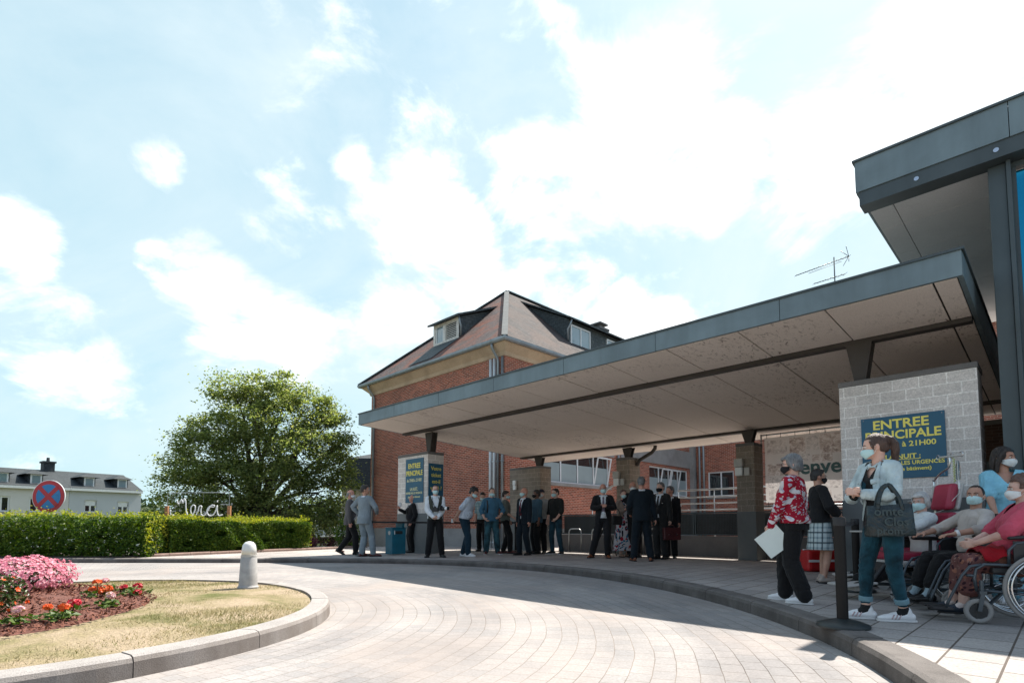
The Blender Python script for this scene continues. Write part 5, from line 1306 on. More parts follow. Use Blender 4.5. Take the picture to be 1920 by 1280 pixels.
def spline(pts, n=6):
    P = [Vector(p) for p in pts]; out = []
    for i in range(len(P) - 1):
        p0, p1, p2, p3 = P[max(i - 1, 0)], P[i], P[i + 1], P[min(i + 2, len(P) - 1)]
        for k in range(n):
            t = k / n; out.append(.5 * ((2 * p1) + (p2 - p0) * t + (2 * p0 - 5 * p1 + 4 * p2 - p3) * t * t + (3 * p1 - p0 - 3 * p2 + p3) * t ** 3))
    return out + [P[-1]]
word = [(331.8,937.1),(333.5,942.7),(335.9,943.9),(337.8,939.1),(340.2,936.2),(343.1,942.7),(345.0,934.7),(347.9,939.1),(349.3,955.8),(353.4,965.4),(359.4,966.1),(365.4,958.2),(366.1,948.6),(361.3,946.7),(357.9,953.4),(359.8,963.5),(366.6,965.9),(371.8,958.2),(373.3,949.1),(378.1,948.6),(377.1,957.0),(379.0,964.9),(384.8,964.9),(390.5,955.8),(396.5,946.7),(402.5,947.7),(399.6,950.1),(392.9,949.1),(388.6,957.0),(392.0,965.4),(399.6,964.9),(404.9,957.0),(407.3,947.4),(407.8,958.2),(410.6,965.4),(417.8,964.5)]
mb = MB(); mb.tube(spline([(mx(x), -.01, mz(y)) for x, y in word], 5), .02, 8); mb.tube([(mx(407.6), -.01, mz(941)), (mx(407.4), -.01, mz(938))], .02, 8); mb.tube(spline([(mx(320), -.01, mz(955)), (mx(321), -.01, mz(964)), (mx(327), -.01, mz(965))], 4), .02, 8); mb.build('lettering', M['plastic_white'], r, True)

def stanchion(label, x, y, h=.90):
    zg = z_pave(x, y); r = thing('stanchion', label, 'barrier post', (x, y, zg), 0, 'black belt barrier posts')
    mb = MB(); mb.lathe([(.198, 0), (.20, .014), (.194, .024), (.12, .05), (.06, .062), (.05, .066)], (0, 0, 0), 36); mb.build('base', plain('cast_black_base', (.016, .022, .023), .45, .1, 20, .1, 120), r, 40)
    mb = MB(); mb.lathe([(.043, .05), (.043, h - .07)], (0, 0, 0), 24); mb.build('post', M['black_paint'], r, 40)
    mb = MB(); mb.lathe([(.047, h - .072), (.047, h - .008), (.042, h)], (0, 0, 0), 24); mb.build('belt_head', M['black_rubber'], r, 40); return r
def belt(label, a, b, sag=.02):
    a = Vector(a); b = Vector(b); mb = MB(); pts = [a.lerp(b, t) - Vector((0, 0, sag * 4 * t * (1 - t))) for t in np.linspace(0, 1, 9)]
    s = (b - a).normalized().cross(Vector((0, 0, 1))) * .0025
    for p, q_ in zip(pts, pts[1:]):
        mb.add([p - s + Vector((0, 0, .024)), p - s - Vector((0, 0, .024)), q_ - s - Vector((0, 0, .024)), q_ - s + Vector((0, 0, .024)), p + s + Vector((0, 0, .024)), p + s - Vector((0, 0, .024)), q_ + s - Vector((0, 0, .024)), q_ + s + Vector((0, 0, .024))], [(0, 1, 2, 3), (7, 6, 5, 4), (0, 3, 7, 4), (1, 5, 6, 2), (0, 4, 5, 1), (3, 2, 6, 7)])
    return tag(mb.build('barrier_belt', M['vinyl_black']), label, 'barrier belt')
def st_at(px, top, h=.90):
    d = 8.0
    for _ in range(30): x = (px - PX) / F * d; d = (z_pave(x, d) + h - CZ) * F / (987 - top)
    return (px - PX) / F * d, d
S1 = st_at(1563.0, 967.0); S1 = (2.73, 4.66)
stanchion('black barrier post nearest the kerb beside the woman in a denim jacket', *S1)
S2 = (4.30, 7.0); stanchion('black barrier post half hidden behind the near one by the seated feet', *S2)
S3 = (-3.80, 14.35); stanchion('black barrier post in front of the grey suited man at the far left', *S3)
S4 = (.12, 16.6); stanchion('black barrier post hidden among the men behind the navy suit', *S4)
belt('short black barrier belt between the two right hand posts', (S1[0], S1[1], .865), (S2[0], S2[1], .875))
belt('long black barrier belt stretched behind the photographer', (S3[0] + .04, S3[1], z_pave(*S3) + .865), (S4[0] - .04, S4[1], z_pave(*S4) + .865), .01)
# teal litter bin with ashtray
bx, by = -3.12, 15.0; zg = z_pave(bx, by)
r = thing('litter_bin', 'teal metal litter bin with round ashtray and slot beside the far left pillar', 'litter bin', (bx, by, zg), ANG)
mb = MB(); mb.box((-.215, -.16, .02), (.215, .16, .70)); mb.build('body', M['teal_bin'], r, bevel=.01)
mb = MB(); mb.box((-.235, -.18, .70), (.235, .18, .725)); mb.build('lid', M['teal_bin'], r, bevel=.006)
mb = MB(); mb.box((.10, -.16, .725), (.17, .16, .86)); mb.box((-.235, -.18, .86), (.235, .18, .88)); mb.build('hood', M['teal_bin'], r, bevel=.006)
mb = MB(); mb.tube([(-.222, -.03, .58), (-.205, -.03, .58)], .055, 20); mb.build('ashtray_plate', M['plastic_grey'], r, 40)
mb = MB(); mb.box((-.12, -.168, .55), (.10, -.15, .63)); mb.build('slot', M['black_rubber'], r)
mb = MB(); mb.box((-.155, -.172, .54), (-.135, -.155, .64)); mb.build('slot_label', M['plastic_white'], r)
# ------------------------------------------------------------------ people
def skinmat(name, c):
    t = NT(name); v = t.coord(); n = t.noise(v, 9, 4); n2 = t.noise(v, 45, 3)
    lo = (c[0] * .88, c[1] * .78, c[2] * .76); hi = (min(1, c[0] * 1.08), c[1] * 1.08, c[2] * 1.08)
    t.color(t.ramp(n, [(.3, lo), (.7, hi)])); t.set(Roughness=.5); t.b.inputs['Specular IOR Level'].default_value = .35
    t.b.inputs['Subsurface Weight'].default_value = .12; t.b.inputs['Subsurface Radius'].default_value = (.012, .005, .003)
    t.bump(n2, .12, .004); return t.mat
SK = {'pale': skinmat('fair_skin', (.62, .395, .31)), 'ruddy': skinmat('ruddy_skin', (.54, .285, .215)), 'tan': skinmat('tanned_skin', (.46, .27, .195)), 'dark': skinmat('brown_skin', (.17, .085, .055)), 'old': skinmat('aged_skin', (.60, .40, .33))}
def hairmat(name, c, c2=None):
    t = NT(name); v = t.coord(scale=(70, 70, 9)); n = t.noise(v, 1.6, 3, .6, .8); n3 = t.noise(t.coord(), 14, 3)
    c2 = c2 or tuple(x * 2.1 + .01 for x in c)
    t.color(t.mix(.5, t.ramp(n, [(.35, c), (.68, c2)]), t.ramp(n3, [(.35, c), (.65, c2)]))); t.set(Roughness=.55); t.bump(n, .8, .012); return t.mat
HR = {'black': hairmat('black_hair', (.008, .007, .007), (.03, .026, .024)), 'brown': hairmat('brown_hair', (.035, .018, .012), (.10, .055, .04)), 'grey': hairmat('grey_hair', (.06, .06, .062), (.26, .26, .26)), 'white': hairmat('white_hair', (.38, .375, .37), (.68, .67, .66)), 'dark': hairmat('dark_brown_hair', (.014, .010, .009), (.045, .033, .028)), 'auburn': hairmat('greying_brown_hair', (.06, .032, .025), (.15, .09, .07))}
EYE_W = plain('eye_white', (.62, .6, .57), .25, .03); EYE_I = plain('dark_iris', (.02, .014, .01), .15, .05)
MASK = {'blue': cloth('pale_blue_mask', (.47, .67, .68), .8, .35, .2, .04), 'white': cloth('white_mask', (.66, .70, .70), .8, .35, .2, .04), 'black': cloth('black_mask', (.012, .012, .014), .8, .3, .2, .04)}
DRESS = None
def ik(a, b, l1, l2, pole):
    a, b, pole = Vector(a), Vector(b), Vector(pole); d = b - a; L = min(d.length, (l1 + l2) * .999)
    if d.length < 1e-6: d = Vector((0, 0, -1))
    d.normalize(); b = a + d * L
    x = (l1 * l1 - l2 * l2 + L * L) / (2 * L); h = math.sqrt(max(0, l1 * l1 - x * x)); p = pole - d * pole.dot(d)
    if p.length < 1e-6: p = Vector((0, 1, 0))
    return a + d * x + p.normalized() * h, b
SEC = {'M': [(.86,.148,.110,-.01),(.95,.158,.116,-.012),(1.03,.150,.110,0),(1.12,.148,.108,.006),(1.22,.158,.114,.008),(1.31,.170,.116,.005),(1.38,.168,.104,0),(1.43,.13,.084,-.006),(1.475,.068,.062,-.006)],
       'F': [(.86,.158,.118,-.012),(.95,.165,.122,-.014),(1.03,.142,.108,0),(1.12,.126,.098,.006),(1.22,.136,.112,.014),(1.30,.146,.116,.012),(1.37,.146,.098,0),(1.425,.112,.078,-.006),(1.47,.058,.056,-.006)]}
class Fig: pass
from mathutils import noise as mnoise
WRINKLE = {'top': 1.0, 'shirt': .8, 'jacket': .9, 'trousers': 1.1, 'skirt': 1.0, 'dress': 1.0, 'vest': .6, 'hair': -1}
def person(label, px=None, top=None, H=1.75, face=0, pos=None, top_h=None, sex='M', w=1.0, belly=0, skin='pale', group=None,
           lean=0, side=0, twist=0, head=(0, 0), feet=None, seat=None, hands=None, hdirs=(None, None), hnorm=(None, None), curl=(.45, .45), poles=(None, None), fine=False,
           hair=('short', 'dark'), mask='blue', glasses=False, cap=None, beard=False, hairfn=None,
           top_=None, coat=None, bottom=None, shoes=None, tie=None, collar=None, belt_=False, vest=None, socks=None):
    g = Fig(); s = H / 1.75; th = top_h or H
    if pos is None:
        d = 8.0
        for _ in range(40):
            x = (px - PX) / F * d; d = (z_pave(x, d) + th - CZ) * F / (987 - top)
        pos = Vector(((px - PX) / F * d, d, 0)); pos.z = z_pave(pos.x, pos.y)
    pos = Vector(pos); fz = R(face + 180)
    root = thing('person', label, 'person', pos, fz, group); root.scale = (1, 1, 1)
    g.root = root; g.M = Matrix.Translation(pos) @ Matrix.Rotation(fz, 4, 'Z') @ Matrix.Scale(s, 4); g.s = s; g.pos = pos
    vox = (.0068 if fine else .0115) / s; bvox = (.0052 if fine else .0095) / s
    # --- legs
    feet = feet or [(.09, 0, 8), (-.09, 0, -8)]          # right, left: x, y, yaw, [lift, heel]
    if seat is None:
        hz = 2
        for sx, ft in zip((1, -1), feet):
            lift = ft[3] if len(ft) > 3 else 0
            hh = math.hypot(ft[0] - sx * .088, ft[1]); hz = min(hz, .09 + lift + math.sqrt(max(.1, .824 ** 2 - hh * hh)))
        pz, py = hz + .04, 0
    else: py, pz = seat
    RX = lambda a: Matrix.Rotation(-R(a), 4, 'X')
    base = Matrix.Translation((0, py, pz)) @ Matrix.Rotation(R(side), 4, 'Y') @ RX(lean * .55) @ Matrix.Translation((0, 0, -.95))
    upper = base @ Matrix.Translation((0, 0, 1.16)) @ Matrix.Rotation(R(twist), 4, 'Z') @ RX(lean * .45) @ Matrix.Translation((0, 0, -1.16))
    inv = upper.inverted(); invb = base.inverted()
    def T(p):
        p = Vector(p); k = smooth(p.z, 1.04, 1.28); return (base @ p).lerp(upper @ p, k)
    g.T = T
    sh = .166 * (w ** .6) if sex == 'M' else .146 * (w ** .5)
    hips = [base @ Vector((sx * .088, 0, .91)) for sx in (1, -1)]; kn = []; an = []
    for sx, hp, ft in zip((1, -1), hips, feet):
        lift = ft[3] if len(ft) > 3 else 0
        a = Vector((ft[0], ft[1], .09 + lift)); pole = Vector((math.sin(R(-ft[2])) * .5 + sx * .06, 1.0, .25 if seat is None else 1.2))
        k, a = ik(hp, a, .43, .405, pole); kn.append(k); an.append(a)
    # --- arms
    hands = hands or [None, None]; el = []; wr = []; shp = []
    for i, sx in enumerate((1, -1)):
        S_ = T((sx * sh, -.005, 1.405)); shp.append(S_); h = hands[i]
        h = Vector(h) if h is not None else T((sx * (sh + .05), .03, .86))
        p = poles[i] or (sx * .45, -1, -.15); e_, wv = ik(S_, h, .285, .255, p); el.append(e_); wr.append(wv)
    # --- head
    nb = T((0, -.008, 1.455)); up = (T((0, 0, 1.46)) - T((0, 0, 1.36))).normalized()
    hr = Matrix.Rotation(R(head[0]), 4, 'Z') @ RX(head[1])
    hv = (up * .55 + Vector((0, 0, .45))).normalized(); piv = nb + hv * .075
    HM = Matrix.Translation(piv) @ (Matrix.Rotation(R(twist * .5), 4, 'Z')) @ hr; g.HM = HM
    hd = lambda x, y, z: HM @ Vector((x, y, z))
    HR3 = HM.to_3x3()
    Xax = lambda z: (T((.1, 0, z)) - T((-.1, 0, z))).normalized()
    def torso(mb, z0, z1, e=0, hem=None, n=20, ey=None):
        ey = e if ey is None else ey; zs2 = [z for z, *_ in SEC[sex] if z0 < z < z1]; zs2 = [z0] + zs2 + [z1]; P = []; Q = []
        for z in zs2:
            S2 = SEC[sex]
            if z <= S2[0][0]: rx, ry, yo = S2[0][1:]
            elif z >= S2[-1][0]: rx, ry, yo = S2[-1][1:]
            else:
                for a, b in zip(S2, S2[1:]):
                    if a[0] <= z <= b[0]: t = (z - a[0]) / (b[0] - a[0]); rx, ry, yo = [a[j] + (b[j] - a[j]) * t for j in (1, 2, 3)]; break
            kw = w if z < 1.36 else w ** .5
            fl = hem * max(0, (1.0 - z)) if hem else 0
            P.append(T((0, yo, z))); Q.append((rx * kw + e + fl, ry * (.5 + .5 * kw) + ey + fl))
        mb.tube(P, Q, n, 0, True, ref=Xax(1.2))
        if belly: c_ = T((0, .045 + .03 * belly, 1.07)); mb.ball(c_, (.125 * w + e, .085 + .055 * belly + e, .15), 16, 10)
        if sex == 'F':
            for sx in (1, -1): mb.ball(T((sx * .062, .085, 1.265)), (.066 * w ** .5 + e, .06 + e, .064 + e), 14, 8)
        # shoulder slope
        if z1 > 1.42:
            for sx in (1, -1): mb.limb([T((sx * .03, -.01, 1.435)), T((sx * (sh - .01), -.005, 1.41))], [.05 + e, .056 + e], 12)
    def arm(mb, i, e0, e1, frac=1.0, n=12):
        """frac of the arm covered, measured shoulder to wrist"""
        ar = [(0, .051), (.28, .046), (.52, .038), (.62, .040), (1.0, .027)]; kw = w ** .5 if sex == 'M' else (w ** .6) * .9
        P = []; Q = []
        for t in np.linspace(0, frac, 9):
            L1 = .285 / .54; p = shp[i].lerp(el[i], t / L1) if t < L1 else el[i].lerp(wr[i], (t - L1) / (1 - L1))
            for a, b in zip(ar, ar[1:]):
                if a[0] <= t <= b[0] + 1e-6: r_ = a[1] + (b[1] - a[1]) * (t - a[0]) / (b[0] - a[0]); break
            P.append(p); Q.append(r_ * kw + e0 + (e1 - e0) * t / frac)
        mb.limb(P, Q, n)
    def leg(mb, i, e0, e1, zmin=None, n=14):
        lr = [(0, .082), (.25, .076), (.5, .056), (.56, .055), (.7, .054), (.85, .042), (1, .034)]; kw = w ** .7; P = []; Q = []
        for t in np.linspace(0.02, 1.0 if zmin is None else zmin, 13):
            p = hips[i].lerp(kn[i], t / .515) if t < .515 else kn[i].lerp(an[i], (t - .515) / .485)
            for a, b in zip(lr, lr[1:]):
                if a[0] <= t <= b[0] + 1e-6: r_ = a[1] + (b[1] - a[1]) * (t - a[0]) / (b[0] - a[0]); break
            P.append(p); Q.append(r_ * kw + e0 + (e1 - e0) * t)
        mb.limb(P, Q, n)
    def hand(mb, i):
        sx = (1, -1)[i]; W = wr[i]; d = Vector(hdirs[i]).normalized() if hdirs[i] else (W - el[i]).normalized()
        nrm = Vector(hnorm[i]) if hnorm[i] else Vector((-sx, 0, 0)); nrm = nrm - d * nrm.dot(d)
        if nrm.length < .05: nrm = Vector((0, 1, 0)) - d * d.y
        nrm.normalize(); th_ = d.cross(nrm) * sx; cu = curl[i]
        mb.limb([W - d * .02, W + d * .03, W + d * .075], [(.024, .019), (.037, .016), (.040, .013)], 12, ref=th_)
        for k, (off, ln) in enumerate(((.030, .068), (.0105, .076), (-.0095, .071), (-.029, .056))):
            p = W + d * (.078 - abs(off) * .12) + th_ * off; pts = [p]; a = R(18 + 10 * k) * cu
            for q, fr in enumerate((.42, .32, .26)):
                dd = d * math.cos(a) + nrm * math.sin(a) + th_ * off * .9 * (1 - cu); p = p + dd.normalized() * ln * fr; pts.append(p); a += R(52) * cu
            mb.limb(pts, [.0095, .0088, .008, .0068], 8)
        p = W + d * .022 + th_ * .026; a = p + (d * .62 + th_ * .62 + nrm * .35).normalized() * .036; b_ = a + (d * .9 + th_ * .2 + nrm * (.2 + .4 * cu)).normalized() * .03; mb.limb([W + d * .012, p, a, b_], [.017, .0145, .011, .0085], 8)
    g.hand = [wr[i] + ((wr[i] - el[i]).normalized() if not hdirs[i] else Vector(hdirs[i]).normalized()) * .09 for i in (0, 1)]; g.wr = wr; g.el = el; g.shp = shp; g.kn = kn; g.an = an
    sc_fix = lambda me: me.transform(Matrix.Scale(s, 4))
    joints = el + kn + [T((0, 0, 1.02))] + [a + Vector((0, 0, .07)) for a in an]; seed = Vector((px or pos.x * 7, face * .37, 3.1))
    def crease(me, k):
        n = len(me.vertices); co = np.empty(n * 3, np.float32); me.vertices.foreach_get('co', co); co = co.reshape(-1, 3); nr = np.empty(n * 3, np.float32); me.vertex_normals.foreach_get('vector', nr); nr = nr.reshape(-1, 3)
        if k < 0:
            h = np.array([mnoise.noise(Vector((c[0] * 34, c[1] * 34, c[2] * 13)) + seed) for c in co]) * .0042
        else:
            near = np.zeros(n)
            for j in joints: near = np.maximum(near, np.exp(-((co - np.array(j)) ** 2).sum(1) / .0125))
            f1 = np.array([1 - 2.2 * abs(mnoise.noise(Vector((c[0] * 8 + c[2] * 5, c[1] * 8 - c[2] * 3, c[2] * 7)) + seed)) for c in co]); f2 = np.array([1 - 2.0 * abs(mnoise.noise(Vector((c[0] * 7, c[1] * 7, c[2] * 24 + c[0] * 9)) - seed)) for c in co])
            h = k * (.0036 * f1 + .0085 * near * f2 - .002)
        co += nr * h[:, None].astype(np.float32); me.vertices.foreach_set('co', co.ravel()); me.update()
    def put(name, mb, mat, v=None, sm=2, cut=None, parent=None, thick=None, fac=.5):
        me = remesh(mb, v or vox, sm, fac)
        if cut:
            bm = bmesh.new(); bm.from_mesh(me); bmesh.ops.delete(bm, geom=[x for x in bm.verts if cut(x.co)], context='VERTS'); bm.to_mesh(me); bm.free()
        if name in WRINKLE: crease(me, WRINKLE[name])
        sc_fix(me); o = add_mesh(name, me, mat, parent or root)
        if thick: m = o.modifiers.new('s', 'SOLIDIFY'); m.thickness = thick; m.offset = -1
        return o
    # --- the body: one continuous surface
    mb = MB(); torso(mb, .86, 1.475, -.014)
    mb.limb([T((0, -.012, 1.42)), nb + up * .02, hd(0, -.012, .05)], [.058 * w ** .3, .052 * w ** .3, .054], 14)
    mb.ball(hd(0, .003, .118), (.0765, .098, .102), 22, 14, rot=HR3); mb.ball(hd(0, .042, .072), (.061, .060, .083), 18, 12, rot=HR3)
    mb.ball(hd(0, .045, .035), (.052, .052, .048), 14, 10, rot=HR3); mb.ball(hd(0, .078, .012), (.027, .024, .022), 10, 8, rot=HR3)
    mb.limb([hd(0, .098, .106), hd(0, .110, .085), hd(0, .117, .069)], [.009, .0105, .0135], 8); mb.ball(hd(0, .086, .122), (.046, .018, .011), 12, 8, rot=HR3)
    for sx in (1, -1):
        mb.ball(hd(sx * .077, -.004, .088), (.010, .020, .032), 10, 8, rot=HR3 @ Matrix.Rotation(sx * .35, 3, 'Z')); mb.ball(hd(sx * .012, .108, .068), (.010, .011, .009), 8, 6, rot=HR3); mb.ball(hd(sx * .037, .076, .062), (.024, .022, .022), 10, 8, rot=HR3)
    mb.ball(hd(0, .095, .040), (.024, .012, .0055), 10, 6, rot=HR3); mb.ball(hd(0, .093, .029), (.021, .012, .0065), 10, 6, rot=HR3)
    for i in (0, 1): arm(mb, i, 0, 0); hand(mb, i)
    for i in (0, 1): leg(mb, i, -.004, 0)
    for i, ft in enumerate(feet):
        fd = Matrix.Rotation(R(ft[2]) * -1, 3, 'Z') @ Vector((0, 1, 0)); a = an[i]; mb.limb([a + Vector((0, 0, .02)) - fd * .01, a - Vector((0, 0, .04)) + fd * .03, a - Vector((0, 0, .062)) + fd * .11], [.034, .032, .022], 10)
    put('body', mb, SK[skin], bvox, 2)
    # eyes, brows
    for sx in (1, -1):
        mb = MB(); mb.ball(hd(sx * .031, .0865, .1015), (.0145, .0125, .0105), 12, 8, rot=HR3); me = mb.mesh('eye'); sc_fix(me); e_ = add_mesh('eye', me, EYE_W, root)
        mb = MB(); mb.ball(hd(sx * .031, .0955, .1015), (.0062, .0045, .0062), 10, 6, rot=HR3); me = mb.mesh('iris'); sc_fix(me); add_mesh('iris', me, EYE_I, e_)
        if fine:
            mb = MB(); mb.limb([hd(sx * .013, .103, .118), hd(sx * .03, .101, .124), hd(sx * .048, .088, .119)], [.003, .0042, .0025], 6); me = mb.mesh('b'); sc_fix(me); add_mesh('eyebrow', me, HR[hair[1]] if hair else HR['grey'], root)
            mb = MB(); mb.limb([hd(sx * .016, .0975, .108), hd(sx * .031, .1005, .1125), hd(sx * .046, .090, .108)], [.0035, .0042, .0035], 6); me = mb.mesh('l'); sc_fix(me); add_mesh('eyelid', me, SK[skin], root)
    # --- hair
    HI = HM.inverted()
    if hair:
        st, hc = hair; mb = MB(); cut = None
        if st == 'short':
            mb.ball(hd(0, -.006, .124), (.084, .105, .106), 22, 14, rot=HR3); mb.ball(hd(0, -.05, .07), (.062, .058, .06), 14, 10, rot=HR3); mb.ball(hd(0, .045, .185), (.06, .05, .034), 14, 10, rot=HR3)
            cut = lambda c: (lambda p: (p.y > .035 + max(0, p.z - .13) * 1.1 and p.z < .178) or (p.y > -.028 and p.z < .10) or p.z < .035)(HI @ c)
        elif st == 'crop':
            mb.ball(hd(0, -.004, .122), (.0805, .102, .1035), 22, 14, rot=HR3); mb.ball(hd(0, -.05, .07), (.06, .056, .05), 14, 10, rot=HR3)
            cut = lambda c: (lambda p: (p.y > .04 and p.z < .185) or (p.y > -.025 and p.z < .10) or p.z < .04)(HI @ c)
        elif st == 'fringe':
            mb.ball(hd(0, -.004, .112), (.0815, .1035, .10), 22, 14, rot=HR3); mb.ball(hd(0, -.05, .07), (.062, .058, .05), 14, 10, rot=HR3)
            cut = lambda c: (lambda p: p.z > .135 or p.y > .02 or (p.y > -.028 and p.z < .10) or p.z < .04)(HI @ c)
        elif st == 'curly':
            mb.ball(hd(0, -.01, .13), (.095, .112, .112), 20, 14, rot=HR3)
            rg = random.Random(px or 5)
            for _ in range(60):
                a, b = rg.uniform(0, 6.28), rg.uniform(-.2, 1.3); mb.ball(hd(.088 * math.cos(a) * math.cos(b), -.012 + .106 * math.sin(a) * math.cos(b), .13 + .108 * math.sin(b)), rg.uniform(.016, .026), 8, 6)
            mb.ball(hd(0, -.055, .07), (.07, .06, .06), 14, 10, rot=HR3)
            cut = lambda c: (lambda p: (p.y > .045 and p.z < .165) or (p.y > -.015 and p.z < .095) or p.z < .02)(HI @ c)
        elif st == 'bob':
            mb.ball(hd(0, -.008, .128), (.091, .111, .109), 22, 14, rot=HR3); mb.ball(hd(0, -.045, .07), (.085, .075, .08), 18, 12, rot=HR3)
            for sx in (1, -1): mb.limb([hd(sx * .072, .03, .155), hd(sx * .084, .015, .10), hd(sx * .078, -.005, .045)], [.026, .024, .014], 10)
            mb.limb([hd(-.05, .08, .175), hd(.0, .097, .172), hd(.055, .08, .165)], [.022, .024, .02], 10)
            cut = lambda c: (lambda p: (p.y > .05 and p.z < .150 and abs(p.x) < .07) or p.z < .008)(HI @ c)
        elif st == 'long':
            mb.ball(hd(0, -.008, .126), (.09, .110, .108), 22, 14, rot=HR3); mb.limb([hd(0, -.06, .10), hd(0, -.065, .03), hd(0, -.06, -.05)], [(.085, .06), (.095, .055), (.085, .035)], 16, ref=HR3 @ Vector((1, 0, 0)))
            for sx in (1, -1): mb.limb([hd(sx * .06, .05, .17), hd(sx * .086, .02, .10), hd(sx * .09, .0, .03), hd(sx * .085, -.005, -.06)], [.026, .026, .026, .015], 10)
            cut = lambda c: (lambda p: (p.y > .05 and p.z < .160 and abs(p.x) < .062))(HI @ c)
        elif st == 'pony':
            mb.ball(hd(0, -.006, .124), (.083, .104, .105), 22, 14, rot=HR3); mb.ball(hd(0, -.05, .08), (.066, .06, .055), 14, 10, rot=HR3)
            mb.ball(hd(0, -.088, .165), (.034, .034, .032), 12, 8, rot=HR3); mb.limb([hd(.0, -.09, .165), hd(-.005, -.128, .15), hd(-.01, -.145, .10), hd(.0, -.145, .04), hd(.012, -.135, -.02), hd(.02, -.13, -.09), hd(.03, -.14, -.15)], [.024, .030, .034, .036, .032, .022, .006], 12)
            for sx in (1, -1): mb.limb([hd(sx * .07, .045, .15), hd(sx * .083, .03, .11), hd(sx * .08, .028, .065)], [.011, .009, .004], 8)
            cut = lambda c: (lambda p: (p.y > .055 and p.z < .170 and abs(p.x) < .066) or (p.y > -.02 and p.z < .10 and p.y < .02) or (p.z < .035 and p.y > -.1))(HI @ c)
        if beard: pass
        put('hair', mb, HR[hc], (.0052 if fine else .009) / s, 1, cut)
    if cap:
        mb = MB(); mb.ball(hd(0, -.006, .135), (.088, .108, .098), 20, 12, rot=HR3); mb.limb([hd(-.05, .09, .15), hd(0, .135, .14), hd(.05, .09, .15)], [.012, .012, .012], 8); mb.limb([hd(-.03, .1, .15), hd(.03, .1, .15)], [(.03, .01)] * 2, 8, ref=HR3 @ Vector((0, 1, 0)))
        put('cap', mb, cap, vox, 1, lambda c: (HI @ c).z < .132)
    if mask:
        nu, nv = 14, 10; V2 = []
        for j in range(nv + 1):
            t = j / nv; zc_ = [-.010, .028, .062, .090][min(3, int(t * 3))]; k = t * 3 - int(min(t * 3, 2.999)); ii = int(min(t * 3, 2.999))
            zc_ = [-.008, .026, .056, .084][ii] * (1 - k) + [-.008, .026, .056, .084][ii + 1] * k; yc = [.094, .124, .133, .117][ii] * (1 - k) + [.094, .126, .136, .117][ii + 1] * k
            zs3 = .030 + .040 * t; yc += .0022 * math.sin(t * 18)
            for i in range(nu + 1):
                q = -1 + 2 * i / nu; V2.append(hd(.066 * math.sin(q * PI / 2 * .97), .030 + (yc - .030) * (1 - abs(q) ** 2.1), zc_ * (1 - q * q) + zs3 * q * q) * s)
        o = raw_mesh('face_mask', [tuple(v) for v in V2], [(j * (nu + 1) + i, j * (nu + 1) + i + 1, (j + 1) * (nu + 1) + i + 1, (j + 1) * (nu + 1) + i) for j in range(nv) for i in range(nu)], MASK[mask], root, smooth_=True)
        m = o.modifiers.new('s', 'SOLIDIFY'); m.thickness = .003
        for sx in (1, -1):
            mb = MB()
            for z in (.076, .024): mb.tube([hd(sx * .065, .031, z * .75 + .012) * s, hd(sx * .080, .004, .09 + (z - .05) * .8) * s, hd(sx * .083, -.016, .09 + (z - .05) * .5) * s], .0016 * s if fine else .0022, 5)
            mb.build('ear_loop', MASK['white'] if mask != 'black' else MASK['black'], o)
    if glasses:
        mb = MB()
        for sx in (1, -1):
            P = [hd(sx * .033 + .024 * math.cos(a), .113 - .004 * abs(math.cos(a)), .1 + .018 * math.sin(a)) * s for a in np.linspace(0, 2 * PI, 14)[:-1]]; mb.tube(P, .0017 * s, 5, closed=True)
            mb.tube([hd(sx * .057, .109, .104) * s, hd(sx * .078, .03, .104) * s, hd(sx * .082, -.012, .098) * s], .0017 * s, 5)
        mb.tube([hd(-.009, .113, .104) * s, hd(.009, .113, .104) * s], .0017 * s, 5); mb.build('glasses', glasses if not isinstance(glasses, bool) else M['black_rubber'], root)
    # --- clothes
    if top_:      # dict: mat, sleeve (fraction), hem z, e (ease), tuck
        mb = MB(); e_ = top_.get('e', .014); hem = top_.get('hem', .93); torso(mb, hem, 1.475, e_, top_.get('flare'))
        for i in (0, 1): arm(mb, i, e_ + (.002 if not coat else -.004), top_.get('cuff', e_ + .002) if not coat else .004, top_.get('sleeve', 1.0))
        vz = top_.get('vneck', 0)
        cut = (lambda c: (lambda p: p.z > 1.30 and p.y > .0 and abs(p.x) < (p.z - (1.44 - vz)) * .55 and p.z > 1.44 - vz)(inv @ c)) if vz else None
        put('top' if not coat else 'shirt', mb, top_['mat'], vox, 2, cut)
    if collar:
        mb = MB(); P = [upper @ Vector((.062 * math.sin(a), -.004 + .064 * math.cos(a) + (.012 if abs(a) < .8 else 0), 1.462 + (-.022 if abs(a) < .6 else .012 * (1 - math.cos(a)) / 2))) for a in np.linspace(-2.9, 2.9, 22)]
        mb.limb(P, [(.009, .017)] * len(P), 8, ref=(0, 0, 1) if lean < 40 else None)
        for sx in (1, -1): mb.limb([upper @ Vector((sx * .022, .068, 1.45)), upper @ Vector((sx * .045, .082, 1.415))], [(.012, .006), (.005, .004)], 8)
        put('collar', mb, collar, (.006 if fine else .009) / s, 1)
    if tie:
        mb = MB(); ys = lambda z: .135 - .012 * abs(z - 1.25) * 4 if z < 1.38 else .105 - (z - 1.38) * .5
        P = [upper @ Vector((0, ys(z) + .024 + .03 * belly * (z < 1.3), z)) for z in (1.43, 1.405, 1.38, 1.25, 1.12, 1.04, 1.015)]
        mb.tube(P, [(.018, .011), (.022, .013), (.016, .007), (.026, .006), (.036, .006), (.042, .006), (.004, .004)], 10, ref=Xax(1.2)); me = mb.mesh('tie'); sc_fix(me); add_mesh('tie', me, tie, root)
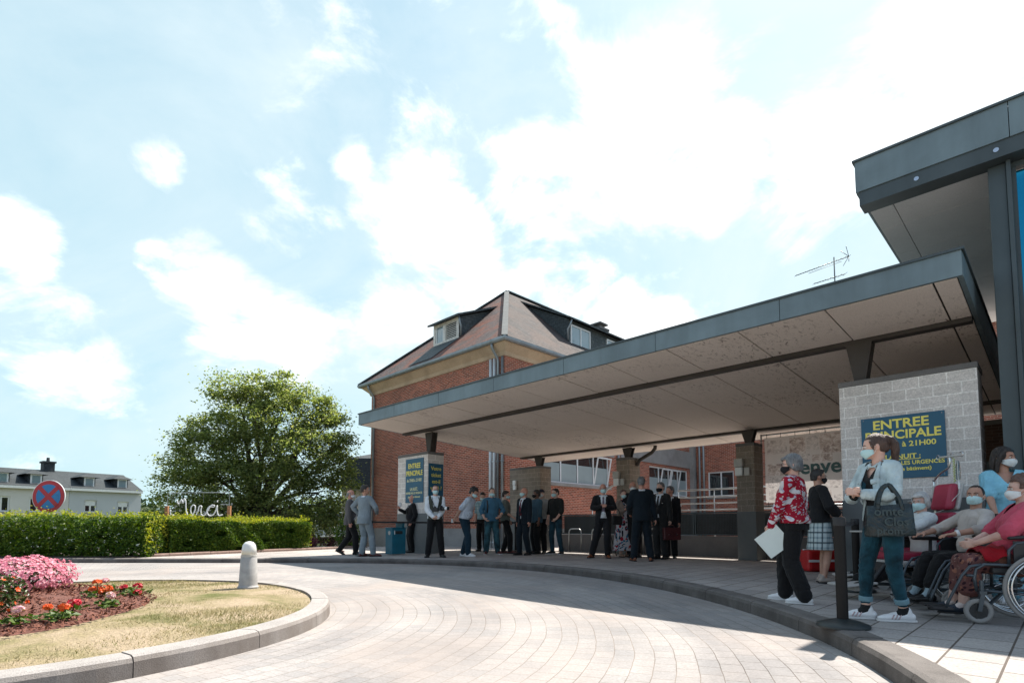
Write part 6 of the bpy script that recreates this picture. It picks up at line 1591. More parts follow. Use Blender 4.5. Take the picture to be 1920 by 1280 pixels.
    if vest:
        mb = MB(); torso(mb, .90, 1.46, .024); put('vest', mb, vest, vox, 2, lambda c: (lambda p: (p.y > 0 and abs(p.x) < .045 + max(0, p.z - 1.2) * .2) or abs(p.x) > sh + .002 or (p.z > 1.40 and abs(p.x) < .075))(inv @ c), thick=.004)
    if coat:      # mat, hem, open (bool), button z
        mb = MB(); hem = coat.get('hem', .80); e_ = coat.get('e', .022); torso(mb, hem, 1.475, e_, coat.get('flare', .10), ey=e_ + .006)
        for i in (0, 1): arm(mb, i, e_ + .002, coat.get('cuff', .020), coat.get('sleeve', .99))
        bz = coat.get('button', 1.10); op = coat.get('open', 0)
        def cut(c):
            p = inv @ c if c.z > (upper @ Vector((0, 0, 1.1))).z - .05 else invb @ c
            if p.y < .02: return p.z > 1.452 and abs(p.x) < .06
            vv = max(0, min(1, (p.z - bz) / (1.46 - bz))) * coat.get('lapel', .088)
            if p.z >= bz: return abs(p.x) < max(vv, op * .06)
            return abs(p.x) < op * .06 + (bz - p.z) * (.12 + .25 * op)
        put('jacket', mb, coat['mat'], vox, 2, cut, thick=.006)
        if coat.get('lapels', True):
            for sx in (1, -1):
                k = op * .06; mb = MB(); yy = lambda z: (.163 if z < 1.3 else .163 - (z - 1.3) * .40) + .02 * belly * (z < 1.25)
                pts = [upper @ Vector((sx * (.004 + k), yy(bz), bz)), upper @ Vector((sx * (.048 + k), yy(1.22) - .004, bz + .10)), upper @ Vector((sx * .086, yy(1.34) - .008, 1.335)), upper @ Vector((sx * .074, yy(1.45) - .02, 1.425)), upper @ Vector((sx * .05, .03, 1.475))]
                mb.limb(pts, [(.006, .005), (.022, .006), (.030, .007), (.022, .008), (.014, .008)], 8, ref=Xax(1.3)); me = mb.mesh('l'); sc_fix(me); add_mesh('lapel', me, coat['mat'], root)
        if coat.get('flaps'):
            for sx in (1, -1):
                mb = MB(); mb.limb([upper @ Vector((sx * .055, .168, 1.30)), upper @ Vector((sx * .115, .142, 1.305))], [(.007, .024)] * 2, 8, ref=Vector((0, 1, 0))); me = mb.mesh('f'); sc_fix(me); add_mesh('pocket_flap', me, coat['mat'], root)
                mb = MB(); mb.ball(upper @ Vector((sx * .088, .166, 1.292)), .006, 8, 6); me = mb.mesh('b'); sc_fix(me); add_mesh('button', me, M['chrome'], root)
        if coat.get('square'):
            mb = MB(); mb.limb([upper @ Vector((-.115, .125, 1.262)), upper @ Vector((-.075, .138, 1.27))], [.007, .008], 8); me = mb.mesh('p'); sc_fix(me); add_mesh('pocket_square', me, M['white_paint'], root)
    if bottom:
        k = bottom['kind']; mb = MB()
        if k == 'trousers':
            torso(mb, .855, bottom.get('waist', 1.05), .012)
            for i in (0, 1): leg(mb, i, bottom.get('e0', .012), bottom.get('e1', .034), bottom.get('to'))
            put('trousers', mb, bottom['mat'], vox, 2)
            if bottom.get('turnup'):
                for i in (0, 1):
                    mb = MB(); t0, t1 = bottom['to'] - .05, bottom['to'] + .012; a, b = kn[i].lerp(an[i], (t0 - .515) / .485), kn[i].lerp(an[i], (t1 - .515) / .485); mb.tube([a, a.lerp(b, .5), b], [.060, .060, .058], 16); put('turn_up', mb, bottom['turnup'], vox, 1)
        elif k == 'skirt':
            z1, z0 = bottom['z1'], bottom['z0']; P = []; Q = []
            for t in np.linspace(0, 1, 8):
                z = z1 + (z0 - z1) * t; P.append(Vector((0, py - .01 * t, 0)) + Vector((0, 0, z - .95 + pz)) if seat is None else T((0, 0, z))); r_ = bottom['r1'] + (bottom['r0'] - bottom['r1']) * t ** .8; Q.append((r_, r_ * .8))
            mb.tube(P, Q, 24, ref=(1, 0, 0))
            for i in (0, 1): mb.limb([hips[i], hips[i].lerp(kn[i], .8)], [.10, .085], 12)
            put('skirt' if z1 < 1.1 else 'dress', mb, bottom['mat'], vox, 2)
        elif k == 'lap_skirt':     # seated: over the thighs, hanging below the knees
            torso(mb, .86, 1.02, .02)
            for i in (0, 1):
                c_ = kn[i] + Vector((0, .015, -bottom.get('drop', .2))); mb.limb([hips[i], hips[i].lerp(kn[i], .5), kn[i]], [.115, .108, .088], 14); mb.limb([kn[i], kn[i].lerp(c_, .5), c_], [.086, .095, .10], 14)
            a, b = (hips[0] + hips[1]) / 2, (kn[0] + kn[1]) / 2; mb.limb([a, a.lerp(b, .5), b, b + Vector((0, .01, -bottom.get('drop', .2)))], [(.12, .10), (.13, .09), (.13, .075), (.14, .07)], 16, ref=(1, 0, 0)); put('skirt', mb, bottom['mat'], vox, 2)
    if belt_:
        mb = MB(); torso(mb, 1.0, 1.03, .018); me = mb.mesh('b'); sc_fix(me); add_mesh('belt', me, M['vinyl_black'], root)
    if socks:
        for i in (0, 1):
            mb = MB(); fd = Matrix.Rotation(-R(feet[i][2]), 3, 'Z') @ Vector((0, 1, 0)); mb.limb([kn[i].lerp(an[i], socks[1]), an[i], an[i] - Vector((0, 0, .04)) + fd * .05], [.046, .041, .04], 12); put('sock', mb, socks[0], vox, 1)
    if shoes:      # mat, kind, sole
        for i, ft in enumerate(feet):
            fd = Matrix.Rotation(-R(ft[2]), 3, 'Z') @ Vector((0, 1, 0)); sd = fd.cross(Vector((0, 0, 1))); a = an[i]; heel = ft[4] if len(ft) > 4 else 0
            Rm = Matrix.Rotation(-R(heel), 3, sd); L = shoes.get('len', 1.0)
            q = lambda y, z, x=0: a + Rm @ (fd * (y * L) + Vector((0, 0, z - .09)) + sd * x)
            mb = MB(); mb.limb([q(-.055, .042), q(0, .045), q(.08, .040), q(.15, .033), q(.188, .028)], [(.034, .036), (.040, .042), (.044, .036), (.043, .027), (.030, .018)], 14, ref=sd)
            mb.limb([q(-.035, .05), q(-.02, .098)], [.036, .037], 12); mb.limb([q(.0, .07), q(.09, .05)], [.034, .03], 10)
            sh_ = put('shoe', mb, shoes['mat'], (.0062 if fine else .009) / s, 2, None if fine else None)
            mb = MB(); P = [(-.09, .024), (-.06, .038), (0, .038), (.06, .043), (.12, .047), (.17, .042), (.205, .022)]
            vs2 = [q(y, .016, x) for y, x in P] + [q(y, .016, -x) for y, x in reversed(P)]; mb.prism([v * s for v in vs2], (Rm @ Vector((0, 0, -.018))) * s); mb.build('sole', shoes.get('sole', M['black_rubber']), sh_, bevel=.003)
            if shoes.get('stripes'):
                for sx in (1, -1):
                    for k in range(3):
                        mb = MB(); y = .035 + .026 * k; mb.limb([q(y + .02, .026, sx * .0465), q(y, .062, sx * .036)], [(.006, .004)] * 2, 6, ref=fd); me = mb.mesh('s'); sc_fix(me); add_mesh('stripe', me, shoes['stripes'], sh_)
                mb = MB()
                for k in range(4): mb.limb([q(.03 + .022 * k, .083 - .011 * k, -.02), q(.036 + .022 * k, .087 - .011 * k, .02)], .004, 6)
                me = mb.mesh('lace'); sc_fix(me); add_mesh('laces', me, M['white_paint'], sh_)
    g.w = lambda p: g.M @ Vector(p)
    return g
# ------------------------------------------------------------------ fabrics
suit_black = cloth('black_suit_wool', (.012, .012, .014), wr=.45); suit_navy = cloth('navy_suit_wool', (.0065, .012, .018), wr=.45); suit_char = cloth('charcoal_suit_wool', (.021, .021, .021), wr=.45)
suit_grey = cloth('light_grey_suit_wool', (.20, .24, .265), wr=.5); suit_brown = cloth('dark_grey_blazer_wool', (.085, .08, .082), wr=.5)
white_shirt = cloth('white_shirt_cotton', (.66, .70, .74), wr=.55); jeans = cloth('blue_jeans_denim', (.014, .043, .062), wr=.6, var=.25); jeans_pale = cloth('worn_jeans_denim', (.028, .08, .10), wr=.6, var=.4); navy_chino = cloth('navy_trousers', (.010, .03, .048), wr=.5)
black_tr = cloth('black_trousers', (.010, .010, .011), wr=.5); black_shirt = cloth('black_shirt_cotton', (.016, .017, .016), wr=.55); denim_shirt = cloth('blue_denim_shirt', (.05, .135, .21), wr=.6); dark_denim_shirt = cloth('grey_blue_denim_shirt', (.05, .10, .135), wr=.6)
sage_shirt = cloth('grey_green_shirt', (.15, .17, .155), wr=.55); beige_shirt = cloth('pale_beige_shirt', (.33, .325, .31), wr=.55); olive = cloth('olive_vest_canvas', (.05, .055, .045), wr=.4)
def stripes(name, a, b, freq, ax=0, duty=.5):
    t = NT(name); s = t.sep(t.coord()); m = t.math('GREATER_THAN', t.math('FRACT', t.math('MULTIPLY', s[ax], freq)), duty)
    t.color(t.mix(m, a, b)); t.set(Roughness=.85); t.b.inputs['Specular IOR Level'].default_value = .2
    t.bump(t.noise(t.coord(scale=(5, 5, 2.2)), 1.6, 3, .5, 1.2), .5, .05); return t.mat
def plaid(name, base, l1, l2, f1, f2):
    t = NT(name); s = t.sep(t.coord()); h = t.math('ADD', s[0], t.math('MULTIPLY', s[1], .8))
    a = t.math('GREATER_THAN', t.math('FRACT', t.math('MULTIPLY', h, f1)), .62); b = t.math('GREATER_THAN', t.math('FRACT', t.math('MULTIPLY', s[2], f1)), .62)
    c_ = t.math('GREATER_THAN', t.math('FRACT', t.math('MULTIPLY', h, f2)), .86); d = t.math('GREATER_THAN', t.math('FRACT', t.math('MULTIPLY', s[2], f2)), .86)
    col = t.mix(t.math('MULTIPLY', t.math('ADD', a, b), .4), base, l1); col = t.mix(t.math('MULTIPLY', t.math('MAXIMUM', c_, d), .75), col, l2)
    t.color(col); t.set(Roughness=.85); t.bump(t.noise(t.coord(scale=(5, 5, 2.2)), 1.6, 3, .5, 1.2), .5, .05); return t.mat
def floral(name, base, cols, sc, th=.42):
    t = NT(name); v = t.coord(); wv = t.node('ShaderNodeVectorMath', operation='ADD'); nz = t.node('ShaderNodeTexNoise'); nz.inputs['Scale'].default_value = sc * 1.3; t.link(v, nz.inputs['Vector'])
    sc2 = t.node('ShaderNodeVectorMath', operation='SCALE'); t.link(nz.outputs['Color'], sc2.inputs[0]); sc2.inputs['Scale'].default_value = .9 / sc; t.link(v, wv.inputs[0]); t.link(sc2.outputs[0], wv.inputs[1])
    col = base
    for k, (c_, f_, th_) in enumerate(cols):
        vo = t.node('ShaderNodeTexVoronoi'); vo.inputs['Scale'].default_value = sc * f_; vo.inputs['Randomness'].default_value = 1; mp = t.node('ShaderNodeMapping'); mp.inputs['Location'].default_value = (k * 3.1, k * 1.7, k * .9); t.link(wv.outputs[0], mp.inputs['Vector']); t.link(mp.outputs[0], vo.inputs['Vector'])
        pick = t.math('GREATER_THAN', t.sep(vo.outputs['Color'])[0], .35); m = t.math('MULTIPLY', t.math('LESS_THAN', vo.outputs['Distance'], th_), pick)
        inner = t.mix(t.ramp(t.noise(v, sc * 6, 2), [(.45, (0, 0, 0)), (.6, (.6,) * 3)]), c_, tuple(x * .55 for x in c_)); col = t.mix(m, col, inner)
    t.color(col); t.set(Roughness=.8); t.b.inputs['Specular IOR Level'].default_value = .2; t.bump(t.noise(t.coord(scale=(5, 5, 2.2)), 1.6, 3, .5, 1.2), .5, .05); return t.mat
strip_shirt = stripes('fine_striped_shirt', (.40, .46, .54), (.56, .60, .66), 70); check_shirt = plaid('pale_plaid_shirt', (.24, .36, .40), (.40, .50, .52), (.10, .2, .25), 22, 11)
red_floral = floral('red_floral_cotton', (.30, .008, .025), [((.62, .59, .60), 12, .45), ((.46, .44, .54), 20, .34), ((.62, .55, .48), 36, .27)], 1.0)
dress_floral = floral('bold_floral_print', (.50, .47, .50), [((.36, .012, .03), 8, .44), ((.015, .012, .02), 10.5, .36), ((.02, .14, .24), 11.5, .38), ((.5, .16, .03), 11, .20), ((.55, .52, .54), 15, .26)], 1.0)
plaid_skirt = plaid('plaid_skirt_cotton', (.45, .52, .52), (.07, .13, .16), (.02, .03, .04), 14, 7); tan_floral = floral('brown_floral_skirt', (.15, .065, .06), [((.30, .13, .09), 12, .42), ((.035, .012, .02), 17, .38), ((.24, .15, .13), 24, .25)], 1.0)
beige_knit = cloth('beige_cardigan_knit', (.27, .215, .18), wr=.6); brown_leather = plain('tan_leather', (.20, .06, .022), .35, .2, 9, coat=.3); oxblood = plain('oxblood_leather', (.10, .018, .016), .35, .2, 9, coat=.3); black_leather = plain('black_leather', (.012, .012, .012), .38, .2, 9, coat=.2)
white_leather = plain('white_trainer_leather', (.72, .72, .73), .5, .05, 9); sole_white = plain('white_rubber_sole', (.66, .65, .64), .6, .06); canvas_black = cloth('black_canvas', (.015, .015, .016), wr=.2); wine_tie = cloth('wine_red_tie', (.10, .01, .02), .5, .15); lilac_tie = cloth('lilac_tie', (.17, .14, .19), .5, .15); black_tie = cloth('black_tie', (.012, .012, .014), .5, .15)
pale_denim = cloth('bleached_denim_jacket', (.46, .555, .575), wr=.75, var=.16); teal_jeans = cloth('teal_skinny_jeans', (.010, .05, .072), wr=.7, var=.35); cuff_denim = cloth('turned_denim_cuff', (.15, .26, .31), wr=.4); black_knit = cloth('black_knit_top', (.011, .011, .012), wr=.4); scrub_blue = cloth('pale_blue_scrubs', (.23, .52, .66), wr=.65); rose_cotton = cloth('rose_cotton_top', (.50, .075, .12), wr=.6); cream_polo = cloth('beige_polo_cotton', (.47, .42, .385), wr=.6); white_knit = cloth('white_ribbed_top', (.58, .60, .60), wr=.6); grey_sock = cloth('pale_blue_sock', (.26, .34, .38), wr=.4); pale_stocking = cloth('support_stocking', (.60, .50, .46), wr=.25); grey_tr = cloth('grey_green_trousers', (.07, .08, .078), wr=.5)

SH_B = dict(mat=black_leather); SH_T = dict(mat=brown_leather); SH_O = dict(mat=oxblood)
def tr(mat, **k): return dict(kind='trousers', mat=mat, **k)
GA = 'people standing under the canopy'

# far guard behind the hedge
person('person in a white shirt and dark cap standing hands behind back beyond the hedge end', pos=(-9.72, 30.0, terrain_z(-9.72, 30)), H=1.74, face=165, head=(30, 0), hair=('crop', 'dark'), cap=plain('dark_teal_cap', (.01, .045, .06), .8), mask=None,
       top_=dict(mat=white_shirt, e=.02), bottom=tr(black_tr), shoes=SH_B, hands=[(.05, -.15, .93), (-.05, -.15, .93)], poles=((1, -.4, 0), (-1, -.4, 0)), collar=white_shirt, group='people around the entrance')
# two men at the far left
person('bald person in a dark grey blazer and black trousers stepping behind the grey suit', 657, 917, 1.74, 105, skin='ruddy', hair=('fringe', 'grey'), mask='white', head=(-10, 4), coat=dict(mat=suit_brown, open=1, button=1.15), top_=dict(mat=white_shirt), bottom=tr(black_tr), shoes=SH_B, collar=white_shirt, w=1.08, belly=.4,
       feet=[(.09, .16, 8), (-.09, -.26, -4, .05, 28)], hands=[(.24, .0, .86), (-.16, .28, 1.05)], group=GA)
person('dark haired person in a pale grey suit seen from behind, one hand on the hip', 684, 908, 1.80, 152, hair=('short', 'dark'), skin='tan', mask=None, head=(-45, 0), coat=dict(mat=suit_grey), top_=dict(mat=white_shirt), bottom=tr(suit_grey), shoes=SH_O,
       feet=[(.20, .10, 45), (-.06, -.02, 0)], hands=[(.19, .22, 1.06), (-.26, .10, 1.02)], poles=((.8, -.6, 0), (-1, -.5, .1)), hdirs=(None, (.5, .6, -.3)), collar=white_shirt, group=GA)
p4 = person('bald person in a black blazer with raised hand below the far left entrance sign', 773, 927, 1.66, -72, skin='ruddy', hair=('fringe', 'grey'), mask=None, head=(8, -4), w=1.1, belly=.5, coat=dict(mat=suit_black, button=1.08), top_=dict(mat=white_shirt), tie=black_tie, bottom=tr(black_tr), shoes=SH_B, collar=white_shirt,
       hands=[(.16, .36, 1.30), (-.235, .05, .92)], hdirs=((0, .5, .8), None), curl=(.8, .5), feet=[(.09, .02, 6), (-.09, -.02, -6)], group=GA)
p5 = person('person with white shirt, olive vest and two cameras round the neck, hands folded', 816, 909, 1.76, 12, hair=('crop', 'dark'), mask='blue', glasses=True, head=(4, 0), top_=dict(mat=white_shirt, e=.02), vest=olive, bottom=tr(black_tr), shoes=SH_B, collar=white_shirt, w=1.05,
       hands=[(.055, .20, .97), (-.05, .21, .96)], poles=((1, -.5, -.2), (-1, -.5, -.2)), hdirs=((-.8, .35, -.3), (.8, .35, -.3)), curl=(.7, .7), feet=[(.17, 0, 18), (-.17, 0, -18)], group=GA)
p6 = person('person in a fine striped short sleeved shirt bending forward in white trainers', 872, 919, 1.78, 72, top_h=1.66, lean=24, hair=('curly', 'black'), skin='tan', mask='blue', head=(0, 30), top_=dict(mat=strip_shirt, sleeve=.45, e=.02, cuff=.03), bottom=tr(navy_chino), shoes=dict(mat=white_leather, sole=sole_white), tie=None, belt_=True, w=1.06, belly=.4,
       hands=[(.20, -.20, .92), (-.20, -.10, .92)], poles=((.4, -1, .2), (-.4, -1, .2)), feet=[(.08, .12, 5), (-.08, -.08, -5)], collar=strip_shirt, group=GA)
person('person in a pale plaid shirt half hidden between two others', 905, 922, 1.80, -15, pos=None, hair=('short', 'dark'), mask='blue', head=(10, 25), top_=dict(mat=check_shirt, sleeve=.5), bottom=tr(black_tr), shoes=SH_B, feet=[(.1, 0, 10), (-.1, .03, -10)], group=GA)
p8 = person('person in a blue denim shirt and faded jeans with a black shoulder strap', 922, 914, 1.80, 8, hair=('crop', 'dark'), mask='blue', head=(14, 8), top_=dict(mat=denim_shirt, e=.022, hem=.86, sleeve=.66, cuff=.024), bottom=tr(jeans_pale), shoes=dict(mat=oxblood, sole=sole_white), collar=denim_shirt, w=1.06,
       hands=[(.20, .14, .93), (-.20, .15, .98)], hdirs=((-.6, .4, -.5), (.6, .5, -.3)), poles=((.9, -.6, 0), (-.9, -.6, 0)), feet=[(.15, .04, 14), (-.16, 0, -22)], group=GA)
p9 = person('person in a grey green short sleeved shirt facing right beside the denim shirt', 948, 919, 1.76, 82, hair=('short', 'dark'), mask='blue', skin='pale', top_=dict(mat=sage_shirt, e=.022, hem=.9, sleeve=.5, cuff=.03), bottom=tr(black_tr), shoes=SH_O, collar=sage_shirt, head=(0, 6), hands=[(.18, .26, .98), (-.2, .08, .9)], feet=[(.09, .14, 8), (-.09, -.08, -4)], group=GA)
p10 = person('bald person in a navy suit with wine red tie and pale mask looking left', 983, 914, 1.77, -46, skin='ruddy', hair=None, mask='blue', head=(-18, 0), coat=dict(mat=suit_navy, hem=.78, button=1.06), top_=dict(mat=white_shirt), tie=wine_tie, bottom=tr(suit_navy), shoes=SH_B, collar=white_shirt, feet=[(.1, .08, 6), (-.1, -.06, -10)], w=1.04, group=GA)
p11 = person('person in a grey blue denim shirt with rolled sleeves behind the navy suit', 1006, 918, 1.76, -62, skin='dark', hair=('short', 'dark'), mask='black', head=(-20, 0), top_=dict(mat=dark_denim_shirt, e=.026, hem=.84, sleeve=.7, cuff=.026), bottom=tr(black_tr), shoes=SH_B, collar=dark_denim_shirt, w=1.08, hands=[None, (-.25, .08, .84)], group=GA)
p12 = person('person in a pale beige shirt and dark cap behind the others', 1015, 917, 1.80, -25, pos=None, hair=('crop', 'grey'), cap=plain('navy_cap', (.012, .014, .03), .8), mask='white', top_=dict(mat=beige_shirt, e=.022, sleeve=.5, cuff=.03), tie=None, bottom=tr(black_tr), shoes=SH_B, collar=beige_shirt, group=GA)
p13 = person('person in a black shirt with rolled sleeves and dark jeans, one hand at the pocket', 1042, 915, 1.79, -38, hair=('short', 'black'), mask='blue', glasses=True, head=(-22, 4), top_=dict(mat=black_shirt, e=.022, hem=.86, sleeve=.62, cuff=.024), bottom=tr(jeans, e1=.018), shoes=dict(mat=canvas_black, sole=sole_white), collar=black_shirt,
       hands=[(.24, .05, .9), (-.14, .19, .93)], hdirs=(None, (.7, .3, -.6)), poles=(None, (-1, -.6, .1)), feet=[(.11, .0, 30), (-.20, .02, -8)], group=GA)
# the suited group
p14 = person('person in an open black suit with lilac tie and mask, hands joined at the chest', 1131, 905, 1.79, -8, skin='ruddy', hair=('fringe', 'grey'), mask='blue', glasses=True, head=(12, -2), coat=dict(mat=suit_black, open=.45, button=1.12), top_=dict(mat=white_shirt), tie=lilac_tie, bottom=tr(suit_black), shoes=SH_T, collar=white_shirt, w=1.07, belly=.3,
       hands=[(.045, .26, 1.19), (-.05, .25, 1.19)], hdirs=((-.75, .35, .2), (.75, .35, .2)), poles=((1, -.4, -.6), (-1, -.4, -.6)), curl=(.8, .8), feet=[(.27, -.05, 28), (-.09, .06, -14)], group=GA)
p15 = person('person in a long bold floral dress and beige cardigan behind the navy suit', 1169, 918, 1.66, 18, sex='F', hair=('short', 'auburn'), mask='blue', head=(-6, 4), top_=dict(mat=dress_floral, sleeve=.2), coat=dict(mat=beige_knit, hem=.96, open=1.0, button=1.1, sleeve=.85, lapels=False, e=.018, flare=.05), bottom=dict(kind='skirt', mat=dress_floral, z1=1.08, z0=.16, r1=.15, r0=.30), shoes=dict(mat=plain('nude_sandals', (.32, .19, .13), .5, .1)),
       hands=[(.05, .22, 1.25), (-.04, .24, 1.27)], hdirs=((-.6, .3, .5), (.6, .3, .5)), curl=(.7, .7), w=1.05, group=GA)
person('bald person in dark clothes whose head shows beside the navy suited shoulder', 1187, 903, 1.86, 0, pos=None, skin='ruddy', hair=('fringe', 'grey'), mask='white', glasses=True, coat=dict(mat=suit_black), top_=dict(mat=white_shirt), bottom=tr(suit_black), shoes=SH_B, collar=white_shirt, group=GA)
p16 = person('tall grey haired person in a navy suit and tan shoes seen from behind', 1203, 893, 1.83, 176, hair=('short', 'grey'), mask=None, head=(-18, 2), skin='ruddy', coat=dict(mat=suit_navy, hem=.83), top_=dict(mat=white_shirt), bottom=tr(suit_navy), shoes=SH_T, collar=white_shirt, w=1.08, feet=[(.17, 0, 16), (-.17, 0, -14)], hands=[(.28, .0, .84), (-.22, .22, 1.0)], group=GA)
p18 = person('person in a charcoal suit with black mask and white pocket square carrying a briefcase', 1239, 904, 1.77, -42, skin='pale', hair=('short', 'grey'), mask='black', head=(-10, 0), coat=dict(mat=suit_char, hem=.76, square=True, button=1.08), top_=dict(mat=white_shirt), tie=black_tie, bottom=tr(suit_char), shoes=SH_B, collar=white_shirt, hands=[None, (-.27, .06, .85)], hdirs=(None, (0, .05, -1)), curl=(.45, .95), group=GA)
person('grey haired person in black partly hidden behind the charcoal suit', 1257, 911, 1.78, -30, pos=None, skin='ruddy', hair=('short', 'grey'), mask=None, head=(-40, 0), coat=dict(mat=suit_black), top_=dict(mat=white_shirt), bottom=tr(suit_black), shoes=SH_B, collar=white_shirt, group=GA)

# nearer people
p21 = person('grey haired person in a red floral blouse and black trousers holding a pale sheet', 1488, 849, 1.62, -136, sex='F', fine=True, w=1.2, skin='pale', hair=('bob', 'grey'), mask='black', glasses=True, head=(16, 4), top_=dict(mat=red_floral, e=.024, hem=.93, cuff=.020, flare=.05), bottom=tr(black_tr, e0=.016, e1=.045), shoes=dict(mat=white_leather, sole=sole_white), collar=None,
       hands=[(.22, .10, .90), (-.21, .20, .86)], hdirs=(None, (.02, .45, -.9)), curl=(.5, .75), feet=[(.10, .16, 0), (-.12, -.13, -6)], group=GA)
p22 = person('person in a black shawl and plaid skirt turned away behind the red blouse', 1536, 879, 1.60, 86, sex='F', fine=True, w=1.05, skin='tan', hair=('short', 'black'), mask='black', glasses=True, head=(-4, 2), top_=dict(mat=black_knit, e=.024, hem=.92, cuff=.05, flare=.1, sleeve=.85), bottom=dict(kind='skirt', mat=plaid_skirt, z1=1.02, z0=.50, r1=.165, r0=.22), shoes=dict(mat=plain('beige_suede', (.36, .30, .26), .8, .1)), hands=[(.17, .20, 1.03), (-.17, .22, 1.06)], poles=((.9, -.8, 0), (-.9, -.8, 0)), feet=[(.09, 0, 6), (-.09, .05, -4)], group=GA)
p23 = person('person in a bleached denim jacket and teal jeans with ponytail, hands joined', 1655, 811, 1.66, -74, sex='F', fine=True, w=1.06, skin='pale', hair=('pony', 'brown'), mask='blue', glasses=M['chrome'], head=(-46, 6), lean=5, top_=dict(mat=black_knit, e=.012, hem=.86, flare=.1, vneck=.10), coat=dict(mat=pale_denim, hem=.95, open=1.0, button=1.10, e=.022, cuff=.024, sleeve=.97, flare=.05, flaps=True), bottom=tr(teal_jeans, e0=.006, e1=.004, to=.90, turnup=cuff_denim), shoes=dict(mat=white_leather, sole=sole_white, len=1.08, stripes=plain('pale_pink_stripe', (.42, .30, .30), .5, .1)), socks=(canvas_black, .95), collar=pale_denim,
       hands=[(.03, .30, 1.155), (-.045, .30, 1.165)], hdirs=((-.55, .6, .35), (.65, .6, .3)), poles=((1, -.5, -.7), (-1, -.6, -.7)), curl=(.65, .55), feet=[(.12, .12, 40), (-.11, -.07, 30)], group=GA)
p26 = person('person in pale blue scrubs with long dark hair standing behind the wheelchairs', 1885, 838, 1.68, -28, sex='F', fine=True, w=1.08, skin='tan', hair=('long', 'dark'), mask='white', head=(48, 4), top_=dict(mat=scrub_blue, e=.024, hem=.82, sleeve=.42, cuff=.034, vneck=.12), bottom=tr(scrub_blue, e0=.02, e1=.04), shoes=dict(mat=white_leather, sole=sole_white), hands=[(.16, .32, .98), (-.16, .32, .98)], curl=(.8, .8), group=GA)

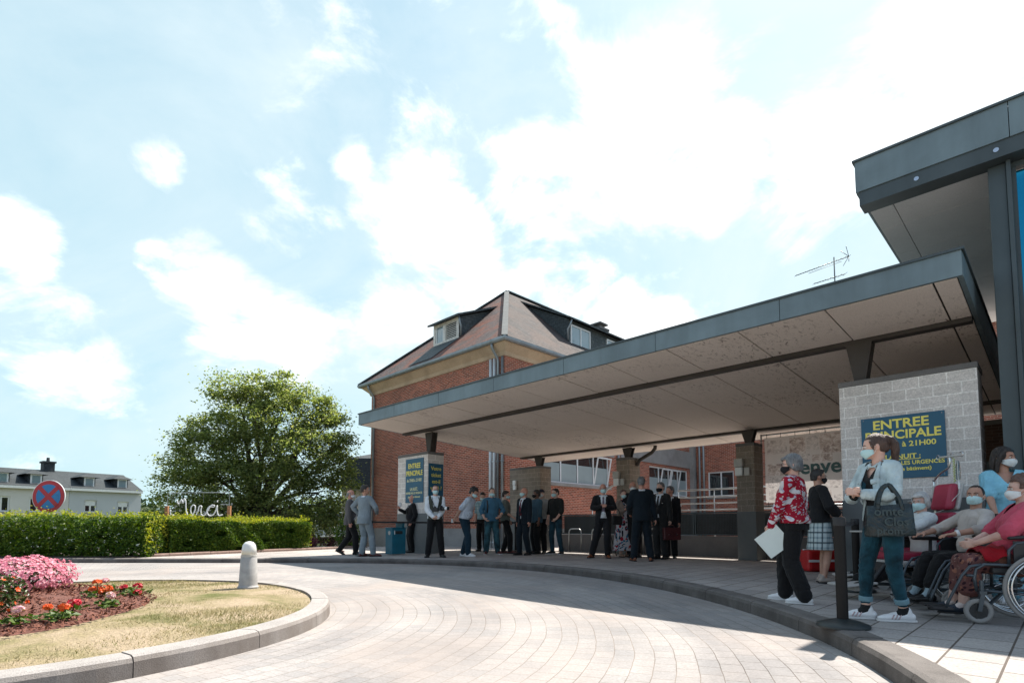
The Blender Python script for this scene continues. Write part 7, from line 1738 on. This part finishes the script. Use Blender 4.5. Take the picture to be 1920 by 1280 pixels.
# ------------------------------------------------------------------ wheelchairs and seated people
def wheelchair(label, pos, face, colour='anthracite', H=1.0):
    """faces local +y; near side wheels at +-x"""
    r = thing('wheelchair', label, 'wheelchair', pos, R(face + 180), 'wheelchairs in a row at the entrance'); fm = M['frame_steel']; X = .25
    for sx in (1, -1):
        wx = sx * (X + .055); c_ = Vector((wx, -.10, .305))
        mb = MB(); mb.tube([c_ + Vector((0, .29 * math.cos(a), .29 * math.sin(a))) for a in np.linspace(0, 2 * PI, 48)[:-1]], .0155, 10, closed=True); wh = mb.build('wheel', M['rubber'], r, True)
        mb = MB(); mb.tube([c_ + Vector((0, .268 * math.cos(a), .268 * math.sin(a))) for a in np.linspace(0, 2 * PI, 48)[:-1]], .0085, 8, closed=True); mb.build('rim', M['chrome'], wh, True)
        mb = MB(); mb.tube([c_ + Vector((sx * .035, .255 * math.cos(a), .255 * math.sin(a))) for a in np.linspace(0, 2 * PI, 48)[:-1]], .008, 8, closed=True); mb.build('hand_rim', M['chrome'], wh, True)
        mb = MB()
        for k in range(28):
            a = 2 * PI * k / 28; o_ = .012 * (1 if k % 2 else -1); mb.tube([c_ + Vector((o_, .03 * math.cos(a + .5 * (1 if k % 4 < 2 else -1)), .03 * math.sin(a + .5 * (1 if k % 4 < 2 else -1)))), c_ + Vector((0, .262 * math.cos(a), .262 * math.sin(a)))], .0016, 4)
        mb.build('spokes', M['chrome'], wh)
        mb = MB(); mb.tube([c_ - Vector((sx * .03, 0, 0)), c_ + Vector((sx * .02, 0, 0))], .035, 16); mb.build('hub', M['vinyl_black'], wh, 40)
        k = Vector((sx * (X + .01), .36, .106)); mb = MB(); mb.tube([k + Vector((0, .084 * math.cos(a), .084 * math.sin(a))) for a in np.linspace(0, 2 * PI, 30)[:-1]], [(.018, .021)] * 29, 10, closed=True, ref=(1, 0, 0)); cs = mb.build('caster', M['rubber'], r, True)
        mb = MB(); mb.tube([k - Vector((.012, 0, 0)), k + Vector((.012, 0, 0))], .024, 14)
        for q in range(5): a = 2 * PI * q / 5; mb.bar(k, k + Vector((0, .077 * math.cos(a), .077 * math.sin(a))), .016, .022, up=(1, 0, 0))
        mb.tube([k - Vector((.007, 0, 0)), k + Vector((.007, 0, 0))], .072, 24)
        mb.build('caster_hub', M['vinyl_black'], cs)
        mb = MB()
        for q in (.028, -.028): mb.bar(k + Vector((q, 0, 0)), k + Vector((q, -.03, .15)), .008, .03)
        mb.box(tuple(k + Vector((-.034, -.055, .145))), tuple(k + Vector((.034, -.005, .17)))); mb.tube([k + Vector((0, -.03, .17)), k + Vector((0, -.03, .26))], .017, 10); mb.build('caster_fork', fm, cs)
        mb = MB(); sy = sx * X
        mb.tube([(sy, -.22, .48), (sy, .22, .50), (sy, .30, .50), (sy, .36, .46), (sy, .375, .38), (sy, .36, .27)], .0135, 8); mb.tube([(sy, -.22, .24), (sy, .33, .28)], .0135, 8); mb.tube([(sy, -.22, .14), (sy, -.24, .55), (sy, -.30, .98)], .0135, 8); mb.tube([(sy, .10, .26), (sy, .10, .50)], .0135, 8)
        mb.tube([(sy, -.24, .64), (sy, -.02, .70), (sy, .08, .68), (sy, .13, .62), (sy, .135, .5)], .0125, 8); mb.build('side_frame', fm, r, True)
        mb = MB(); mb.limb([(sy, -.20, .725), (sy, .0, .735), (sy, .12, .725)], [(.028, .016)] * 3, 12, ref=(1, 0, 0)); mb.build('armrest', M['vinyl_black'], r, True)
        mb = MB(); mb.box((sy - .006, -.22, .50), (sy + .006, .10, .70)); mb.build('side_panel', M['vinyl_black'], r)
        mb = MB(); mb.tube([(sy, .32, .50), (sy, .40, .48), (sy, .46, .40), (sy * .92, .56, .17), (sy * .9, .575, .12)], .0125, 8); mb.tube([(sy, .36, .40), (sy, .43, .405)], .0125, 8); fo = mb.build('leg_rest', fm, r, True)
        mb = MB(); mb.box((min(sx * .03, sx * .21), .51, .095), (max(sx * .03, sx * .21), .67, .115)); mb.build('footplate', M['vinyl_black'], fo, bevel=.006)
        mb = MB(); mb.limb([(sy, -.30, .98), (sy, -.36, 1.0), (sy, -.42, .985)], [.016, .017, .017], 8); mb.build('push_handle', M['black_rubber'], r, True)
    mb = MB(); mb.bar((-X + .01, -.2, .46), (X - .01, .28, .15), .02); mb.bar((X - .01, -.19, .46), (-X + .01, .29, .15), .02); mb.build('cross_brace', fm, r)
    mb = MB(); mb.box((-X + .015, -.23, .42), (X - .015, .24, .475)); mb.build('seat', M['vinyl_black'], r, bevel=.015)
    mb = MB(); mb.prism([(-X + .012, -.225, .52), (X - .012, -.225, .52), (X - .012, -.30, .95), (-X + .012, -.30, .95)], (0, -.025, 0)); mb.build('backrest', M['vinyl_black'], r)
    return r
WF = -113
def off(pos, face, x, y, z=0):
    f_ = R(face + 180); return Vector(pos) + Matrix.Rotation(f_, 3, 'Z') @ Vector((x, y, z))
def seated(label, wpos, face, H, **k):
    return person(label, pos=off(wpos, face, 0, 0), H=H, face=face, fine=True, group='seated patients', **k)
# nearest wheelchair: front caster foot near (4.15, 4.75)
f_ = R(WF + 180); w1 = Vector((3.97, 4.80, 0)) - Matrix.Rotation(f_, 3, 'Z') @ Vector((-.26, .36, 0)); w1.z = z_pave(w1.x, w1.y)
wheelchair('nearest wheelchair, cut by the right picture edge, with big spoked wheel', w1, WF)
sd = lambda s_: 1.75 / s_
H1 = 1.60; q = 1.75 / H1
p27 = seated('elderly seated person in a rose top and brown floral skirt in the nearest wheelchair', w1, WF, H1, sex='F', w=1.28, belly=.7, skin='old', hair=('curly', 'auburn'), mask='white', head=(-4, 0), seat=(-.04, .58), lean=-4, feet=[(.11, .44 * q, 4, .065), (-.11, .42 * q, -4, .065)], top_=dict(mat=rose_cotton, e=.03, hem=.90, sleeve=.50, cuff=.035, vneck=.06), bottom=dict(kind='lap_skirt', mat=tan_floral, drop=.24), socks=(pale_stocking, .45), shoes=dict(mat=plain('navy_sandal', (.015, .025, .04), .7, .1)),
       hands=[(.13, .30, .74), (-.10, .33, .74)], poles=((1, -.3, -.3), (-1, -.3, -.3)), hdirs=((-.5, .8, -.2), (.4, .8, -.2)))
w2p = Vector((4.66, 5.72, 0)); w2p.z = z_pave(w2p.x, w2p.y)
wheelchair('second wheelchair, just behind the nearest one, holding the person in a beige polo', w2p, WF + 20)
H2 = 1.60; q = 1.75 / H2
p25 = seated('elderly seated person in a beige polo and black trousers looking up, in the second wheelchair', w2p, WF + 20, H2, w=.98, belly=.15, skin='tan', hair=('crop', 'dark'), mask='blue', head=(38, -6), seat=(-.06, .56), lean=-5, feet=[(.12, .47 * q, 4, .075), (-.12, .49 * q, -4, .075)], top_=dict(mat=cream_polo, e=.015, hem=.9, sleeve=.62, cuff=.018), collar=cream_polo, bottom=tr(black_tr, e0=.018, e1=.035, to=.86), socks=(grey_sock, .80), shoes=dict(mat=canvas_black),
       hands=[(.26, .30, .815), (-.25, .32, .815)], hdirs=((-.2, 1, -.1), (.15, 1, -.1)), hnorm=((0, 0, -1), (0, 0, -1)), curl=(.35, .35), poles=((1, -.4, -.3), (-1, -.4, -.3)))
# crimson recliners with white shells
def recliner(label, pos, face, tray=True):
    r = thing('treatment_recliner', label, 'recliner chair', pos, R(face + 180), 'crimson treatment recliners')
    mb = MB(); mb.box((-.27, -.22, .44), (.27, .34, .53)); mb.build('seat_cushion', M['vinyl_red'], r, bevel=.03)
    mb = MB(); mb.box((-.29, -.25, .37), (.29, .36, .438)); mb.build('seat_shell', M['plastic_grey'], r, bevel=.02)
    def slab_(z0, z1, w, th, y): return [(-w, y(z0), z0), (w, y(z0), z0), (w, y(z1), z1), (-w, y(z1), z1)]
    yb = lambda z: -.20 - (z - .5) * .24
    mb = MB(); mb.prism(slab_(.53, .97, .21, .09, yb), (0, -.09, 0)); mb.build('back_cushion', M['vinyl_red'], r, bevel=.03)
    mb = MB(); mb.prism([(x * 1.07, y - .093, z) for x, y, z in slab_(.50, .98, .21, .05, yb)], (0, -.045, 0)); mb.build('back_shell', M['plastic_grey'], r, bevel=.02)
    mb = MB(); mb.prism(slab_(1.0, 1.30, .145, .09, yb), (0, -.10, 0)); mb.build('headrest', M['vinyl_red'], r, bevel=.04)
    mb = MB(); mb.prism([(x * 1.03, y - .103, z) for x, y, z in slab_(1.0, 1.30, .145, .05, yb)], (0, -.045, 0)); mb.build('headrest_shell', M['plastic_grey'], r, bevel=.03)
    mb = MB(); mb.prism([(-.17, .37, .40), (.17, .37, .40), (.17, .53, .20), (-.17, .53, .20)], (0, .03, .02)); mb.build('leg_pad', M['vinyl_black'], r, bevel=.02)
    mb = MB(); mb.prism([(-.22, .52, .20), (.22, .52, .20), (.20, .86, .16), (-.20, .86, .16)], (0, 0, -.025)); mb.box((-.12, .6, .09), (.12, .72, .15)); mb.build('foot_plate', M['plastic_grey'], r, bevel=.01)
    mb = MB()
    for sx in (1, -1):
        mb.tube([(sx * .27, -.3, .12), (sx * .27, .36, .14)], .02, 8); mb.tube([(sx * .27, -.1, .12), (sx * .27, .05, .40)], .02, 8)
    mb.tube([(-.27, -.1, .22), (.27, -.1, .22)], .02, 8); mb.build('base_frame', M['frame_steel'], r, True)
    for sx in (1, -1):
        mb = MB(); mb.limb([(sx * .31, -.18, .68), (sx * .31, .18, .69)], [(.035, .022)] * 2, 12, ref=(1, 0, 0)); mb.tube([(sx * .31, 0, .68), (sx * .29, 0, .42)], .016, 8); mb.build('armrest', M['vinyl_black'], r, True)
        for y in (-.3, .36):
            c_ = Vector((sx * .27, y, .065)); mb = MB(); mb.tube([c_ - Vector((.015, 0, 0)), c_ + Vector((.015, 0, 0))], .062, 18); mb.build('castor', M['plastic_grey'], r, 40)
    if tray:
        mb = MB(); mb.prism([(-.33, .16, .745), (.33, .16, .745), (.33, .50, .745), (.2, .55, .745), (-.2, .55, .745), (-.33, .50, .745)], (0, 0, .02)); mb.build('tray', M['plastic_grey'], r, bevel=.008)
        mb = MB(); mb.tube([(.31, .0, .69), (.31, .2, .735)], .013, 8); mb.build('tray_arm', M['galv'], r, True)
    return r
w3p = Vector((4.56, 6.40, 0)); w3p.z = z_pave(w3p.x, w3p.y); RF = WF + 22
recliner('crimson recliner with tray and drip pole holding the white haired patient', w3p, RF)
H3 = 1.55; q = 1.75 / H3
p24 = seated('white haired seated person in a white top resting arms on the recliner tray', w3p, RF, H3, sex='F', w=1.1, skin='old', hair=('bob', 'white'), mask='blue', head=(24, 4), seat=(-.17, .56), lean=2, feet=[(.10, .68, 4, .13), (-.10, .70, -4, .13)], top_=dict(mat=white_knit, e=.022, hem=.9, sleeve=.62, cuff=.026), bottom=tr(black_tr, e0=.016, e1=.04), shoes=SH_B,
       hands=[(.06, .32, .875), (-.10, .31, .875)], hdirs=((-.8, .5, 0), (.8, .5, 0)), hnorm=((0, 0, -1), (0, 0, -1)), poles=((1, -.3, -.2), (-1, -.3, -.2)))
w4p = Vector((5.14, 7.25, 0)); w4p.z = z_pave(w4p.x, w4p.y); RF4 = WF + 2
recliner('crimson recliner mostly hidden behind the denim jacket, its white footplate showing', w4p, RF4, False)
H4 = 1.50; q = 1.75 / H4
p28 = seated('seated person hidden behind the denim jacket, only legs and black slippers showing', w4p, RF4, H4, sex='F', w=1.05, skin='old', hair=('bob', 'grey'), mask='blue', seat=(-.04, .56), lean=-10, feet=[(.10, .66, 6, .15), (-.10, .70, -4, .15)], top_=dict(mat=black_knit, e=.022, hem=.9), bottom=tr(grey_tr, e0=.016, e1=.03, to=.84), shoes=dict(mat=canvas_black), hands=[(.1, .3, .82), (-.1, .3, .82)])

# drip pole with bags, held to the recliner's back
ip = off(w3p, RF, .16, -.52) + Vector((-.11, 0, 0)); r = thing('drip_stand', 'chrome drip pole with hanging clear bag and yellow green coil above the crimson recliner', 'drip stand', ip, R(RF + 180))
mb = MB(); mb.tube(spline([(0, 0, .3), (0, 0, 1.27), (0, 0, 1.34), (-.1, 0, 1.42), (-.22, 0, 1.47), (-.26, 0, 1.52), (-.26, 0, 1.60)], 5), .011, 8); mb.build('pole', M['chrome'], r, True)
mb = MB(); mb.lathe([(.02, 1.18), (.02, 1.28), (.014, 1.29)], (0, 0, 0), 12); mb.build('clamp', M['plastic_grey'], r)
mb = MB(); mb.limb([(-.40, 0, 1.60), (-.12, 0, 1.61)], .013, 8)
mb.build('cross_bar', M['plastic_grey'], r, True)
for x0_, dx in ((-.40, -1), (-.12, 1), (-.33, 1)):
    mb = MB(); mb.tube([(x0_, 0, 1.60), (x0_ + .04 * dx, 0, 1.58), (x0_ + .06 * dx, 0, 1.61), (x0_ + .04 * dx, 0, 1.64), (x0_ + .01 * dx, 0, 1.63)], .005, 6); mb.build('hook', M['chrome'], r, True)
mb = MB(); mb.limb([(-.39, .01, 1.54), (-.39, .012, 1.48), (-.39, .01, 1.34)], [(.012, .008), (.034, .012), (.03, .014)], 12, ref=(1, 0, 0)); mb.build('drip_bag', M['clear'], r, True)
mb = MB(); mb.tube([(-.39, .01, 1.33), (-.39, .01, 1.24), (-.385, .01, 1.18), (-.2, .05, 1.0), (.0, .2, .9)], .0035, 6); mb.lathe([(.004, 1.22), (.011, 1.23), (.011, 1.29), (.004, 1.31)], (-.39, .01, 0), 10); mb.build('drip_line', M['plastic_white'], r, True)
mb = MB(); mb.tube([(-.32 + .009 * math.cos(k * .9), .009 * math.sin(k * .9), 1.58 - k * .0042) for k in range(66)], .0045, 5); mb.build('coil', plain('yellow_green_coil', (.42, .5, .12), .4), r, True)

# ------------------------------------------------------------------ held and carried things
def box_thing(name, label, cat, M4, parts, group=None):
    r = thing(name, label, cat, M4.translation, 0, group); r.rotation_mode = 'QUATERNION'; r.rotation_quaternion = M4.to_quaternion(); return r
def basis(o, x, y, z): return Matrix(((x.x, y.x, z.x, o.x), (x.y, y.y, z.y, o.y), (x.z, y.z, z.z, o.z), (0, 0, 0, 1)))
# pale sheet in the red blouse's hand
h = p21.w(p21.hand[1]); fx = Vector((.89, -.45, 0)).normalized(); up = Vector((0, 0, 1)); dn = (fx * .62 - up * .78).normalized(); sd_ = (fx * .78 + up * .62).normalized()
nx = dn.cross(sd_); c_ = h + fx * .052 - up * .094 ; r = box_thing('paper_folder', 'pale green paper folder hanging from the hand of the red floral blouse', 'paper', basis(c_ + Vector((-.012, -.03, 0)), dn, sd_, nx), None)
mb = MB(); mb.box((-.132, -.138, -.002), (.132, .138, .002)); mb.build('cover', M['paper'], r)
mb = MB(); mb.box((-.128, -.133, -.0045), (.128, .133, -.0025)); mb.build('inner_sheets', M['white_paint'], r)
# glossy black shopper on the near forearm of the denim jacket
m_ = p23.w(p23.el[1].lerp(p23.wr[1], .35)); bx_ = Vector((.93, -.30, 0)).normalized()
r = thing('shopping_bag', 'glossy black lettered shopper hanging from the forearm of the denim jacket', 'bag', (m_.x - .01, m_.y - .085, m_.z - .35), math.atan2(bx_.y, bx_.x))
def bagmat():
    t = NT('glossy_black_vinyl'); v = t.coord(); n = t.noise(v, 7, 4, .6, .9); t.color(t.ramp(n, [(.3, (.005, .011, .013)), (.75, (.014, .032, .037))])); t.set(Roughness=.28); t.bump(n, .9, .05); return t.mat
gb = bagmat()
mb = MB(); mb.prism([(-.215, -.055, 0), (.215, -.055, 0), (.19, -.022, .315), (-.19, -.022, .315)], (0, .0, 0)) if False else None
vs3 = []
for z, hw, hd_ in ((0, .175, .062), (.02, .182, .066), (.10, .178, .060), (.18, .172, .048), (.265, .165, .030)):
    for k in range(28):
        a = 2 * PI * k / 28; cx_, sy_ = math.cos(a), math.sin(a); x = math.copysign(abs(cx_) ** .35, cx_) * hw; y = math.copysign(abs(sy_) ** .5, sy_) * hd_ + .006 * math.sin(x * 30 + z * 22); vs3.append((x, y, z + .008 * math.sin(x * 14)))
mb = MB(); mb.add(vs3, [(i * 28 + k, i * 28 + (k + 1) % 28, (i + 1) * 28 + (k + 1) % 28, (i + 1) * 28 + k) for i in range(4) for k in range(28)] + [tuple(range(27, -1, -1))]); bo = mb.build('bag_body', gb, r, True); sm_ = bo.modifiers.new('s', 'SOLIDIFY'); sm_.thickness = .003
for y in (-.028, .028):
    mb = MB(); mb.tube(spline([(-.09, y * 1.3, .22), (-.075, y, .32), (-.045, y * .7, .40), (0, y * .5, .435), (.03, y * .7, .40), (.07, y, .32), (.09, y * 1.3, .22)], 5), [(.016, .003)] * 31, 6, ref=(1, 0, 0)); mb.build('handle', gb, r, True)
gl_ = plain('dark_teal_print', (.02, .042, .048), .3, .1)
for body, x, z, sz in (('omte', -.02, .175, .10), ('Clos', .03, .09, .095), ('prom', -.02, .02, .085)):
    letter(r, body, sz, (x, -.071 if z < .15 else -.062, z), gl_, (PI / 2, 0, 0), .001, name='lettering')
# briefcase
h = p18.w(p18.hand[1]); r = thing('briefcase', 'dark red leather briefcase carried by the charcoal suit', 'briefcase', (h.x + .02, h.y, h.z - .36), R(8))
wine = plain('wine_red_leather', (.06, .008, .010), .4, .2, 8, .1)
mb = MB(); mb.box((-.20, -.06, 0), (.20, .06, .28)); mb.build('case', wine, r, bevel=.02)
mb = MB(); mb.box((-.19, -.068, .12), (.19, -.06, .285)); mb.build('flap', wine, r, bevel=.003)
mb = MB(); mb.tube([(-.06, 0, .28), (-.055, 0, .33), (.055, 0, .33), (.06, 0, .28)], .010, 8); mb.build('handle', wine, r, True)
for x in (-.1, .1):
    mb = MB(); mb.box((x - .015, -.073, .10), (x + .015, -.066, .14)); mb.build('buckle', M['chrome'], r)
# cameras on the photographer
def camera_thing(label, P, rz, L):
    r = thing('photo_camera', label, 'camera', P, rz, 'cameras on the photographer')
    mb = MB(); mb.box((-.07, -.03, -.05), (.07, .03, .045)); mb.box((-.028, -.028, .045), (.028, .028, .075)); mb.build('camera_body', M['vinyl_black'], r, bevel=.01)
    mb = MB(); mb.tube([(0, -.03, 0), (0, -.03 - L * .55, 0)], .036, 18); mb.build('lens', M['vinyl_black'], r, 40)
    mb = MB(); mb.tube([(0, -.031 - L * .55, 0), (0, -.03 - L * .9, 0)], .042 if L > .1 else .038, 18); mb.build('lens_barrel', M['plastic_white'] if L > .1 else M['vinyl_black'], r, 40)
    mb = MB(); mb.tube([(0, -.031 - L * .9, 0), (0, -.03 - L, 0)], .044, 18); mb.build('lens_hood', M['vinyl_black'], r, 40); return r
cpos = p5.w((.0, .0, 1.17)); fw_ = Vector((math.sin(R(12)), -math.cos(R(12)), 0))
camera_thing('black camera hanging at the middle of the white shirt', cpos + fw_ * .21 + Vector((-.02, 0, -.02)), R(12), .05); camera_thing('camera with long pale lens pointing right on the white shirt', cpos + fw_ * .20 + Vector((.13, -.0, .0)), R(55), .2)
r = tag(None, None) if False else None
mb = MB(); mb.tube([p5.w((.07, .04, 1.47)), p5.w((.085, .15, 1.38)), p5.w((.03, .165, 1.22))], .008, 6); mb.tube([p5.w((-.07, .04, 1.47)), p5.w((-.09, .15, 1.38)), p5.w((-.06, .165, 1.22))], .008, 6); tag(mb.build('camera_strap', M['vinyl_black'], None, True), 'black camera straps crossing the white shirt and vest', 'strap')
# shoulder strap and bag of the denim shirt
mb = MB(); mb.tube([p8.w((.11, -.09, 1.36)), p8.w((.125, -.01, 1.475)), p8.w((.13, .10, 1.40)), p8.w((.125, .145, 1.25)), p8.w((.13, .10, 1.08))], [(.02, .006)] * 5, 8); st_ = thing('backpack', 'black backpack on the shoulder of the blue denim shirt', 'backpack', p8.w((0, -.2, .98)), R(8))
o = mb.build('strap', M['vinyl_black'], None, True); o.parent = st_; o.matrix_parent_inverse = (Matrix.Translation(p8.w((0, -.2, .98))) @ Matrix.Rotation(R(8), 4, 'Z')).inverted()
mb = MB(); mb.box((-.15, -.08, -.02), (.15, .10, .42)); mb.build('pack', M['vinyl_black'], st_, bevel=.05)
# white slip behind the striped shirt, papers in the bald man's hand, black handbag of the floral dress
h = p6.w(p6.hand[0]); r = thing('paper_slip', 'small white paper slip in the hand behind the striped shirt', 'paper', h, R(20)); mb = MB(); mb.box((-.05, -.004, -.04), (.02, .004, .05)); mb.build('sheet', M['white_paint'], r)
h = p4.w(p4.hand[0]); r = thing('folded_paper', 'folded white paper raised in the hand of the black blazer', 'paper', h, R(10)); mb = MB(); mb.prism([(0, 0, -.04), (.06, 0, .0), (.075, 0, .14), (.02, 0, .12)], (0, .004, 0)); mb.prism([(.062, 0, .0), (.11, .02, .03), (.10, .02, .12), (.076, 0, .14)], (0, .004, 0)); mb.build('sheet', M['white_paint'], r)
hb = p15.w((.25, .10, .98)); r = thing('handbag', 'black handbag at the side of the long floral dress', 'bag', (hb.x, hb.y, hb.z - .14), R(15)); mb = MB(); mb.box((-.13, -.05, 0), (.13, .05, .22)); mb.build('bag_body', M['vinyl_black'], r, bevel=.03); mb = MB(); mb.tube(spline([(-.1, 0, .2), (-.06, 0, .34), (.0, 0, .39), (.06, 0, .34), (.1, 0, .2)], 4), .008, 6); mb.build('handle', M['vinyl_black'], r, True)
# lapel pin / wrist bands
# camera tripod behind the suit
d_ = 15.6; tp = Vector(((1137 - PX) / F * d_, d_, 0)); tp.z = z_pave(tp.x, tp.y); r = thing('camera_tripod', 'black tripod legs standing behind the open black suit', 'tripod', tp)
for k in range(3):
    a = R(-90 + 120 * k + 30); mb = MB(); mb.tube([(math.cos(a) * .04, math.sin(a) * .04, .85), (math.cos(a) * .40, math.sin(a) * .40, .01)], [.018, .011], 8); mb.build('leg', M['black_paint'], r, True)
mb = MB(); mb.lathe([(.05, .80), (.05, .88), (.025, .90), (.025, 1.05), (.05, 1.06), (.05, 1.1)], (0, 0, 0), 14); mb.build('centre_column', M['black_paint'], r, 40)
# red cool bag on the ground behind the plaid skirt
d_ = 9.6; cp_ = Vector(((1532 - PX) / F * d_, d_, 0)); cp_.z = z_pave(cp_.x, cp_.y); r = thing('red_holdall', 'bright red holdall on the ground behind the plaid skirt', 'bag', cp_, R(10)); rd = plain('bright_red_nylon', (.42, .01, .012), .5, .1, 6, .15)
mb = MB(); mb.box((-.31, -.16, 0), (.31, .16, .36)); mb.build('bag_body', rd, r, bevel=.05); mb = MB(); mb.box((-.29, -.02, .358), (.29, .02, .372)); mb.box((-.32, -.163, .16), (.32, -.16, .2)); mb.build('zip_strip', M['plastic_white'], r)
# newspaper on the tray, wrist band, red blanket on the lap
nw = off(w3p, RF, -.14, .46, .768); r = thing('newspaper', 'folded newspaper lying at the end of the recliner tray', 'newspaper', nw, R(RF + 150)); mb = MB()
for k in range(3): mb.box((-.13 + .01 * k, -.09 + .012 * k, .005 * k), (.13 + .012 * k, .09 + .01 * k, .005 * k + .004))
mb.build('pages', plain('newsprint', (.48, .46, .42), .8, .3, 26), r)
def lap_blanket():
    a, b = (p27.kn[0] + p27.kn[1]) / 2, Vector((0, -.04, .62)); V2 = []; n1, n2 = 14, 10
    for i in range(n1 + 1):
        for j in range(n2 + 1):
            x = -.27 + .54 * i / n1; t = j / n2; p = b.lerp(a, .42 + .42 * t); z = p.z + .125 - .38 * max(0, abs(x) - .16) ** 1.1 * 3.0 + .014 * math.sin(x * 22 + t * 7) - .02 * t; V2.append(tuple(p27.w((x, p.y, z))))
    o = raw_mesh('lap_blanket', V2, [(i * (n2 + 1) + j, i * (n2 + 1) + j + 1, (i + 1) * (n2 + 1) + j + 1, (i + 1) * (n2 + 1) + j) for i in range(n1) for j in range(n2)], cloth('red_fleece', (.28, .003, .010), wr=.5), smooth_=True); m = o.modifiers.new('s', 'SOLIDIFY'); m.thickness = .012; return tag(o, 'bright red blanket over the lap of the rose top', 'blanket')
lap_blanket()
wb = p25.w(p25.wr[1]); dv_ = (p25.w(p25.wr[1]) - p25.w(p25.el[1])).normalized(); mb = MB(); mb.tube([wb - dv_ * .04, wb - dv_ * .015], .036, 16); tag(mb.build('wrist_band', M['plastic_white'], None, True), 'white hospital band on the wrist of the beige polo', 'wrist band')
